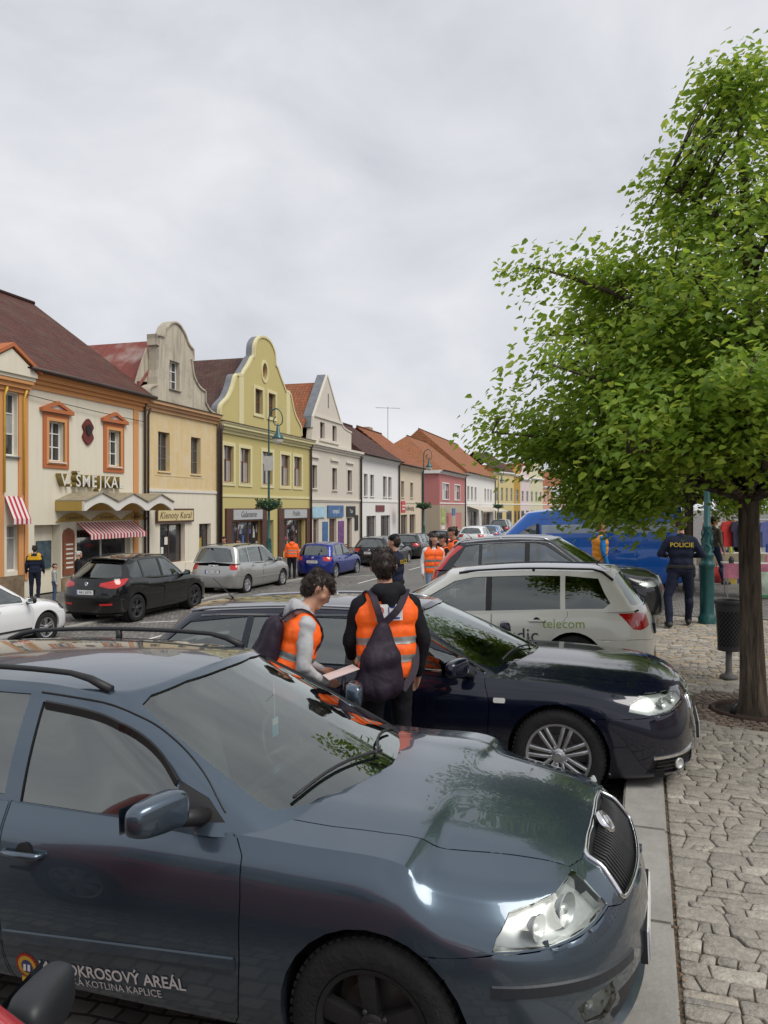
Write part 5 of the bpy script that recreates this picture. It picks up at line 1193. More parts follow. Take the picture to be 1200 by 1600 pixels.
def h_white_gable():
    r = house('white_gable_house', 'off-white house with pointed gable and orange roof beside the yellow house', 26.2)
    W = 10.7; c = plaster('greige render', (.62, .57, .49), .1, (.4, .36, .3)); tr = plaster('greige trim', (.68, .64, .56), .06)
    wins = [rect(.25, 4.4, 1.15, 5.98), rect(4.1, 4.38, 5.15, 5.97), rect(7.45, 4.36, 8.55, 5.97)]; drs = [rect(.5, 0, 1.5, 2.3), rect(3.6, .0, 5.1, 2.3), rect(7.4, 0, 8.6, 2.3)]
    wall(r, rect(0, 0, W, 7.3), wins + drs, c); body_block(r, W, 7.3, 12, c)
    for w in wins:
        window(r, w[0][0], w[0][1], w[2][0], w[2][1], M_DKWOOD, 2, (.6,), .18, sill=.12, sillm=tr); surround(r, w[0][0], w[0][1], w[2][0], w[2][1], .16, .04, tr); bar(r, 'window_hood', w[0][0] - .3, w[2][0] + .3, w[2][1] + .5, w[2][1] + .66, .14, tr)
    for d in drs: window(r, d[0][0], d[0][1], d[2][0], d[2][1], M_BROWN, 2, (.72,), .2, panes=DARKSHOP)
    cornice(r, -.05, W, 7.05, ((.1, .16), (.22, .14), (.36, .16)), tr); cornice(r, 0, W, 3.5, ((.06, .1), (.12, .1)), tr)
    pts = smooth_curve([(.1, 7.6), (.3, 8.6), (.75, 9.2)], 4) + [(3.35, 12.35), (6.1, 9.2)] + smooth_curve([(6.1, 9.2), (7.3, 8.95), (7.9, 8.9)], 3) + [(8.6, 8.85), (8.6, 7.6)]
    pts = [(.1, 7.5), (.35, 8.5), (.5, 9.25), (3.1, 12.45)] + smooth_curve([(3.1, 12.45), (5.2, 10.2), (6.3, 9.2), (7.5, 8.95)], 4) + [(8.4, 8.9), (8.4, 7.5)]
    g1, g2 = rect(1.75, 7.9, 2.65, 9.05), rect(4.2, 7.9, 5.1, 9.05)
    wall(r, pts, [g1, g2], c, -.02, .4, 'gable'); gable_edge(r, pts[1:-1], .1, .7, M_ZINC, .12, 'gable_flashing'); gable_edge(r, pts[1:-1], -.08, .09, tr, .08)
    for w in (g1, g2): window(r, w[0][0], w[0][1], w[2][0], w[2][1], M_DKWOOD, 2, (.6,), .18)
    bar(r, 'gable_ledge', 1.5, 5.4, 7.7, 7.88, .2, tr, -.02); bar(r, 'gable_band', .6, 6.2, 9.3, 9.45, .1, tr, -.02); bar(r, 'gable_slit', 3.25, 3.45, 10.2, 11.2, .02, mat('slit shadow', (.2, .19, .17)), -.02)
    gable_roof(r, -.4, 8., 3.1, 8.3, 12.0, 14, T_RED, .45); street_roof(r, 4, W, 7.5, 9.6, 3.2, T_DARK, .3)
    bl_ = mat('blue sign', (.04, .13, .30), .4, var=.5, scale=4); sign(r, 'shop_sign', .2, 2.4, 2.6, 3.15, mat('sky blue sign', (.35, .55, .66), .4, var=.3, scale=3)); sign(r, 'shop_sign', 3.1, 2.4, 6.4, 3.25, bl_, -.1, 'tempo!', M_TRIMW, .5); sign(r, 'shop_sign', 7.2, 2.4, 9.2, 3.2, M_BLACK, -.1, 'Tzar', M_TRIMW, .4)
    sign(r, 'wall_board', 2.2, .2, 3.2, 2.1, bl_, -.06); sign(r, 'wall_board', 5.4, .2, 6.6, 2.1, mat('poster mix', (.15, .05, .18), .5, var=.9, scale=3), -.06); sign(r, 'wall_board', 9.2, 1.3, 10.0, 2.5, M_BLACK, -.06)
    pipe(r, 10.5, .2, 7.2, M_PIPE, -.14, .09)
h_white_gable()

def plain_house(name, label, s0, W, h, c, tr, wins, roofm, zr, run, frame, shops=(), hipl=0, hipr=0, off=0., hood=False, band=3.55, depth=9, roofx=(0, 0)):
    r = house(name, label, s0, off); holes = [rect(*w) for w in wins] + [rect(*d) for d in shops]
    wall(r, rect(0, 0, W, h), holes, c); body_block(r, W, h, depth, c)
    for w in wins:
        window(r, *w, frame, 2, (.6,), .16, panes=M_PANE if frame is not M_WHITE else [M_PANEC, M_PANE], sill=.1, sillm=tr); surround(r, *w, .14, .035, tr)
    for d in shops: window(r, *d, M_DKWOOD, 2, (.75,), .2, panes=DARKSHOP)
    cornice(r, -.03, W + .03, h - .3, ((.1, .14), (.24, .14), (.36, .14)), tr)
    if band: bar(r, 'band', 0, W, band, band + .14, .05, tr)
    street_roof(r, -.2 + roofx[0], W + .2 + roofx[1], h + .1, zr, run, roofm, -.5, hipl, hipr); gutter(r, -.1, W + .1, h + .1, -.56); pipe(r, W - .15, .2, h, M_PIPE, -.14, .08)
    return r
WH = plaster('white render', (.74, .73, .70), .08, (.5, .48, .44)); WT = plaster('white moulding', (.76, .75, .72), .05)
r = plain_house('white_house', 'white two-storey house with paired narrow windows and hipped dark roof', 37.0, 11.4, 7.3, WH, WT, [(.75, 4.05, 1.7, 5.86), (2.45, 4.05, 3.5, 5.86), (6.2, 4.05, 7.35, 5.86), (7.85, 4.05, 8.9, 5.86)], T_DARK, 10.6, 4.2, M_DKWOOD, [(1.5, 0, 4.2, 2.4), (5.6, 0, 8.6, 2.4)], hipl=.2, hipr=3.0)
sign(r, 'name_board', 4.0, 2.75, 6.6, 3.3, mat('burgundy letters', (.16, .03, .03), .5), -.06); MB().box((8.9, -1.0, 2.6), (10.2, -.92, 3.7)).build('bracket_sign', mat('red sign', (.55, .02, .03), .4), r); MB().box((9.05, -1.02, 3.2), (10.05, -1.0, 3.32)).build('sign_line', M_TRIMW, r); MB().box((9.05, -1.02, 2.9), (10.05, -1.0, 3.02)).build('sign_line', M_TRIMW, r)
r = plain_house('beige_house', 'narrow beige house between the white house and the pink house', 48.5, 9.2, 7.1, plaster('beige render', (.64, .55, .42), .1), plaster('beige trim', (.68, .60, .47), .06), [(.8, 4.1, 1.9, 5.65), (4.3, 4.1, 5.4, 5.6)], T_RED, 10.9, 4.6, M_DKWOOD, [(.8, 0, 3.2, 2.4), (4.1, .5, 6.5, 2.4)], hipr=1.5)
lettering('lettering', 'ZA VŠÍM HLEDEJ', .5, M_DKWOOD, r, Matrix(((1, 0, 0, 4.0), (0, 0, -1, -.03), (0, 1, 0, 2.95), (0, 0, 0, 1))), .004)
ch = MB(); ch.box((4, 4.2, 9.5), (5.2, 5.2, 11.3)); ch.build('chimney', plaster('chimney render', (.42, .30, .2), .4), r)
PK = plaster('pink render', (.50, .20, .19), .10, (.4, .2, .18)); GB = plaster('taupe ground floor', (.44, .37, .28), .12)
r = plain_house('pink_house', 'pink corner house with white cornice and grey-beige ground floor', 66.6, 16.2, 7.4, PK, WT, [(1.6, 4.1, 5.4, 6.0), (9.0, 4.1, 12.6, 6.0)], T_ORG, 12.2, 6.0, M_WHITE, (), hipl=6, hipr=.2, depth=13)
MB().prism(rect(-.02, 0, 16.2, 3.4), -.03, -.003, 'xz', [rect(3.8, .3, 7.2, 2.4)[::-1], rect(9.6, .3, 13.5, 2.4)[::-1]]).build('ground_floor_facing', GB, r); MB().box((-.03, -.03, 0), (-.004, 13, 3.4)).build('side_facing', GB, r)
MB().box((-.02, .36, 3.4), (.008, 13, 7.3)).build('side_wall', PK, r); cornice(r, -.3, 0, 7.1, ((.1, .14), (.24, .14), (.36, .14)), WT); MB().box((-.35, .0, 7.12), (.0, 13, 7.5)).build('side_cornice', WT, r)
for a, b in ((3.8, 7.2), (9.6, 13.5)): window(r, a, .3, b, 2.4, M_WHITE, 3, (.7,), .08, panes=DARKSHOP)
sign(r, 'notice_board', .6, 1.2, 2.6, 3.0, mat('poster green', (.35, .42, .12), .5, var=.6, scale=1.5), -.1); sign(r, 'notice_board', .6, .2, 2.6, .9, M_TRIMW, -.1); MB().box((3.2, -.9, 2.1), (5.0, -.82, 3.0)).build('bracket_sign', bpy.data.materials['blue sign'], r)
r = plain_house('long_white_house', 'long white house with six dark windows and shop awnings', 83.4, 27.6, 7.9, WH, WT, [(1.2 + k * 3.0 + (k > 2) * 6.2, 4.2, 2.7 + k * 3.0 + (k > 2) * 6.2, 6.1) for k in range(6)], T_ORG, 14.2, 7.2, M_DKWOOD, [(3, 0, 9, 2.5), (14, 0, 22, 2.5)], hipl=.2, hipr=.2)
cl = mat('beige awning cloth', (.50, .46, .38), .85); awning(r, 1, 11, 3.3, .7, 2.2, cl); awning(r, 13, 26, 3.2, .7, 2.4, cl)
# television aerial on the pink house roof
a = thing('television_aerial', 'thin television aerial on a mast above the orange roofs', 'aerial', (F0[0] + FE[0] * 62 - FE[1] * 5, F0[1] + FE[1] * 62 - FE[0] * -5, 9.0), 0)
MB().tube([(0, 0, 0), (0, 0, 4.6)], .035, 6).build('mast', M_ZINC, a); MB().tube([(-1.4, 0, 4.5), (1.4, .6, 4.5)], .03, 6).build('boom', M_ZINC, a)
for k in range(5): MB().tube([(-1.2 + k * .6, -.25 + k * .12, 4.5), (-1.2 + k * .6, .35 + k * .12, 4.5)], .02, 5).build('element', M_ZINC, a)
# row closing the far end of the square
BX, BY = F0[0] + FE[0] * 111, F0[1] + FE[1] * 111; BA = R(30)
def far_house(name, label, u, W, h, c, roofm, gable=0., wins=3, floors=((4.3, 6.3),), tr=WT):
    r = thing(name, label, 'house', (BX + math.sin(BA) * u, BY + math.cos(BA) * u, FZ), math.pi / 2 - BA)
    ws = [rect((k + .28) * W / wins, a, (k + .72) * W / wins, b) for k in range(wins) for a, b in floors]
    top = [(0, h)] if not gable else [(0, h), (W * .12, h + gable * .3), (W * .3, h + gable * .55), (W * .36, h + gable * .85), (W * .5, h + gable), (W * .64, h + gable * .85), (W * .7, h + gable * .55), (W * .88, h + gable * .3)]
    wall(r, [(0, 0), (W, 0), (W, h)] + top[::-1], ws, c); body_block(r, W, h, 9, c)
    for w in ws: window(r, w[0][0], w[0][1], w[2][0], w[2][1], M_WHITE, 2, (.6,), .12, split=False)
    cornice(r, 0, W, h - .4, ((.15, .2), (.35, .2)), tr); bar(r, 'band', 0, W, 3.6, 3.8, .06, tr)
    for k in range(2): window(r, (k + .2) * W / 2, .0, (k + .75) * W / 2, 2.5, M_DKWOOD, 1, (.7,), -.03, panes=DARKSHOP, split=False)
    if gable: gable_roof(r, 0, W, W / 2, h, h + gable * .9, 10, roofm, .4)
    else: street_roof(r, 0, W, h, h + 3.4, 4.5, roofm, -.3)
    return r
far_house('far_yellow_house', 'pale yellow house with tall narrow windows at the end of the row', 0, 9.3, 9.4, plaster('far yellow render', (.60, .50, .25), .08), T_DARK, 0, 4, ((4.2, 6.6),))
far_house('far_ochre_house', 'narrow dark ochre house at the end of the row', 9.3, 3.5, 9.2, plaster('far ochre render', (.45, .28, .06), .1), T_RED, 2.2, 1, ((4.2, 6.4),))
far_house('far_pale_house', 'pale pinkish white house with small gable far away', 12.8, 5.2, 8.6, plaster('far pale render', (.66, .56, .55), .08), T_RED, 2.4, 2, ((4.2, 6.2),))
far_house('far_cream_house', 'cream green gabled house far away under the tree branches', 18., 7.9, 8.9, plaster('far cream render', (.60, .58, .40), .08), T_RED, 3.4, 3, ((4.2, 6.2),))
far_house('far_salmon_house', 'salmon pink house far away beside the tree branches', 25.9, 9., 7.4, plaster('far salmon render', (.60, .32, .24), .08), T_RED, 0, 4, ((4.2, 6.2),))
far_house('far_rose_house', 'rose house at the far corner behind the van', 34.9, 14., 7.6, plaster('far rose render', (.55, .25, .22), .08), T_RED, 0, 5, ((4.2, 6.2),))
# ---------------------------------------------------------------- street tree, lamps, bin
M_BARK = mat('linden bark', (.095, .074, .056), .95, var=.7, scale=2.6, bump=1., bscale=3.2, aniso=(8, 8, 1.1), spec=.2)
M_BARK.node_tree.nodes['Bump'].inputs['Distance'].default_value = .07
def leafmat():
    m, N, L, b = nt('linden leaf'); N.remove(b)
    g = N.new('ShaderNodeNewGeometry'); cr_ = N.new('ShaderNodeValToRGB'); e = cr_.color_ramp.elements
    e[0].position = 0; e[0].color = (.13, .225, .028, 1); e[1].position = 1; e[1].color = (.30, .37, .055, 1); k = cr_.color_ramp.elements.new(.55); k.color = (.19, .30, .034, 1)
    L.new(g.outputs['Random Per Island'], cr_.inputs['Fac'])
    d = N.new('ShaderNodeBsdfPrincipled'); d.inputs['Roughness'].default_value = .5; d.inputs['Specular IOR Level'].default_value = .35; L.new(cr_.outputs[0], d.inputs['Base Color'])
    t = N.new('ShaderNodeBsdfTranslucent'); h = N.new('ShaderNodeHueSaturation'); h.inputs['Value'].default_value = 1.9; h.inputs['Hue'].default_value = .485; L.new(cr_.outputs[0], h.inputs['Color']); L.new(h.outputs[0], t.inputs['Color'])
    ms = N.new('ShaderNodeMixShader'); ms.inputs[0].default_value = .48; L.new(d.outputs[0], ms.inputs[1]); L.new(t.outputs[0], ms.inputs[2]); L.new(ms.outputs[0], N['Material Output'].inputs['Surface'])
    MATS['linden leaf'] = m; return m
M_LEAF = leafmat()
def tree(label, loc, seed, rz=0., nclus=540, per=80, base=0.):
    root = thing('linden_tree', label, 'tree', loc, rz, 'linden trees on the pavement'); rr = random.Random(seed)
    H = 6.62
    prof_z = [2.15, 2.35, 2.6, 3.05, 3.5, 4.0, 4.4, 4.75, 5.2, 5.7, 6.2, 6.65]; prof_r = [1.2, 2.3, 2.6, 2.6, 2.3, 2.05, 2.15, 1.8, 1.25, 1.1, .85, .4]
    tp = [(0, 0, -.1), (.01, 0, .3), (.0, .02, 1.0), (-.02, .02, 1.9), (-.03, .0, 2.8), (.0, -.02, 3.7), (-.03, 0, 4.6), (-.1, 0, 5.6), (-.16, 0, 6.35)]; trr = [.155, .126, .106, .098, .09, .09, .058, .035, .012]
    q = np.linspace(0, 8, 33); pts = crom(np.arange(9), np.array(tp), q); rad = np.interp(q, np.arange(9), trr)
    b = MB(); n = 22; V = []; F = []
    for i, p in enumerate(pts):
        for k in range(n):
            a = 2 * math.pi * k / n; rk = rad[i] * (1 + .05 * math.sin(a * 7 + p[2] * 1.2) + .035 * math.sin(a * 13 - p[2] * 2.) + (.10 * max(0, .5 - p[2]) * math.sin(a * 4)))
            V.append((p[0] + rk * math.cos(a), p[1] + rk * math.sin(a), p[2]))
    for i in range(len(pts) - 1):
        for k in range(n): k2 = (k + 1) % n; F.append((i * n + k, i * n + k2, (i + 1) * n + k2, (i + 1) * n + k))
    b.add(V, F); b.build('trunk', M_BARK, root, True)
    axis = lambda z: Vector(crom(np.arange(9), np.array(tp), [float(np.interp(z, [t[2] for t in tp], range(9)))])[0])
    C = []
    def lobes(a, z): return .80 + .30 * noise.noise(Vector((math.cos(a) * 1.3 + seed, math.sin(a) * 1.3, z * .95))) + .16 * noise.noise(Vector((math.cos(a) * 3.5, math.sin(a) * 3.5 + seed, z * 2.2)))
    tries = 0
    while len(C) < nclus and tries < 40000:
        tries += 1
        z = rr.uniform(2.65, 6.6); a = rr.uniform(0, 2 * math.pi); Rm = float(np.interp(z, prof_z, prof_r))
        if rr.random() > (Rm / 2.8) ** 1.3: continue
        f = rr.random() ** .42; rad_ = Rm * lobes(a, z) * f
        if f < .35 and 3. < z < 4.5: continue
        if z > 4.3 and rr.random() < .55: continue
        C.append(axis(z) + Vector((rad_ * math.cos(a), rad_ * math.sin(a), -.18 * f * f)))
    # reaching boughs on the street side
    for ax_, z, ln in ((math.pi, 2.72, 2.62), (math.pi * 1.02, 4.25, 2.2), (math.pi * .93, 2.5, 2.5), (math.pi * 1.1, 3.2, 2.4), (math.pi * 1.25, 2.5, 2.4), (math.pi * .8, 4.0, 2.1), (math.pi * 1.35, 2.9, 2.5)):
        for k in range(17):
            f = .40 + .60 * k / 16; C.append(axis(z) + Vector((math.cos(ax_) * ln * f + rr.uniform(-.18, .18), math.sin(ax_) * ln * f + rr.uniform(-.25, .25), (f - .5) * .35 + rr.uniform(-.15, .15))))
    for k in range(60):                                        # drooping skirt on the street side
        a = math.pi + rr.uniform(-.45, .45); q_ = rr.uniform(1.2, 1.7); C.append(Vector((q_ * math.cos(a), q_ * math.sin(a), rr.uniform(1.9, 2.45) + .25 * abs(q_ - 1.3))))
    for k in range(46): a = rr.uniform(0, 6.28); q_ = rr.uniform(.15, 1.1); C.append(Vector((q_ * math.cos(a), q_ * math.sin(a), rr.uniform(2.4, 3.0))))
    # limbs
    limbs = []; lm = MB(); order = sorted(C, key=lambda c: -(Vector((c.x, c.y)).length))
    tips = []
    for c in order:
        if all((c - t).length > .95 for t in tips): tips.append(c)
        if len(tips) >= 40: break
    for c in tips:
        d = Vector((c.x, c.y, 0)).length; z0 = max(2.15, min(c.z - .25 - d * .28, 5.6)); p0 = axis(z0); m_ = p0.lerp(c, .5) + Vector((0, 0, .12 * d))
        P = [p0.lerp(m_, k / 5).lerp(m_.lerp(c, k / 5), k / 5) + Vector((rr.uniform(-.03, .03), rr.uniform(-.03, .03), rr.uniform(-.03, .03))) * (k > 0) for k in range(6)]
        r0 = .022 + .016 * d; lm.tube(P, [lerp(r0, .006, k / 5) for k in range(6)], 6); limbs += P[1:]
        lb = None
    for c in C:
        p = min(limbs, key=lambda q_: (q_ - c).length); 
        if (p - c).length > .12: lm.tube([p, p.lerp(c, .5) + Vector((0, 0, .05)), c], [.010, .007, .003], 4)
    br = lm.build('branches', M_BARK, root, True); br['kind'] = 'stuff'
    # leaves: folded heart shapes hanging from each twig
    V = []; F = []
    for c in C:
        cr_ = rr.uniform(.20, .36); out = Vector((c.x, c.y, .0)); out = out.normalized() if out.length > .05 else Vector((1, 0, 0))
        for k in range(int(per * rr.uniform(.7, 1.25))):
            d = Vector((rr.gauss(0, 1), rr.gauss(0, 1), rr.gauss(0, .5))); d = d.normalized() * (rr.random() ** .5) * cr_ * 1.35; p = c + d
            s = rr.uniform(.022, .039) * (1.15 if rr.random() < .25 else 1)
            nrm = (Vector((rr.gauss(0, .55), rr.gauss(0, .55), 1.0)) + out * .55).normalized(); tip = (out * rr.uniform(-.2, 1.) + Vector((rr.gauss(0, .7), rr.gauss(0, .7), -.75))); tip = (tip - nrm * tip.dot(nrm)).normalized(); sd = nrm.cross(tip)
            o = len(V); fold = rr.uniform(.12, .4) * s
            V += [p - tip * s * .9, p - tip * s * .75 + sd * s * .75 + nrm * fold, p + tip * s * .25 + sd * s * .72 + nrm * fold, p + tip * s * 1.35, p + tip * s * .25 - sd * s * .72 + nrm * fold, p - tip * s * .75 - sd * s * .75 + nrm * fold]
            F += [(o, o + 1, o + 2, o + 3), (o, o + 3, o + 4, o + 5)]
    me = bpy.data.meshes.new('crown'); me.from_pydata([tuple(v) for v in V], [], F); me.materials.append(M_LEAF); o = link('crown', me, root); o['kind'] = 'stuff'
    return root
TX, TY = 3.70, 7.72
t1 = tree('linden tree with a dark trunk filling the right side of the picture', (TX, TY, PZ), 5)
t2 = copy_tree(t1); t2.location = (7.42, 18.7, PZ); t2.rotation_euler = (0, 0, 2.1); t2['label'] = 'farther linden tree whose trunk shows between the policeman and the green post'
t3 = copy_tree(t1); t3.location = (12.4, 34., PZ); t3.rotation_euler = (0, 0, 4.1); t3['label'] = 'distant linden tree behind the market stalls at the right edge'
# tree pit: iron ring, soil and a ring of small setts
pit = thing('tree_pit', 'round tree pit with iron rim and ring of small setts', 'tree grate', (TX, TY, PZ))
b = MB(); b.lathe([(.0, .004), (.36, .004), (.36, -.02)], 28, cap=False); b.build('pit_soil', mat('pit soil', (.035, .026, .02), 1., var=.5, scale=20, bump=.8, bscale=40), pit)
b = MB(); b.lathe([(.385, .0), (.385, .04), (.36, .045), (.345, .03), (.345, -.02)], 36, cap=False); b.build('iron_rim', mat('rusty iron', (.06, .035, .025), .8, .4, var=.4, scale=20), pit, True)
rs2 = random.Random(3); ring = MB(); M_SM = mat('small sett', (.16, .12, .095), .85, var=.3, scale=30, island=.4, bump=.4)
k = 0
for j in range(5):
    R0 = .40 + j * .062; cnt = int(2 * math.pi * R0 / .066)
    for i in range(cnt):
        a = 2 * math.pi * (i + .5 * (j % 2) + rs2.uniform(-.12, .12)) / cnt; x, y = (R0 + .03) * math.cos(a), (R0 + .03) * math.sin(a)
        pl = [(x + dx * math.cos(a) - dy * math.sin(a), y + dx * math.sin(a) + dy * math.cos(a)) for dx, dy in ((-.026, -.026), (.026, -.028), (.027, .026), (-.025, .028))]
        V, F = stone_mesh([(px + rs2.uniform(-.004, .004), py + rs2.uniform(-.004, .004)) for px, py in pl], -.02, .022 + rs2.uniform(-.004, .004), rs2); ring.add(V, F)
rg_ = ring.build('small_setts', M_SM, pit, True, recalc=False, sharp=50); rg_['kind'] = 'stuff'
b = MB(); b.tube([(-.25, -.12, 0), (-.24, -.12, .10), (-.19, -.1, .13)], [.035, .03, .025], 8); b.build('watering_pipe', M_BLACK, pit, True)

M_TEAL = mat('teal cast iron', (.012, .085, .085), .42, .2, .3, var=.2, scale=8)
def lamp_post(label, loc, rz, basket=True, box=False):
    r = thing('street_lamp', label, 'street lamp', loc, rz, 'teal cast iron street lamps')
    b = MB(); n = 24; prof = [(.15, 0), (.15, .10), (.125, .14), (.115, .2), (.112, .95), (.118, .97), (.135, 1.0), (.135, 1.05), (.115, 1.08), (.10, 1.14), (.115, 1.18), (.115, 1.22), (.085, 1.26), (.088, 1.5), (.07, 1.66), (.08, 1.69), (.08, 1.72), (.055, 1.75), (.048, 2.6), (.038, 4.2), (.03, 5.7), (.028, 6.2)]
    V = []; F = []
    for (rad, z) in prof:
        for k in range(n):
            a = 2 * math.pi * k / n; f = rad * (1 + (.05 * math.cos(a * 12) if .18 < z < .97 else 0)); V.append((f * math.cos(a), f * math.sin(a), z))
    for i in range(len(prof) - 1):
        for k in range(n): k2 = (k + 1) % n; F.append((i * n + k, i * n + k2, (i + 1) * n + k2, (i + 1) * n + k))
    b.add(V, F); b.build('column', M_TEAL, r, True, sharp=40)
    o = MB()
    for k in range(6):                                         # cast scrollwork on the collar
        a = 2 * math.pi * k / 6; c, s = math.cos(a), math.sin(a); P = []
        for j in range(14): t_ = j / 13; w = .05 * math.sin(t_ * 9.) * (1 - t_ * .4); P.append(((.098 - .012 * t_) * c - w * s, (.098 - .012 * t_) * s + w * c, 1.26 + .38 * t_))
        o.tube(P, .009, 5)
    o.build('scrollwork', M_TEAL, r, True)
    P = [(0, 0, 6.15)] + [(.27 - .27 * math.cos(a), 0, 6.25 + .42 * math.sin(a)) for a in np.linspace(.15, math.pi * 1.02, 12)] + [(.36 + .18 * math.cos(a), 0, 6.2 + .18 * math.sin(a)) for a in np.linspace(.1, -4.3, 14)]
    b = MB(); b.tube(P, [.028] * 8 + [.022] * (len(P) - 8), 8); b.build('crook', M_TEAL, r, True)
    b = MB(); b.lathe([(.02, 6.05), (.03, 5.95), (.06, 5.92), (.075, 5.72), (.13, 5.64), (.22, 5.5), (.225, 5.46), (.12, 5.47)], 18, (.36, 0, .05), cap=False); h = b.build('lantern', M_TEAL, r, True)
    b = MB(); b.lathe([(.2, 5.46), (.19, 5.36), (.13, 5.27), (.0, 5.24)], 18, (.36, 0, .05), cap=False); b.build('lantern_glass', mat('frosted glass', (.62, .58, .48), .25, 0, .4), h, True)
    if box: MB().box((-.14, -.14, 4.3), (.2, -.06, 4.85)).build('control_box', mat('pale box', (.5, .48, .44), .6), r)
    if basket:
        b = MB(); b.lathe([(.05, 2.75), (.3, 2.85), (.42, 3.02), (.42, 3.08), (.05, 3.06)], 18, cap=False); bk = b.build('flower_basket', mat('basket green', (.02, .05, .03), .8), r, True)
        rr = random.Random(2); V = []; F = []
        for k in range(700):
            a = rr.uniform(0, 6.28); d = rr.uniform(.12, .52); p = Vector((d * math.cos(a), d * math.sin(a), 3.08 + rr.uniform(-.22, .14) * (1 if d > .38 else .5))); u = Vector((rr.gauss(0, 1), rr.gauss(0, 1), rr.gauss(0, 1))).normalized() * .05; v = u.orthogonal().normalized() * .03
            o_ = len(V); V += [p - u, p + v, p + u, p - v]; F.append((o_, o_ + 1, o_ + 2, o_ + 3))
        pl = mk('basket_plants', V, F, mat('basket leaf', (.03, .075, .018), .6, island=.5), r, recalc=False); pl['kind'] = 'stuff'
    return r
lamp_post('teal lamp with flower basket before the yellow house', (-4.41, 29.4, -.74), -SA + .2, True, True)
lamp_post('teal lamp with flower basket before the beige and pink houses', (2.58, 50.0, -.74), -SA + .1, True)
lamp_post('distant teal lamp with flower basket before the far yellow house', (11.3, 76., -.74), -SA, True)
lamp_post('near teal lamp post with scrollwork collar on the pavement beside the litter bin', (5.72, 13.6, PZ + .02), -SA + 2.6, False)
def bin_():
    r = thing('litter_bin', 'dark perforated litter bin on a post behind the tree trunk', 'litter bin', (4.13, 9.2, PZ + .02)); r.scale = (.80, .80, .93)
    m = mat('bin grey', (.035, .035, .037), .55, .2, var=.2)
    V = []; F = []; n = 40; rows = 20
    for j in range(rows + 1):
        z = .36 + .60 * j / rows; rad = .155 + .035 * j / rows
        for k in range(n): a = 2 * math.pi * (k + .5 * (j % 2)) / n; V.append((rad * math.cos(a), rad * math.sin(a), z))
    for j in range(rows):
        for k in range(n):
            k2 = (k + 1) % n
            if 2 <= j < rows - 3 and (k + j) % 2 == 0: continue
            F.append((j * n + k, j * n + k2, (j + 1) * n + k2, (j + 1) * n + k))
    mk('basket', V, F, m, r, True); b = MB(); b.lathe([(.19, .95), (.205, .96), (.205, 1.0), (.19, 1.01), (.175, 1.0), (.175, .95)], 32, cap=False); b.build('rim', m, r, True)
    b = MB(); b.lathe([(.0, .37), (.15, .37), (.155, .42)], 24, cap=False); b.build('bottom', m, r); b = MB(); b.lathe([(.145, .38), (.178, .93), (.0, .9)], 20, cap=False); b.build('liner', M_LINER, r)
    b = MB(); b.lathe([(.13, 0), (.13, .03), (.06, .06), (.045, .1), (.045, .38)], 16); b.build('post', mat('bin post', (.12, .115, .11), .7), r, True)
bin_()
# ---------------------------------------------------------------- people
SKIN = mat('skin', (.50, .27, .18), .55, var=.10, scale=12, spec=.4); M_EYE = mat('eye white', (.7, .68, .65), .2); M_IRIS = mat('iris', (.03, .018, .012), .15)
def cloth(name, c, rough=.85): return mat('cloth ' + name, c, rough, var=.16, scale=5, bump=.35, bscale=22, spec=.25)
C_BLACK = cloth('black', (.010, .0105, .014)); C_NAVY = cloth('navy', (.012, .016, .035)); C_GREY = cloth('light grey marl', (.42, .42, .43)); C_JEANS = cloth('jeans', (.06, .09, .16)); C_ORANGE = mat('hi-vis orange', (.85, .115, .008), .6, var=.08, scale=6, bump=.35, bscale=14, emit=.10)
C_REFL = mat('reflective tape', (.36, .37, .36), .35, .3, var=.12); C_WHITE = cloth('white', (.66, .66, .66)); C_BAG = cloth('dark aubergine nylon', (.022, .014, .026), .6); C_SHOE = mat('shoe', (.02, .02, .02), .6); C_YEL = cloth('mustard', (.6, .33, .02)); C_BLUE = cloth('blue', (.02, .16, .42)); C_CAMO = mat('camouflage', (.14, .12, .08), .9, var=.8, scale=9)
H_DARK = mat('dark brown hair', (.022, .013, .009), .55, var=.5, scale=40, aniso=(4, 4, 1), spec=.4); H_GREY = mat('grey hair', (.45, .44, .42), .7, var=.3, scale=30)
def prim(bm, p0, r0, p1, r1, sc=(1, 1, 1), n=14):
    """tapered capsule"""
    p0, p1 = Vector(p0), Vector(p1); d = p1 - p0; L_ = d.length; d = d.normalized() if L_ > 1e-6 else Vector((0, 0, 1)); a = d.orthogonal().normalized(); c = d.cross(a); rings = []
    for k in range(1, 5): t = math.pi / 2 * (1 - k / 4); rings.append((p0 - d * r0 * math.sin(t), r0 * math.cos(t)))
    for k in range(0, 4): t = math.pi / 2 * k / 4; rings.append((p1 + d * r1 * math.sin(t), r1 * math.cos(t)))
    cen = (p0 + p1) / 2; S = Vector(sc); vs = []
    f = lambda q: bm.verts.new(Vector((cen.x + (q.x - cen.x) * S.x, cen.y + (q.y - cen.y) * S.y, cen.z + (q.z - cen.z) * S.z)))
    for q, r in rings: vs.append([f(q + (a * math.cos(2 * math.pi * k / n) + c * math.sin(2 * math.pi * k / n)) * r) for k in range(n)])
    for i in range(len(rings) - 1):
        for k in range(n): bm.faces.new((vs[i][k], vs[i][(k + 1) % n], vs[i + 1][(k + 1) % n], vs[i + 1][k]))
    e0, e1 = f(p0 - d * r0), f(p1 + d * r1)
    for k in range(n): bm.faces.new((e0, vs[0][(k + 1) % n], vs[0][k])); bm.faces.new((e1, vs[-1][k], vs[-1][(k + 1) % n]))
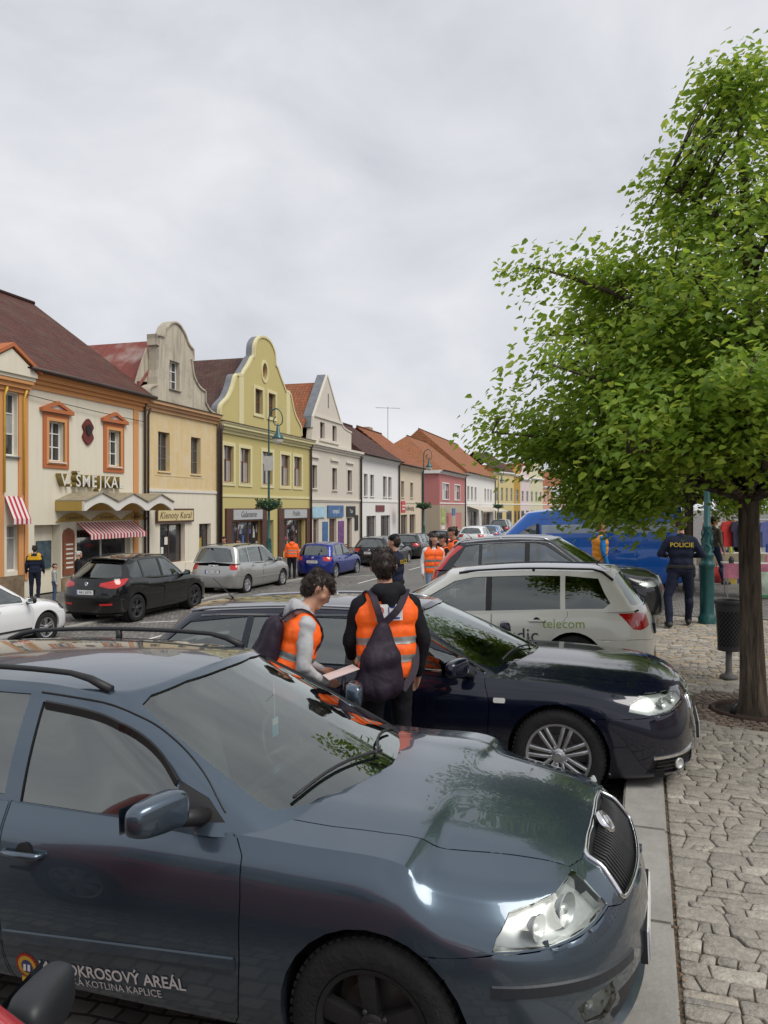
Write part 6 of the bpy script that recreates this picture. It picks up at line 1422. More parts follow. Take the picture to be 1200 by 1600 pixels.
def fuse(prims, voxel, smooth=4):
    """union of capsules as one continuous surface"""
    bm = bmesh.new()
    for p in prims: prim(bm, *p[:4], **(p[5] if len(p) > 5 else {}))
    bmesh.ops.recalc_face_normals(bm, faces=bm.faces)
    me = bpy.data.meshes.new('b'); bm.to_mesh(me); bm.free(); ob = bpy.data.objects.new('b', me); COL.objects.link(ob)
    md = ob.modifiers.new('r', 'REMESH'); md.mode = 'VOXEL'; md.voxel_size = voxel; md.use_smooth_shade = True
    me2 = bpy.data.meshes.new_from_object(ob.evaluated_get(bpy.context.evaluated_depsgraph_get())); bpy.data.objects.remove(ob)
    b2 = bmesh.new(); b2.from_mesh(me2); 
    for _ in range(smooth): bmesh.ops.smooth_vert(b2, verts=b2.verts, factor=.5, use_axis_x=True, use_axis_y=True, use_axis_z=True)
    return b2
def seg_d(p, a, b):
    a, b = Vector(a), Vector(b); d = b - a; t = max(0, min(1, (p - a).dot(d) / max(d.length_squared, 1e-9))); return (p - a - d * t).length, t
def person(name, label, loc, rz, h=1.78, top=C_BLACK, legs=C_BLACK, hair=H_DARK, lean=0., head=(0., 0.), arms=None, stance=(.10, .10, 0., 0.), vest=None, hood=False, longhair=False, voxel=.02, cap=None, shoe=C_SHOE, bulk=1., sleeves=None, group=None, wrinkle=.006, shorts=None, kid=False):
    """figure facing local +y; arms = ((elbowR),(wristR),(elbowL),(wristL)); stance = (half width R, half width L, forward R, forward L); head=(pitch, yaw)"""
    r = thing(name, label, 'person', loc, rz, group); s = h / 1.80
    A = arms or ((.255, -.02, 1.16), (.27, .06, .92), (-.255, -.02, 1.16), (-.27, .06, .92))
    P = []; B_ = bulk
    def add(lab, p0, r0, p1, r1, **k): P.append((p0, r0, p1, r1, lab, k))
    hw0, hw1, f0, f1 = stance
    for sd, hw, fw in ((1, hw0, f0), (-1, hw1, f1)):
        hip = (sd * .095, 0, .93); kn = (sd * (hw + .01), fw * .5 + .03, .51); an = (sd * hw, fw - .02, .10)
        add('leg', hip, .098 * B_, kn, .068 * B_); add('leg', kn, .066 * B_, an, .052 * B_); add('leg', (kn[0], kn[1] - .03, kn[2] - .12), .062 * B_, an, .05 * B_)
        add('shoe', (an[0], an[1] - .04, .055), .05, (an[0] + sd * .03, an[1] + .17, .045), .042); 
    add('leg', (-.07, 0, .96), .115 * B_, (.07, 0, .96), .115 * B_)
    add('top', (-.06, 0, 1.06), .115 * B_, (.06, 0, 1.06), .115 * B_); add('top', (-.08, .005, 1.22), .118 * B_, (.08, .005, 1.22), .118 * B_); add('top', (-.105, 0, 1.36), .118 * B_, (.105, 0, 1.36), .118 * B_)
    add('top', (-.165, -.01, 1.445), .066 * B_, (.165, -.01, 1.445), .066 * B_); add('top', (0, -.01, 1.46), .075, (0, -.005, 1.52), .06)
    add('skin', (0, -.005, 1.50), .058, (0, .012, 1.60), .055)
    for i, sd in ((0, 1), (2, -1)):
        sh = (sd * .185, -.01, 1.43); el, wr = A[i], A[i + 1]; lab = 'sleeve'
        add(lab, sh, .070 * B_, el, .053 * B_); add(lab, el, .051 * B_, wr, .037 * B_)
        w, e = Vector(wr), Vector(el); d = (w - e).normalized(); side = Vector((sd, 0, 0)); side = (side - d * side.dot(d)).normalized(); fwd = d.cross(side) * (1 if sd > 0 else -1)
        if fwd.y < 0: fwd = -fwd
        pc = w + d * .05
        add('skin', w, .026, w + d * .03, .026)
        for o in (-.018, 0, .018): add('skin', w + d * .02 + fwd * o, .017, w + d * .085 + fwd * o * 1.25, .014)
        for o, l in ((-.030, .062), (-.010, .078), (.010, .082), (.029, .072)):
            k0 = w + d * .085 + fwd * o; k1 = k0 + d * l * .55 - side * .006; k2 = k1 + d * l * .4 - side * .022; add('skin', k0, .0098, k1, .0088); add('skin', k1, .0088, k2, .0075)
        t0 = w + d * .03 + fwd * .03; t1 = t0 + d * .035 + fwd * .022 - side * .008; add('skin', t0, .012, t1, .0105); add('skin', t1, .0105, t1 + d * .032 + fwd * .002 - side * .01, .009)
    HC = Vector((0, .03, 1.685)); hs = 1.14 if kid else 1.05
    Hd = []
    def addh(p0, r0, p1, r1, **k): Hd.append((Vector(p0) * hs, r0 * hs, Vector(p1) * hs, r1 * hs, 'skin', k))
    addh((0, -.022, .025), .083, (0, .012, .03), .080, sc=(.90, 1, 1.08)); addh((0, .028, -.03), .060, (0, .048, -.068), .040); addh((0, .055, .0), .05, (0, .058, -.03), .045)
    addh((-.045, .05, -.015), .028, (.045, .05, -.015), .028); addh((0, .094, .012), .010, (0, .108, -.022), .013); addh((-.012, .098, -.03), .009, (.012, .098, -.03), .009)
    addh((-.03, .082, .028), .014, (.03, .082, .028), .014); addh((-.018, .088, -.055), .009, (.018, .088, -.055), .009); addh((-.015, .086, -.066), .009, (.015, .086, -.066), .009); addh((-.012, .078, -.092), .02, (.012, .078, -.092), .02)
    for sd in (1, -1): addh((sd * .080, -.006, .022), .012, (sd * .082, -.012, -.02), .010); addh((sd * .086, -.016, .024), .008, (sd * .088, -.02, 0), .009)
    RH = Matrix.Rotation(head[1], 3, 'Z') @ Matrix.Rotation(-head[0], 3, 'X')
    def hp(v): return HC + RH @ Vector(v)
    for (p0, r0, p1, r1, lab, k) in Hd: P.append((hp(p0), r0, hp(p1), r1, lab, {}))
    if hood: add('top', (-.07, -.085, 1.53), .055, (.07, -.085, 1.53), .055); add('top', (-.085, -.03, 1.515), .045, (.085, -.03, 1.515), .045); add('top', (0, -.11, 1.50), .06, (0, -.10, 1.44), .06)
    def bend(bm):
        for v in bm.verts:
            w = min(1, max(0, (v.co.z - .88) / .34)); w = w * w * (3 - 2 * w)
            if lean: v.co = Vector((0, 0, .95)) + Matrix.Rotation(-lean * w, 3, 'X') @ (v.co - Vector((0, 0, .95)))
            v.co *= s
    def wrink(bm, amp, sc=9.):
        if not amp: return
        bm.normal_update()
        for v in bm.verts:
            q = v.co; v.co = q + v.normal * amp * (noise.noise(Vector((q.x * sc, q.y * sc, q.z * sc * .8 + 7))) + .5 * noise.noise(Vector((q.x * sc * 2.3, q.y * sc * 2.3, q.z * sc * 2. + 3))))
    labs = ['top', 'sleeve', 'leg', 'shoe', 'skin']; mats = [top, sleeves or top, legs, shoe, SKIN]
    bm = fuse(P, voxel, 3); segs = [(Vector(p[0]), Vector(p[2]), p[1], p[3], labs.index(p[4])) for p in P]; skinz = {}
    for f in bm.faces:
        c = f.calc_center_median(); best = (9, 0)
        for a, b, r0, r1, li in segs:
            if abs(c.z - (a.z + b.z) / 2) > (abs(a.z - b.z) / 2 + .16): continue
            d, t = seg_d(c, a, b); d -= r0 + (r1 - r0) * t
            if d < best[0]: best = (d, li)
        f.material_index = best[1]; f.smooth = True
    if wrinkle:
        bm.normal_update(); cl = {v for f in bm.faces if f.material_index < 3 for v in f.verts}
        for v in cl: q = v.co; v.co = q + v.normal * wrinkle * (noise.noise(Vector((q.x * 8, q.y * 8, q.z * 9))) + .6 * noise.noise(Vector((q.x * 20, q.y * 20, q.z * 16))) - .1)
    bend(bm); me = bpy.data.meshes.new('body'); bm.to_mesh(me); bm.free()
    for m in mats: me.materials.append(m)
    link('body', me, r)
    def child(nm, prims, m, vox=None, amp=0., sc=9., par=None):
        b = fuse(prims, vox or voxel, 2); wrink(b, amp, sc); bend(b)
        for f in b.faces: f.smooth = True
        return finish(b, nm, m, par or r, True, 80)
    # hair or headgear
    if hair:
        hv = min(voxel, .012); hr = [(hp((0, -.035, .045)), .088, hp((0, .012, .058)), .080), (hp((0, -.055, .0)), .076, hp((0, -.05, -.03)), .062)]
        hr += [(hp((sd * .05, -.02, .03)), .048, hp((sd * .055, -.03, -.0)), .035) for sd in (1, -1)]
        if cap is None:
            rr = random.Random(int(h * 100)); hr += [(hp((x, .05, .095)), .028, hp((x * 1.1, .092 + rr.uniform(0, .012), .062 + rr.uniform(-.012, .01))), .014) for x in (-.055, -.028, 0, .028, .055)] + [(hp((rr.uniform(-.06, .06), rr.uniform(-.1, .05), .105)), .03, hp((rr.uniform(-.07, .07), rr.uniform(-.12, .07), .118)), .018) for _ in range(9)]
        if longhair: hr += [(hp((sd * .055, -.04, -.02)), .04, (sd * .07, .05, 1.36), .022) for sd in (1, -1)] + [(hp((0, -.07, -.02)), .05, (0, -.08, 1.40), .035)]
        ho = child('hair', hr, hair, hv, .005, 46.)
        if voxel < .016 and cap is None:                       # loose strands over the hair mass
            rr = random.Random(7); mb = MB(); vs_ = ho.data.vertices; top_ = max(v.co.z for v in vs_); cn = sum((v.co for v in vs_), Vector()) / len(vs_)
            for _ in range(900 if voxel < .01 else 250):
                v = vs_[rr.randrange(len(vs_))]; n_ = v.normal; fl = Vector((n_.x * .6 + rr.gauss(0, .35), n_.y * .6 + rr.gauss(0, .35), -.8 + rr.gauss(0, .3)))
                if v.co.z > top_ - .05: fl = RH @ Vector((rr.gauss(0, .5), .8, .1)) if not lean else Vector((rr.gauss(0, .4), .8, -.25))
                fl = (fl - n_ * fl.dot(n_)).normalized(); L0 = rr.uniform(.014, .034); a = v.co + n_ * .002
                mb.tube([a, a + fl * L0 * .5 + n_ * .007, a + fl * L0 + n_ * .001], [.0022, .0018, .0006], 3)
            so = mb.build('hair_strands', hair, ho, recalc=False); so['kind'] = 'stuff'
    if cap:
        if cap[0] == 'beret': child('cap', [(hp((-.02, -.01, .085)), .07, hp((.02, -.03, .09)), .07), (hp((-.05, 0, .09)), .06, hp((.05, -.02, .1)), .062), (hp((0, .05, .075)), .05, hp((0, -.06, .075)), .05)], cap[1], .012)
        else: child('cap', [(hp((0, -.02, .06)), .09, hp((0, .01, .075)), .083), (hp((-.03, .09, .06)), .016, hp((.03, .09, .06)), .016), (hp((-.04, .12, .05)), .012, hp((.04, .12, .05)), .012)], cap[1], .012)
    for sd in (1, -1):
        if voxel < .016:
            b = bmesh.new(); bmesh.ops.create_uvsphere(b, u_segments=10, v_segments=8, radius=.0125); bmesh.ops.translate(b, vec=hp((sd * .031, .083, .008)), verts=b.verts); bend(b); e = finish(b, 'eye', M_EYE, r)
            b = bmesh.new(); bmesh.ops.create_uvsphere(b, u_segments=8, v_segments=6, radius=.0065); bmesh.ops.translate(b, vec=hp((sd * .031, .0925, .007)), verts=b.verts); bend(b); finish(b, 'iris', M_IRIS, e)
    if vest:
        g = .014; hem = vest.get('hem', .93)
        vp = [((-.075, 0, hem + .10), .118 * B_ + g, (.075, 0, hem + .10), .118 * B_ + g), ((-.085, 0, 1.12), .118 * B_ + g, (.085, 0, 1.12), .118 * B_ + g), ((-.09, .005, 1.24), .12 * B_ + g, (.09, .005, 1.24), .12 * B_ + g), ((-.11, 0, 1.36), .12 * B_ + g, (.11, 0, 1.36), .12 * B_ + g), ((-.105, -.01, 1.445), .068 * B_ + g, (.105, -.01, 1.445), .068 * B_ + g)]
        b = fuse(vp, voxel, 2); wrink(b, .008, 11.)
        dl = [f for f in b.faces if f.calc_center_median().z < hem or (f.calc_center_median().z > 1.46 and abs(f.calc_center_median().x) < .09) or (f.calc_center_median().y > .03 and abs(f.calc_center_median().x) < .012)]
        bmesh.ops.delete(b, geom=dl, context='FACES')
        st = {}
        for z0, z1 in vest.get('bands', ((1.05, 1.10), (1.19, 1.24))):
            for z in (z0, z1): bmesh.ops.bisect_plane(b, geom=list(b.verts) + list(b.edges) + list(b.faces), plane_co=(0, 0, z), plane_no=(0, 0, 1))
        b.normal_update(); bands = []
        for z0, z1 in vest.get('bands', ((1.05, 1.10), (1.19, 1.24))):
            fc = [f for f in b.faces if z0 < f.calc_center_median().z < z1]
            bands.append(take(b, fc, skin=0, gap=0, offset=.004, delete=False))
        bend(b); vo = finish(b, 'safety_vest', vest.get('m', C_ORANGE), r, True, 80)
        for q in bands: bend(q); finish(q, 'reflective_band', C_REFL, vo, True, 80)
        if vest.get('logo'):
            me = bpy.data.meshes.new('p')
            for nm, txt, size, m, dx, dz, dy in vest['logo']:
                if txt is None: mm = bmesh.new(); bmesh.ops.create_grid(mm, x_segments=6, y_segments=3, size=.5); bmesh.ops.transform(mm, matrix=Matrix.Diagonal((size[0], size[1], 1, 1)), verts=mm.verts)
                else: t_ = text_mesh(txt, size, 0); mm = bmesh.new(); mm.from_mesh(t_)
                for v in mm.verts: v.co = Vector((dx + v.co.x, -.118 * B_ - g - .016 - dy, dz + v.co.y))
                bend(mm); o = finish(mm, nm, m, vo)
    return r, bend
def backpack(label, r, bend, prims, m, straps, voxel=.012):
    o = thing('backpack', label, 'backpack', r.location, r.rotation_euler.z); b = fuse(prims, voxel, 9)
    b.normal_update()
    for v in b.verts: q = v.co; v.co = q + v.normal * .014 * (noise.noise(Vector((q.x * 9, q.y * 9, q.z * 4))) + .8 * abs(noise.noise(Vector((q.x * 22, q.y * 16, q.z * 5)))) )
    bend(b); finish(b, 'bag', m, o, True, 80)
    for st in straps:
        mb = MB(); pts = [Vector(p) for p in st]; q = crom(np.arange(len(pts)), np.array([tuple(p) for p in pts]), np.linspace(0, len(pts) - 1, 16)); V = []; F = []
        for i, p in enumerate(q):
            t = Vector(q[min(i + 1, 15)] - q[max(i - 1, 0)]).normalized(); w = Vector((1, 0, 0)); w = (w - t * w.dot(t)).normalized() * .024; nn = t.cross(w).normalized() * .005
            V += [Vector(p) - w - nn, Vector(p) + w - nn, Vector(p) + w + nn, Vector(p) - w + nn]
        for i in range(15):
            for k in range(4): F.append((4 * i + k, 4 * i + (k + 1) % 4, 4 * i + 4 + (k + 1) % 4, 4 * i + 4 + k))
        bb = bmesh.new(); vs = [bb.verts.new(v) for v in V]
        for f in F: bb.faces.new([vs[i] for i in f])
        bend(bb); finish(bb, 'strap', m, o, True, 60)
    return o
G_ST = 'young people in orange vests'
RB = mat('logo red', (.6, .02, .03), .6); BB = mat('logo blue', (.03, .06, .30), .6)
# student in black hoodie, seen from behind
r, bd = person('person', 'person in black hoodie and orange vest seen from behind with dark drawstring bag', (.02, 5.62, groundz(-1.78)), .30, 1.90, C_BLACK, C_BLACK, H_DARK, .06, (.12, -.25), ((.27, -.03, 1.17), (.265, .08, .93), (-.25, .06, 1.18), (-.18, .26, 1.05)), (.12, .10, .05, -.05), dict(bands=((1.045, 1.095), (1.165, 1.215)), hem=.90, logo=(('logo_patch', None, (.19, .11), C_WHITE, -.02, 1.385, 0), ('logo_letter', 'O', .075, RB, -.085, 1.395, .004), ('logo_letters', 'IZI', .075, BB, .01, 1.395, .004), ('logo_line', None, (.15, .012), BB, -.02, 1.345, .004))), True, voxel=.0095, group=G_ST, wrinkle=.008)
backpack('slack dark drawstring bag on the back of the person in black hoodie', r, bd, [((-.215, -.19, .92), .085, (-.09, -.175, 1.30), .030), ((-.03, -.195, .93), .095, (-.06, -.175, 1.30), .030), ((-.12, -.215, .90), .095, (-.08, -.18, 1.28), .035), ((-.22, -.18, .87), .055, (-.02, -.19, .88), .06), ((-.16, -.205, 1.08), .085, (-.05, -.205, 1.1), .085)], C_BAG, [[(-.07, -.17, 1.31), (.04, -.168, 1.41), (.125, -.085, 1.525), (.14, .03, 1.50), (.14, .13, 1.38)], [(-.08, -.17, 1.31), (-.11, -.165, 1.42), (-.13, -.085, 1.525), (-.14, .03, 1.50), (-.14, .13, 1.38)], [(.05, -.20, .88), (.16, -.13, 1.0), (.20, -.02, 1.15), (.18, .10, 1.25)]])
# student in grey hoodie bending to a car window
r, bd = person('person', 'person in grey hoodie and orange vest bending towards the navy car window', (-.72, 5.52, groundz(-2.3)), -R(72), 1.80, C_GREY, C_JEANS, H_DARK, .30, (.35, -.1), ((.26, .02, 1.16), (.20, .24, 1.06), (-.25, .05, 1.18), (-.15, .28, 1.10)), (.11, .11, .08, -.08), dict(bands=((1.02, 1.07), (1.17, 1.22)), hem=.86), True, voxel=.0095, group=G_ST, wrinkle=.015)
backpack('small black rucksack on the bending person in grey hoodie', r, bd, [((-.085, -.20, 1.05), .085, (-.075, -.195, 1.36), .06), ((.085, -.20, 1.05), .085, (.075, -.195, 1.36), .06), ((0, -.215, 1.06), .09, (0, -.205, 1.36), .07), ((-.06, -.235, 1.06), .07, (.06, -.235, 1.12), .07)], C_BAG, [[(.06, -.19, 1.40), (.11, -.10, 1.52), (.135, .02, 1.51), (.14, .13, 1.38), (.17, .05, 1.18), (.15, -.12, 1.05)], [(-.06, -.19, 1.40), (-.11, -.10, 1.52), (-.135, .02, 1.51), (-.14, .13, 1.38), (-.17, .05, 1.18), (-.15, -.12, 1.05)]])
pp = thing('leaflet', 'pale leaflet held by the person in grey hoodie', 'leaflet', (-.30, 5.35, 1.03), R(20)); MB().hexa([(-.11, -.08, -.06), (.11, -.08, .0), (.11, .08, .0), (-.11, .08, -.06), (-.11, -.08, -.055), (.11, -.08, .005), (.11, .08, .005), (-.11, .08, -.055)]).build('sheet', mat('pale pink paper', (.62, .50, .47), .7, var=.15), pp)
# policemen
def police(label, loc, rz, h, arms=None, stance=(.1, .1, 0, 0), cap='beret', voxel=.016, belt=True):
    r, bd = person('person', label, loc, rz, h, C_NAVY, C_NAVY, H_DARK, 0, (.05, 0), arms, stance, cap=(cap, C_BLACK), voxel=voxel, bulk=1.10, wrinkle=.008, group='police officers')
    t_ = text_mesh('POLICIE', .105, .0); mm = bmesh.new(); mm.from_mesh(t_)
    for v in mm.verts: v.co = Vector((v.co.x, -.118 * 1.1 - .022 - .0, 1.36 + v.co.y))
    bd(mm); finish(mm, 'lettering', mat('police yellow', (.75, .52, .02), .6), r)
    b = fuse([((-.085, 0, 1.0), .137, (.085, 0, 1.0), .137)], .014, 1); bmesh.ops.delete(b, geom=[f for f in b.faces if abs(f.calc_center_median().z - 1.0) > .03], context='FACES'); bd(b); finish(b, 'belt', M_BLACK, r, True, 80)
    b = fuse([((.20, .02, .98), .035, (.21, .03, .84), .03), ((-.20, .02, .98), .03, (-.2, .03, .9), .03)], .012, 2); bd(b); finish(b, 'holster', M_BLACK, r, True, 80)
    return r
police('policeman in dark uniform seen from behind beside the green lamp post', (*ST(.60, 14.15), PZ + .02), -.25, 1.86, ((.33, -.02, 1.20), (.20, .24, 1.16), (-.33, -.02, 1.20), (-.2, .24, 1.16)), (.14, .20, .22, -.20))
police('policeman in beret standing in the road behind the two students', (.20, 13.5, groundz(-4.1)), R(70), 1.83)
# others
def simple_p(label, loc, rz, h, **k): return person('person', label, loc, rz, h, voxel=k.pop('voxel', .018), **k)
V2 = lambda: dict(bands=((1.04, 1.09), (1.18, 1.23)), hem=.9)
simple_p('long-haired person in orange vest and torn jeans beside the red tail lamp', (1.09, 17., groundz(-4.4)), R(-165), 1.76, top=C_WHITE, legs=cloth('pale jeans', (.22, .30, .40)), vest=V2(), longhair=True, group=G_ST, head=(0, .2), voxel=.0155)
simple_p('short dark-haired person in vest half hidden by the charcoal car', (1.36, 17.3, groundz(-4.2)), R(100), 1.72, vest=V2(), group=G_ST, head=(.1, .2), voxel=.0155)
simple_p('curly-haired person in orange vest behind the charcoal car roof', (1.66, 18.2, groundz(-4.2)), R(100), 1.86, vest=V2(), group=G_ST, head=(.15, 0), voxel=.0155)
simple_p('person in orange jacket seen from behind between the silver and blue cars', (-3.72, 31., -.78), .15, 1.76, top=C_ORANGE, legs=C_BLACK, hood=True, bulk=1.12, vest=dict(bands=((1.08, 1.13), (1.2, 1.25)), hem=.92), group=G_ST, hair=H_DARK)
simple_p('left of two people in orange behind the silver people carrier', (-6.35, 30.6, -.76), R(150), 1.74, top=C_ORANGE, group=G_ST); simple_p('right of two people in orange behind the silver people carrier', (-5.85, 30.5, -.76), R(-100), 1.66, top=C_ORANGE, group=G_ST)
simple_p('person in navy and mustard hoodie at the sweet shop door', (-11.55, 25.4, -.92), R(15), 1.80, top=C_NAVY, legs=C_NAVY, hood=False, bulk=1.1, vest=dict(m=C_YEL, bands=(), hem=1.34))
simple_p('child in patterned jacket standing before the shop', (-10.52, 24.5, -.90), R(-60), 1.25, top=mat('patterned jacket', (.35, .36, .37), .8, var=.8, scale=14), legs=C_JEANS, kid=True)
simple_p('white-haired person in dark coat by the shop window', (-10.0, 25.1, -.91), R(-60), 1.62, top=C_BLACK, hair=H_GREY, bulk=1.1)
simple_p('person in orange padded vest with blue sleeves between the SUV and the van', (4.78, 17.0, PZ - .1), R(-85), 1.84, top=C_BLUE, sleeves=C_BLUE, hair=mat('ginger hair', (.25, .11, .05), .6), vest=dict(m=mat('amber padded cloth', (.72, .27, .01), .7, var=.2), bands=(), hem=.9), bulk=1.1, voxel=.0155)
simple_p('person in camouflage jacket and jeans at the market stall behind the lamp post', (8.72, 20.3, PZ + .02), R(-70), 1.80, top=C_CAMO, legs=cloth('dark jeans', (.03, .045, .08)), stance=(.1, .1, .25, -.15))
simple_p('stallholder in grey behind the market table', (10.3, 22.6, PZ + .02), R(170), 1.76, top=C_GREY)
# ---------------------------------------------------------------- market stalls and the rest of the square
rm = random.Random(8)
def stall(label, loc, rz, cloth_c, W=2.2, seed=0):
    r = thing('market_table', label, 'market stall', loc, rz, 'market tables'); tp = mat('table top', (.55, .53, .50), .6)
    MB().box((-W / 2, -.4, .74), (W / 2, .4, .78)).build('table_top', tp, r)
    for x in (-W / 2 + .08, W / 2 - .08):
        for y in (-.35, .35): MB().tube([(x, y, 0), (x, y, .74)], .018, 6).build('leg', M_SILVER, r)
    MB().box((-W / 2 - .01, -.43, .45), (W / 2 + .01, -.415, .79)).build('table_cloth', mat('stall cloth %d' % seed, cloth_c, .85, var=.4, scale=5), r)
    rr = random.Random(seed); cols = [(.55, .03, .03), (.02, .05, .25), (.6, .6, .58), (.55, .2, .3), (.03, .03, .03), (.55, .40, .05), (.05, .2, .08)]
    for k in range(14):
        c = cols[k % 7]; x, y = rr.uniform(-W / 2 + .1, W / 2 - .15), rr.uniform(-.32, .3); w, d, h = rr.uniform(.06, .16), rr.uniform(.05, .12), rr.uniform(.08, .30)
        b = MB(); b.lathe([(w * .5, 0), (w * .55, h * .5), (w * .35, h * .8), (w * .15, h)], 8, (x, y, .78)) if k < 7 else b.hexa([(x, y, .78), (x + w, y, .78), (x + w, y + d, .78), (x, y + d, .78), (x + .01, y + .01, .78 + h), (x + w - .01, y, .78 + h), (x + w - .01, y + d - .01, .78 + h), (x, y + d, .78 + h)])
        o = b.build('sale_item', mat('goods %d' % cols.index(c), c, .6, var=.3), None); tag(o, ['small red item', 'small blue item', 'small white item', 'small pink item', 'small black item', 'small yellow item', 'small green item'][cols.index(c)].replace('item', 'jar' if k < 7 else 'box') + ' on the market table ' + ('beside the lamp post', 'with pink cloth', 'farthest back')[seed - 1], 'goods', 'goods on the market tables'); o.location = loc; o.rotation_euler = (0, 0, rz)
    return r
stall('market table with mixed goods between the lamp post and the trunk', (9.75, 21.4, PZ + .02), -SA + .2, (.35, .3, .2), 2.2, 1)
stall('market table with pink cloth right of the tree trunk', (8.75, 17.4, PZ + .02), -SA, (.45, .16, .22), 2.0, 2)
stall('market table farther back at the right edge', (12.0, 24.5, PZ + .02), -SA, (.5, .5, .48), 2.4, 3)
b = thing('banner_board', 'white and green printed board leaning under the pink market table', 'board', (8.75, 16.9, PZ + .02), -SA); MB().box((-.75, 0, .05), (.95, .02, .62)).build('panel', mat('white green print', (.42, .5, .40), .6, var=.7, scale=3), b); MB().box((-.75, -.004, .05), (.95, .0, .11)).build('green_edge', mat('print green', (.05, .22, .10), .6), b)
def bag(label, loc, c, w=.3, h=.42):
    r = thing('shopping_bag', label, 'bag', loc, rm.uniform(-.5, .5), 'bags under the market tables'); m = mat('bag ' + label[:12], c, .5, var=.4, scale=9); MB().hexa([(-w / 2, -.1, 0), (w / 2, -.1, 0), (w / 2, .1, 0), (-w / 2, .1, 0), (-w / 2 - .03, -.06, h), (w / 2 + .03, -.06, h), (w / 2 + .02, .07, h), (-w / 2 - .02, .07, h)]).build('sack', m, r); MB().tube([(-.08, -.06, h), (-.06, -.06, h + .12), (.06, -.06, h + .12), (.08, -.06, h)], .012, 6).build('handle', m, r)
bag('blue shopping bag under the market table', (9.6, 20.7, PZ + .02), (.02, .04, .28)); bag('red shopping bag under the market table', (9.05, 20.9, PZ + .02), (.35, .03, .03)); bag('yellow patterned shopping bag under the market table', (9.3, 20.6, PZ + .02), (.5, .38, .08))
fr = thing('clothes_rail', 'clothes rail with red and white garments behind the market table', 'clothes rail', (10.2, 22.0, PZ + .02), -SA)
for x in (-.9, .9): MB().tube([(x, 0, 0), (x, 0, 1.7)], .02, 6).build('post', M_SILVER, fr)
MB().tube([(-.9, 0, 1.7), (.9, 0, 1.7)], .02, 6).build('rail', M_SILVER, fr)
for k in range(7):
    x = -.8 + k * .25; c = [(.6, .02, .02), (.6, .58, .55), (.5, .03, .03), (.03, .03, .06), (.6, .05, .04), (.5, .48, .45), (.1, .12, .3)][k]
    g = MB().prism([(-.02, 0), (.20, -.05), (.24, -.3), (.17, -.32), (.16, -.75), (-.16, -.75), (-.17, -.32), (-.24, -.3), (-.20, -.05)], -.03, .03).build('garment', mat('garment %d' % k, c, .85, var=.25, scale=8), None); g.location = (10.2 + x * cS, 22.0 - x * sS, PZ + 1.68); g.rotation_euler = (0, 0, -SA + .5); tag(g, ['bright red', 'cream', 'dark red', 'black', 'scarlet', 'off-white', 'blue'][k] + ' garment hanging on the clothes rail', 'garment', 'garments on the rail')
# market tent with white valance, far off behind the van
tn = thing('market_tent', 'white market tent roof far away above the blue van', 'tent', (15.6, 62., PZ), -SA)
for x in (-1.8, 1.8):
    for y in (-1.2, 1.2): MB().tube([(x, y, 0), (x, y, 3.2)], .04, 6).build('pole', M_SILVER, tn)
w_ = cloth('tent white', (.72, .74, .76)); MB().box((-1.95, -1.35, 2.95), (1.95, -1.3, 3.5)).build('valance', w_, tn); MB().add([(-1.95, -1.35, 3.5), (1.95, -1.35, 3.5), (1.95, 1.35, 3.5), (-1.95, 1.35, 3.5), (0, 0, 4.1)], [(0, 1, 4), (1, 2, 4), (2, 3, 4), (3, 0, 4)]).build('canopy', w_, tn)
# café board and chairs before the greige house
cb = thing('menu_board', 'black folding menu board on the pavement before the greige house', 'sign board', (-.55, 41.8, -.80), 1.2); MB().hexa([(-.3, -.25, 0), (.3, -.25, 0), (.3, -.22, 0), (-.3, -.22, 0), (-.3, -.03, 1.1), (.3, -.03, 1.1), (.3, 0, 1.1), (-.3, 0, 1.1)]).build('front_panel', M_BLACK, cb); MB().hexa([(-.3, .22, 0), (.3, .22, 0), (.3, .25, 0), (-.3, .25, 0), (-.3, .005, 1.1), (.3, .005, 1.1), (.3, .03, 1.1), (-.3, .03, 1.1)]).build('back_panel', M_BLACK, cb)
def cafe_chair(label, x, y, rz):
    c = thing('cafe_chair', label, 'chair', (x, y, -.82), rz, 'cafe chairs'); wd = mat('cane wood', (.28, .15, .07), .6)
    for a in (-.2, .2):
        MB().tube([(a, -.2, 0), (a, -.2, .45)], .02, 6).build('leg', wd, c); MB().tube([(a, .2, 0), (a, .25, .9)], .02, 6).build('leg', wd, c)
    MB().box((-.22, -.22, .43), (.22, .22, .47)).build('seat', wd, c)
    for z in (.6, .72, .84): MB().box((-.2, .215, z), (.2, .24, z + .06)).build('back_slat', wd, c)
cafe_chair('left cane chair by the greige house door', -2.6, 43.2, .4); cafe_chair('right cane chair by the greige house door', -1.9, 43.6, 2.2)
# houses on the near side of the square, seen through gaps and in reflections
def side_house(label, n, t, W, h, c, roofm, wins, rz=None):
    x, y = ST(n, t); r = thing('square_house', label, 'house', (x, y, 0), (-math.pi / 2 - SA) if rz is None else rz)
    ws = [rect((k + .3) * W / wins, a, (k + .7) * W / wins, b) for k in range(wins) for a, b in ((.9, 2.7), (4.3, 6.1))]
    wall(r, rect(0, 0, W, h), ws, c); body_block(r, W, h, 9, c)
    for w in ws: window(r, w[0][0], w[0][1], w[2][0], w[2][1], M_WHITE, 2, (.6,), .15, split=False); surround(r, w[0][0], w[0][1], w[2][0], w[2][1], .15, .04, WT)
    cornice(r, 0, W, h - .3, ((.12, .15), (.3, .2)), WT); street_roof(r, -.2, W + .2, h, h + 4, 5, roofm, -.4)
cs = [plaster('side cream', (.66, .58, .42), .1), plaster('side ochre', (.55, .38, .17), .1), plaster('side white', (.70, .68, .63), .1), plaster('side rose', (.55, .33, .27), .1)]
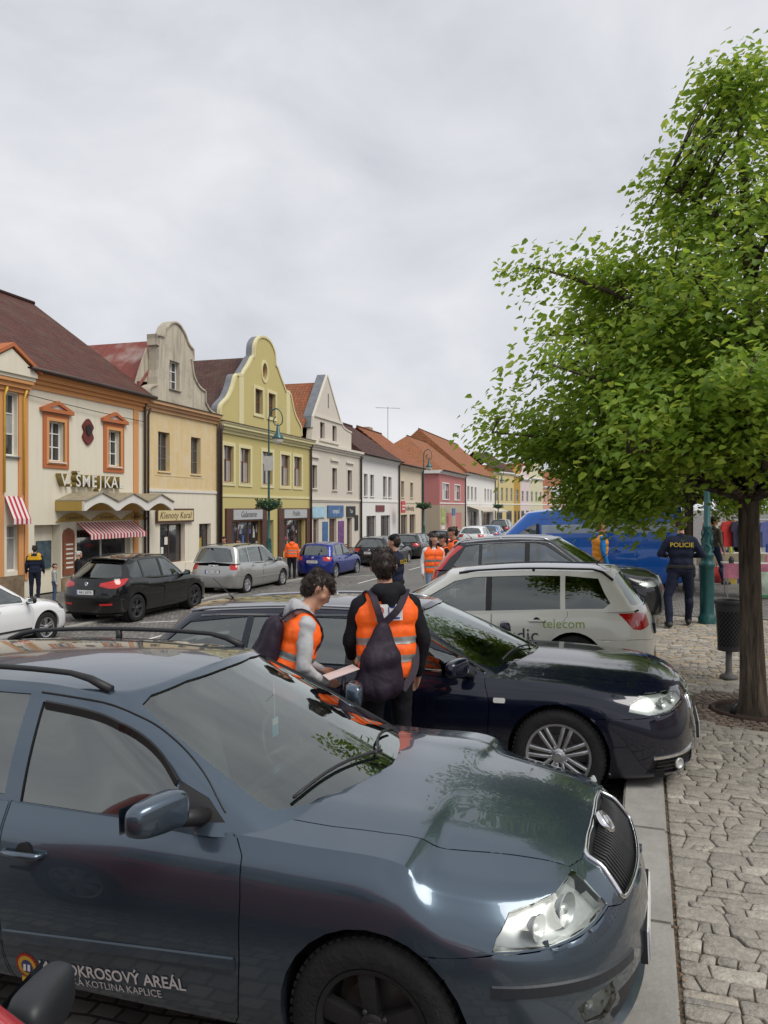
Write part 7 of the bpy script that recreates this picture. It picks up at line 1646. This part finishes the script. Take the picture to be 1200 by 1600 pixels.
for i, (t, W) in enumerate(((130, 16), (114, 15), (99, 14), (85, 13), (72, 16), (56, 14), (42, 15), (27, 13), (14, 16), (-2, 14), (-16, 15))):
    side_house(['wide', 'plain', 'tall', 'low'][i % 4] + ' house number %s from the far end of the square side' % ['one', 'two', 'three', 'four', 'five', 'six', 'seven', 'eight', 'nine', 'ten', 'eleven'][i], 46, t, W, 7.2 + (i % 3) * .5, cs[i % 4], (T_RED, T_DARK, T_ORG)[i % 3], 4)
# ---------------------------------------------------------------- the other cars
def rows_for(zh, zb, zr, W, tuck=.0, zbot=.2, nose=.10, tail=.12):
    """ring table from bonnet-edge height zh, belt zb (front) .. zr (rear)"""
    m = lambda f, a: lerp(zbot, a, f)
    return [(.12, .10, .10, [zbot] * 6 + [zbot + .03, zbot + .04]),
            (.02, .03, .035, [zbot + .06] * 6 + [zbot + .08, zbot + .1]),
            (.0, .0, .004, [m(.42, zh), m(.42, zh), m(.40, zb), m(.38, zb), m(.37, zb), m(.38, zr), m(.4, zr), m(.4, zr)]),
            (nose * .15, tail * .12, .0, [m(.65, zh), m(.65, zh), m(.62, zb), m(.6, zb), m(.6, zb), m(.6, zr), m(.62, zr), m(.62, zr)]),
            (nose * .5, tail * .5, .022, [m(.86, zh), m(.86, zh), m(.84, zb), m(.83, zb), m(.83, zb), m(.83, zr), m(.84, zr), m(.84, zr)]),
            (nose, tail, .085, [zh, zh + .01, zb - .045, zb - .01, zb, zr - .01, zr, zr])]
def spec(fo, wb, ro, W, H, zh, zb, zr, P, xw0, xw1, xr1, xr0, wkey, wheel, head=None, tail=None, opt=None, fsw=1.1, rsw=.8, wt=.60, swr=.3, zbot=.2, nose=.10, tailin=.12, hoodmid=None, roofdrop=.05, **kw):
    hm = hoodmid or (zb + .03)
    s = dict(fo=fo, wb=wb, ro=ro, W=W, H=H, fsw=fsw, rsw=rsw, paint=P, rows=rows_for(zh, zb, zr, W, 0, zbot, nose, tailin),
        belt=[(.2, zb), (-.6, zb + .003), (-1.5, lerp(zb, zr, .4)), (-wb, lerp(zb, zr, .8)), (-wb - ro, zr)],
        hood=[(fo - nose + .01, zh), (fo - nose - .14, lerp(zh, hm, .45)), (.3, lerp(zh, hm, .82)), (0, lerp(zh, hm, .95)), (-.5, hm + .01), (-.9, hm + .015)], xcowl=min(-.72, xw0 - .45), crease=.010,
        gh=dict(xw0=xw0, xw1=xw1, xr1=xr1, xr0=xr0, zw0=hm + .0, zr0=zr + .015, swf=.78, swt=.42, swr=swr,
            roof=[(xw1 + .2, H - .075), (xw1, H - .05), (lerp(xw1, xr1, .25), H - .012), (lerp(xw1, xr1, .45), H), (lerp(xw1, xr1, .75), H - roofdrop * .3), (xr1, H - roofdrop), (xr1 - .3, H - roofdrop - .05)],
            wb=[W - .095, W - .09, W - .085, W - .085, W - .12], wt=[wt - .02, wt, wt + .01, wt, wt - .05], crown=.055, bulge=.02),
        wkey=wkey, wheel=wheel, head=head, tail=tail, opt=opt or {})
    s.update(kw)
    if 'hoodline' not in s:
        s['hoodline'] = [(xw0 - .2, W - .22), (0, W - .225), (fo * .45, W - .27), (fo - nose - .16, W * .58), (fo - nose - .06, W * .42), (fo - nose - .035, 0), ]
        s['hoodline'] = s['hoodline'] + []
        h = s['hoodline']; back = [(xw0 - .03, 0), (xw0 - .045, W * .2), (xw0 - .12, W * .5)]
        s['hoodline'] = back + h
    s['regions'] = std_regions(s)
    return s
def hood_poly_fix(s):
    pass
def headl(fo, W, z0, z1, a=.42, b=.14, inner=.5, drop=.02):
    """swept-back headlamp outline, left side"""
    return [(fo - a, W * .985, z0 + .04), (fo - a + .02, W * .96, z1 - .03), (fo - lerp(a, b, .55), W * .78, z1 + .0), (fo - b - .03, W * inner, z1 - .005), (fo - b + .04, W * inner, z0 + .02), (fo - lerp(a, b, .45) + .06, W * .82, z0 - drop), (fo - a + .07, W * .97, z0)]
def taill(xr, W, z0, z1, wrap=.30, inner=.62):
    return [(xr + .03, W * inner, z0 + .02), (xr + .05, W * inner, z1), (xr + .14, W * .86, z1 + .01), (xr + wrap, W * .97, z1 - .01), (xr + wrap - .03, W * .985, z0 + (z1 - z0) * .5), (xr + .14, W * .95, z0 - .01), (xr + .06, W * .85, z0)]

ALLOY = dict(r=.318, rim=.205, spokes=5, style='twin', m_rim=M_SILVER)
COVER = dict(r=.315, rim=.20, spokes=7, style='cap', m_rim=M_SILVER)
def place(n, t): x, y = ST(n, t); return (x, y, groundz(n))
RIGHT, LEFT, AWAY = -SA, math.pi - SA, math.pi / 2 - SA
G_NEAR = 'cars parked nose to the kerb'; G_FAR = 'cars parked along the far kerb'

def audi():
    P = paint('navy paint', (.004, .006, .018), .3, .22, .25); W, fo, wb, ro = .928, .985, 2.843, 1.08
    s = spec(fo, wb, ro, W, 1.415, .775, .905, .975, P, -.22, -1.16, -3.45, -3.82, 'twin17', dict(r=.338, rim=.232, spokes=7, style='twin', m_rim=M_SILVER, w=.225),
        head=[(fo - .46, W * .975, .685), (fo - .44, W * .95, .74), (fo - .34, W * .82, .79), (fo - .20, W * .60, .785), (fo - .13, W * .47, .75), (fo - .10, W * .47, .70), (fo - .2, W * .72, .668), (fo - .34, W * .9, .652)], wt=.585, fsw=1.25,
        tail=taill(-wb - ro, W, .78, .92), opt=dict(xB=-1.66, xC=-2.66, hz=.77, chromeline=True, mirror=(-.72, 1.03, .985), plates=('5C3 8841', '5C3 8841', .42, .62), rail=(-1.35, -3.3, .565), railmat=M_SILVER, xD0=-3.55, xD1=-3.25, mirmat=P, hang=45, railh=.018),
        bulbs=((fo - .28, W * .70, .725, .042), (fo - .21, W * .56, .735, .04)), zbot=.17, arch=.372, track=.905, hoodmid=.965,
        bump=[(0, .40), (.34, .42), (.40, .62), (W * .47, .69), (W * .72, .658), (W * .9, .642), (W * .985, .635), (1.2, .62)],
        vents=[[(fo - .30, W * .93, .335), (fo - .33, W * .95, .235), (fo - .12, W * .72, .215), (fo - .04, W * .5, .23), (fo - .04, W * .5, .335), (fo - .12, W * .74, .335)]],
        grilles=[[(-.30, .70), (-.34, .60), (-.26, .30), (-.2, .27), (.2, .27), (.26, .30), (.34, .60), (.30, .70)]], crease=.016)
    root, bvh, bl, bu = build_car(s, 'estate_car', 'dark navy estate car with silver twin-spoke wheels behind the two students', (1.588, 6.51, groundz(-.58)), RIGHT - R(.2), G_NEAR, 6, R(2.1))
    std_details(root, s, bvh, bl, bu)
    for sd in (1, -1):
        p = skin_path(bl, [(fo - .31, W * .93 * sd, .352), (fo - .12, W * .74 * sd, .357), (fo - .035, W * .48 * sd, .357)], 40 * sd, .006, 8); band(p, (0, 0, 1), .024, .014).build('bumper_trim', M_CHROME, root)
        for z in (.31, .28, .25):
            p = skin_path(bl, [(fo - .27, W * .91 * sd, z), (fo - .12, W * .74 * sd, z), (fo - .05, W * .52 * sd, z)], 40 * sd, -.012, 6); band(p, (0, 0, 1), .010, .010).build('intake_bar', M_BLACK, root)
        c = on_skin(bl, (fo - .15, W * .74 * sd, .28), 40 * sd, -.004)[0]; b = MB(); b.lathe([(.04, 0), (.04, .012), (.032, .016), (.03, .006), (0, .008)], 16, axis='x', cap=False); f = b.build('fog_light', M_HOUSING, root, True); f.location = c; f.rotation_euler = (0, 0, R(40) * sd)
        # side repeater
        c = on_skin(bl, (-.42, 0, .735), 90 * sd, .002)[0]; b = MB(); b.prism([(-.04, -.018), (.04, -.018), (.046, 0), (.04, .018), (-.04, .018), (-.046, 0)], 0, .012); b.v = [(c.x + v[0], c.y + sd * v[1], c.z + v[2]) for v in b.v]; b.build('side_repeater', M_LAMPW, root)
        p = skin_path(bl, [(fo - .5, 0, .675), (.0, 0, .745), (-.8, 0, .765), (-2.2, 0, .79)], 90 * sd, .0, 8)
    for z in (.64, .58, .52, .46, .40, .34):
        w = float(np.interp(z, [.3, .6, .7], [.25, .33, .3])); p = [on_skin(bl, (0, lerp(-w, w, k / 8), z), 0, -.008)[0] for k in range(9)]; b = MB(); b.tube(p, .009, 6); b.build('grille_bar', M_CHROME, root, True)
    gp = [(-.30, .70), (-.34, .60), (-.26, .30), (-.2, .27), (.2, .27), (.26, .30), (.34, .60), (.30, .70)]; lp = []
    for i in range(8):
        for k in range(4): lp.append(on_skin(bl, (0, lerp(gp[i][0], gp[(i + 1) % 8][0], k / 4), lerp(gp[i][1], gp[(i + 1) % 8][1], k / 4)), 0, .003)[0])
    b = MB(); b.tube(lp, .011, 6, True); b.build('grille_surround', M_CHROME, root, True)
audi()

def fabia_white():
    P = paint('white paint', (.76, .74, .66), 0., .35, .2); W, fo, wb, ro = .866, .85, 2.47, .94
    xr = -wb - ro
    s = spec(fo, wb, ro, W, 1.455, .74, .90, .955, P, .08, -.82, -2.98, -3.30, 'alloy', ALLOY, head=headl(fo, W, .64, .74), rsw=.95,
        tail=[(xr + .055, W * .55, .735), (xr + .09, W * .55, .87), (xr + .16, W * .78, .90), (xr + .36, W * .965, .905), (xr + .30, W * .98, .84), (xr + .20, W * .97, .72), (xr + .12, W * .88, .70)],
        opt=dict(xB=-1.45, xC=-2.36, hz=.79, mirmat=P, mirror=(-.62, .98, .97), plates=('2AK 7315', '2AK 7315', .42, .66), rail=(-1.05, -2.95, .565), reardark=True, tang=135, xD0=-2.92, xD1=-2.78, clean=.0, quarter=True, railh=.02), wt=.575, swr=.45, roofdrop=.045,
        rbump=[(0, .56), (.5, .56), (W * .9, .60), (1.2, .62)], roofmat=P, tailin=.10)
    # roof panel of dark glass between the rails
    s['regions'].append(('roof_panel', 'U', 'top', [(x, y, 0) for x, y in ((-1.06, .40), (-1.2, .47), (-2.85, .46), (-2.92, .40), (-2.92, -.40), (-2.85, -.46), (-1.2, -.47), (-1.06, -.40))], 'panel', dict(both=False, back=.5, xmin=-9, mat=mat('black roof glass', (.012, .012, .028), .06, 0, 1.), gap=.001)))
    x, y = 2.556 - 2.47 * math.cos(SA), 9.99 + 2.47 * math.sin(SA)
    root, bvh, bl, bu = build_car(s, 'estate_car', 'white estate car with green and black telecom lettering, tail towards the pavement', (x, y, -.13), LEFT, G_NEAR, 6, -R(2.3))
    std_details(root, s, bvh, bl, bu)
    gm = mat('lime vinyl', (.28, .42, .04), .5); bm_ = mat('grey vinyl', (.05, .055, .06), .5)
    skin_lettering('lettering', 'nordic', .24, bm_, root, bl, (-1.76, .64), 1); skin_lettering('lettering', 'telecom', .155, gm, root, bl, (-2.37, .785), 1); skin_lettering('lettering', '✱', .1, gm, root, bl, (-1.25, .7), 1) if False else None
    for sd in (1, -1):
        p = skin_path(bl, [(xr + .02, .5 * sd, .32), (xr + .1, .72 * sd, .33)], 180 - 25 * sd, .004, 4); band(p, (0, 0, 1), .03, .01).build('reflector_strip', M_RED, root)
        b = MB()
        c = on_skin(bl, (xr + .16, W * .9 * sd, .80), 180 - 45 * sd, .004)[0]
        q = []
        for dx, dz in ((-.07, -.05), (.06, -.06), (.09, .01), (-.06, .015)):
            q.append(on_skin(bl, (c.x - dx * .0 + dx * .75, c.y - dx * .5 * sd * -1 * -1, c.z + dz), 180 - 45 * sd, .004)[0])
        b.add(q, [(0, 1, 2, 3)]); b.build('reversing_lamp', mat('clear red lens', (.6, .35, .33), .15, 0, .6), root)
fabia_white()

def volvo():
    P = paint('charcoal paint', (.018, .020, .023), .4, .3, .3); W, fo, wb, ro = .945, .85, 2.65, .80; xr = -wb - ro
    s = spec(fo, wb, ro, W, 1.70, .92, 1.085, 1.16, P, -.15, -.98, -2.92, -3.32, 'suv', dict(r=.365, rim=.235, spokes=5, style='twin', m_rim=M_SILVER, w=.235), head=headl(fo, W, .80, .91),
        tail=[(xr + .0, .9, .84), (xr + .0, .9, 1.2), (xr + .34, .9, 1.2), (xr + .27, .9, 1.0), (xr + .16, .9, .84)], tail_upper=[[(xr - .02, .9, 1.12), (xr + .36, .9, 1.12), (xr + .50, .9, 1.34), (xr + .72, .9, 1.54), (xr + .55, .9, 1.585), (xr + .30, .9, 1.42), (xr + .08, .9, 1.25)]],
        opt=dict(xB=-1.5, xC=-2.36, hz=.93, mirror=(-.66, 1.05, 1.16), plates=('3C7 2206', '3C7 2206', .5, .8), rail=(-1.1, -2.9, .60), railmat=M_SILVER, xD0=-2.85, xD1=-2.65, chromeline=True, strip=None, tang=100), wt=.62, zbot=.26, arch=.405, track=.915, swr=.4, roofdrop=.07,
        bump=[(0, .70), (.4, .72), (W * .6, .78), (W * .97, .78), (1.2, .77)], rbump=[(0, .66), (.7, .68), (1.2, .68)], grilles=[[(-.32, .86), (-.35, .80), (-.28, .62), (.28, .62), (.35, .80), (.32, .86)]])
    x, y = ST(-.45, 14.75)
    root, bvh, bl, bu = build_car(s, 'suv', 'charcoal sport utility car with tall red tail lamps, nose beside the policeman', (x, y, -.02), RIGHT, G_NEAR, 5, R(2.2))
    std_details(root, s, bvh, bl, bu)
volvo()

def red_car():
    P = paint('red paint', (.42, .012, .014), 0., .35, .3); W, fo, wb, ro = .83, .80, 2.42, .60
    s = spec(fo, wb, ro, W, 1.48, .74, .90, .96, P, .285, -.62, -2.45, -2.85, 'small', dict(r=.30, rim=.19, spokes=7, style='cap', m_rim=M_SILVER), head=headl(fo, W, .62, .73), tail=taill(-wb - ro, W, .75, .95),
        opt=dict(xB=-1.45, xC=-2.2, hz=.79, mirmat=mat('black mirror plastic', (.016, .018, .021), .5, var=.1), hmat=M_BLACK, mirror=(-.62, .93, 1.0), mirsize=.97, plates=('4C2 5530', '4C2 5530', .4, .65), quarter=False))
    n0, t0 = -.72, .56
    root, bvh, bl, bu = build_car(s, 'hatchback_car', 'red hatchback at the bottom left corner with a black door mirror', place(n0, t0), RIGHT + R(0), G_NEAR, 5, R(2.1))
    std_details(root, s, bvh, bl, bu)
red_car()

def white_left():
    P = paint('pure white paint', (.74, .75, .76), 0., .35, .2); W, fo, wb, ro = .885, .88, 2.64, .80
    s = spec(fo, wb, ro, W, 1.47, .74, .90, .98, P, -.12, -1.0, -2.9, -3.3, 'alloy', ALLOY, head=headl(fo, W, .66, .78, .5, .2), tail=taill(-wb - ro, W, .8, .95), opt=dict(xB=-1.5, xC=-2.3, hz=.8, mirmat=M_BLACK, strip=.36), bump=[(0, .4), (.5, .6), (W * .9, .62), (1.2, .6)])
    root, bvh, bl, bu = build_car(s, 'hatchback_car', 'white hatchback cut by the left edge behind the black SUV', (-7.24 - .80, 16.45 + .28, -.73), AWAY, G_FAR, 5)
    std_details(root, s, bvh, bl, bu)
white_left()

def black_suv():
    P = paint('black paint', (.004, .004, .0045), .1, .3, .22); W, fo, wb, ro = .91, .88, 2.64, .89; xr = -wb - ro
    s = spec(fo, wb, ro, W, 1.655, .86, 1.03, 1.13, P, -.10, -.92, -2.78, -3.28, 'suvdark', dict(r=.345, rim=.225, spokes=5, style='twin', m_rim=M_GREYALLOY, w=.225), head=headl(fo, W, .75, .86),
        tail=[(xr + .06, W * .42, .955), (xr + .08, W * .45, 1.03), (xr + .2, W * .80, 1.095), (xr + .50, W * .975, 1.13), (xr + .56, W * .98, 1.11), (xr + .34, W * .98, .97), (xr + .16, W * .92, .90), (xr + .08, W * .72, .90)],
        opt=dict(xB=-1.46, xC=-2.28, hz=.90, mirror=(-.60, 1.02, 1.10), plates=('4A1 6574', '4A1 6574', .5, .80), xD0=-2.85, xD1=-2.72, badge=1.0, strip=None, tang=135, rail=(-1.0, -2.7, .56), railh=.02, reardark=True), wt=.60, zbot=.24, arch=.39, track=.885, swr=.6, roofdrop=.09, rsw=1.05,
        bump=[(0, .6), (W * .9, .62), (1.2, .62)], rbump=[(0, .62), (W * .9, .64), (1.2, .64)])
    root, bvh, bl, bu = build_car(s, 'suv', 'black compact SUV parked in front of the cream shop', (-6.27, 22.33, -.75), AWAY, G_FAR, 6)
    std_details(root, s, bvh, bl, bu)
    for sd in (1, -1):
        p = skin_path(bl, [(xr + .02, .42 * sd, .50), (xr + .12, .72 * sd, .51)], 180 - 25 * sd, .004, 4); band(p, (0, 0, 1), .05, .012).build('reflector_lamp', M_RED, root)
    p = [on_skin(bu, (0, lerp(-.52, .52, k / 8), 1.555 - .03 * (k / 4 - 1) ** 2), 180, .05)[0] for k in range(9)]; band(p, (0, 0, 1), .03, .12).build('spoiler', P, root)
black_suv()

def touran():
    P = paint('silver paint', (.40, .40, .385), .65, .32, .2); W, fo, wb, ro = .90, .90, 2.678, .82; xr = -wb - ro
    s = spec(fo, wb, ro, W, 1.655, .80, .98, 1.08, P, .02, -.95, -3.22, -3.42, 'cover', COVER, head=headl(fo, W, .66, .82, .45, .15), rsw=.5,
        tail=[(xr + .03, W * .74, .86), (xr + .05, W * .74, 1.06), (xr + .10, W * .86, 1.065), (xr + .20, W * .97, 1.065), (xr + .18, W * .985, .95), (xr + .14, W * .97, .85), (xr + .07, W * .88, .84)],
        opt=dict(xB=-1.50, xC=-2.42, hz=.90, mirror=(-.55, 1.02, 1.05), plates=('3A2 1281', '3A2 1281', .45, .78), badge=.95, xD0=-3.18, xD1=-3.05, rail=(-.95, -3.1, .58), railh=.022, strip=.5, stripmat=P), wt=.64, swr=.18, roofdrop=.03, track=.88,
        rbump=[(0, .62), (W * .9, .63), (1.2, .63)])
    root, bvh, bl, bu = build_car(s, 'people_carrier', 'silver people carrier in front of the ochre jeweller house', (-4.59, 28.8, -.77), AWAY, G_FAR, 5)
    std_details(root, s, bvh, bl, bu)
touran()

def simple(nm, lab, P, n, t, W, fo, wb, ro, H, zh, zb, zr, heading=AWAY, q=4, cat='car', group=G_FAR, wheel=('alloy', ALLOY), tang=None, **kw):
    xr = -wb - ro
    o = dict(xB=-1.48, xC=-wb + .2, hz=zb - .12, plates=('2C4 1187', '2C4 1187', .45, .74), antenna=False); o.update(kw.pop('opt', {}))
    s = spec(fo, wb, ro, W, H, zh, zb, zr, P, kw.pop('xw0', -.15), kw.pop('xw1', -1.0), kw.pop('xr1', xr + .42), kw.pop('xr0', xr + .12), wheel[0], wheel[1], head=headl(fo, W, zh - .12, zh), tail=kw.pop('tail', taill(xr, W, zr - .22, zr - .05)), opt=o, **kw)
    root, bvh, bl, bu = build_car(s, nm, lab, place(n, t), heading, group, q, cat=cat); std_details(root, s, bvh, bl, bu); return root
simple('hatchback_car', 'blue hatchback parked before the shops of the yellow gabled house', paint('blue paint', (.008, .022, .20), .3, .3, .2), -12.85, 31.9, .82, .85, 2.46, .70, 1.50, .76, .93, .99, q=5, opt=dict(badge=.9), swr=.35)
simple('estate_car', 'black estate car with round badge, rear left of the bald head of cap wearer', paint('soft black paint', (.008, .008, .009), .1, .3, .3), -12.6, 38.7, .91, .90, 2.71, 1.12, 1.50, .76, .93, 1.0, opt=dict(badge=.88, rail=(-1.1, -3.3, .56)))
simple('estate_car', 'dark green-grey estate car next in line beyond the black estate', paint('dark grey paint', (.016, .019, .018), .3, .3, .3), -12.7, 44.6, .885, .91, 2.578, 1.06, 1.47, .76, .93, 1.0, opt=dict(rail=(-1.1, -3.2, .56)))
simple('estate_car', 'black car half hidden behind the three young people in vests', paint('soft black paint', (0, 0, 0)), -12.6, 51.5, .90, .9, 2.65, 1.0, 1.48, .76, .93, 1.0)
simple('hatchback_car', 'small white car far down the street before the pink house', paint('pure white paint', (0, 0, 0)), -10.6, 52., .88, .88, 2.6, .8, 1.55, .82, 1.0, 1.06)
simple('hatchback_car', 'small light blue car far down the street', paint('light blue paint', (.06, .14, .30), .4, .3, .2), -11.4, 62., .85, .88, 2.6, .9, 1.45, .75, .92, .98)
simple('suv', 'black SUV far down the street beside the striped awnings', paint('black paint', (0, 0, 0)), -12.3, 72., .93, .9, 2.8, .95, 1.85, .95, 1.12, 1.2, wheel=('suvdark', dict(r=.345)))

def van():
    P = paint('bright blue van paint', (.010, .115, .48), 0., .35, .35); W, fo, wb, ro = .97, .90, 3.30, 1.25; xr = -wb - ro
    wheel = dict(r=.335, rim=.20, spokes=7, style='cap', m_rim=M_SILVER)
    s = spec(fo, wb, ro, W, 2.20, 1.02, 1.22, 1.22, P, .42, -.42, xr + .10, xr + .02, 'van', wheel, head=headl(fo, W, .78, 1.0, .4, .12), tail=[(xr + .02, W * .9, .8), (xr + .03, W * .9, 1.1), (xr + .1, W * .99, 1.1), (xr + .1, W * .99, .8)], rsw=.25, swr=.1,
        opt=dict(xB=-.95, xC=-wb, hz=1.05, quarter=False, mirror=(-.02, 1.12, 1.32), mirsize=1.4, mirmat=M_BLACK, plates=('1C9 4402', '1C9 4402', .5, .6), antenna=False, tophead=.30), wt=.80, roofdrop=.02, hoodmid=1.20, tailin=.03, zbot=.28)
    s['gh']['roof'] = [(.2, 1.88), (-.1, 1.98), (-.42, 2.06), (-.8, 2.14), (-1.5, 2.19), (-3.0, 2.20), (xr + .1, 2.18), (xr - .3, 2.17)]
    s['gh']['wb'] = [.88, .89, .90, .90, .90]; s['gh']['wt'] = [.74, .80, .82, .82, .80]; s['gh']['xw1'] = -.55
    s['regions'] = [r for r in std_regions(s) if not (r[0] == 'side_window' and r is not None and r[3][0][0] < -.98)]
    x, y = ST(-3.5, 20.9)
    root, bvh, bl, bu = build_car(s, 'van', 'bright blue high-roof van with a pale stripe parked beyond the SUV', (x, y, -.10), LEFT, G_NEAR, 5, -R(1.5), cat='van')
    std_details(root, s, bvh, bl, bu)
    st = mat('pale stripe vinyl', (.36, .42, .50), .4)
    for sd in (1, -1):
        p = skin_path(bu, [(-1.05, 0, 1.62), (-2.5, 0, 1.62), (xr + .3, 0, 1.62)], 90 * sd, .003, 12); band(p, (0, 0, 1), .30, .004).build('side_stripe', st, root)
        p = skin_path(bu, [(-1.0, 0, 1.93), (-2.5, 0, 1.94), (xr + .3, 0, 1.94)], 90 * sd, .003, 10); band(p, (0, 0, 1), .03, .012).build('roof_gutter', P, root)
van()
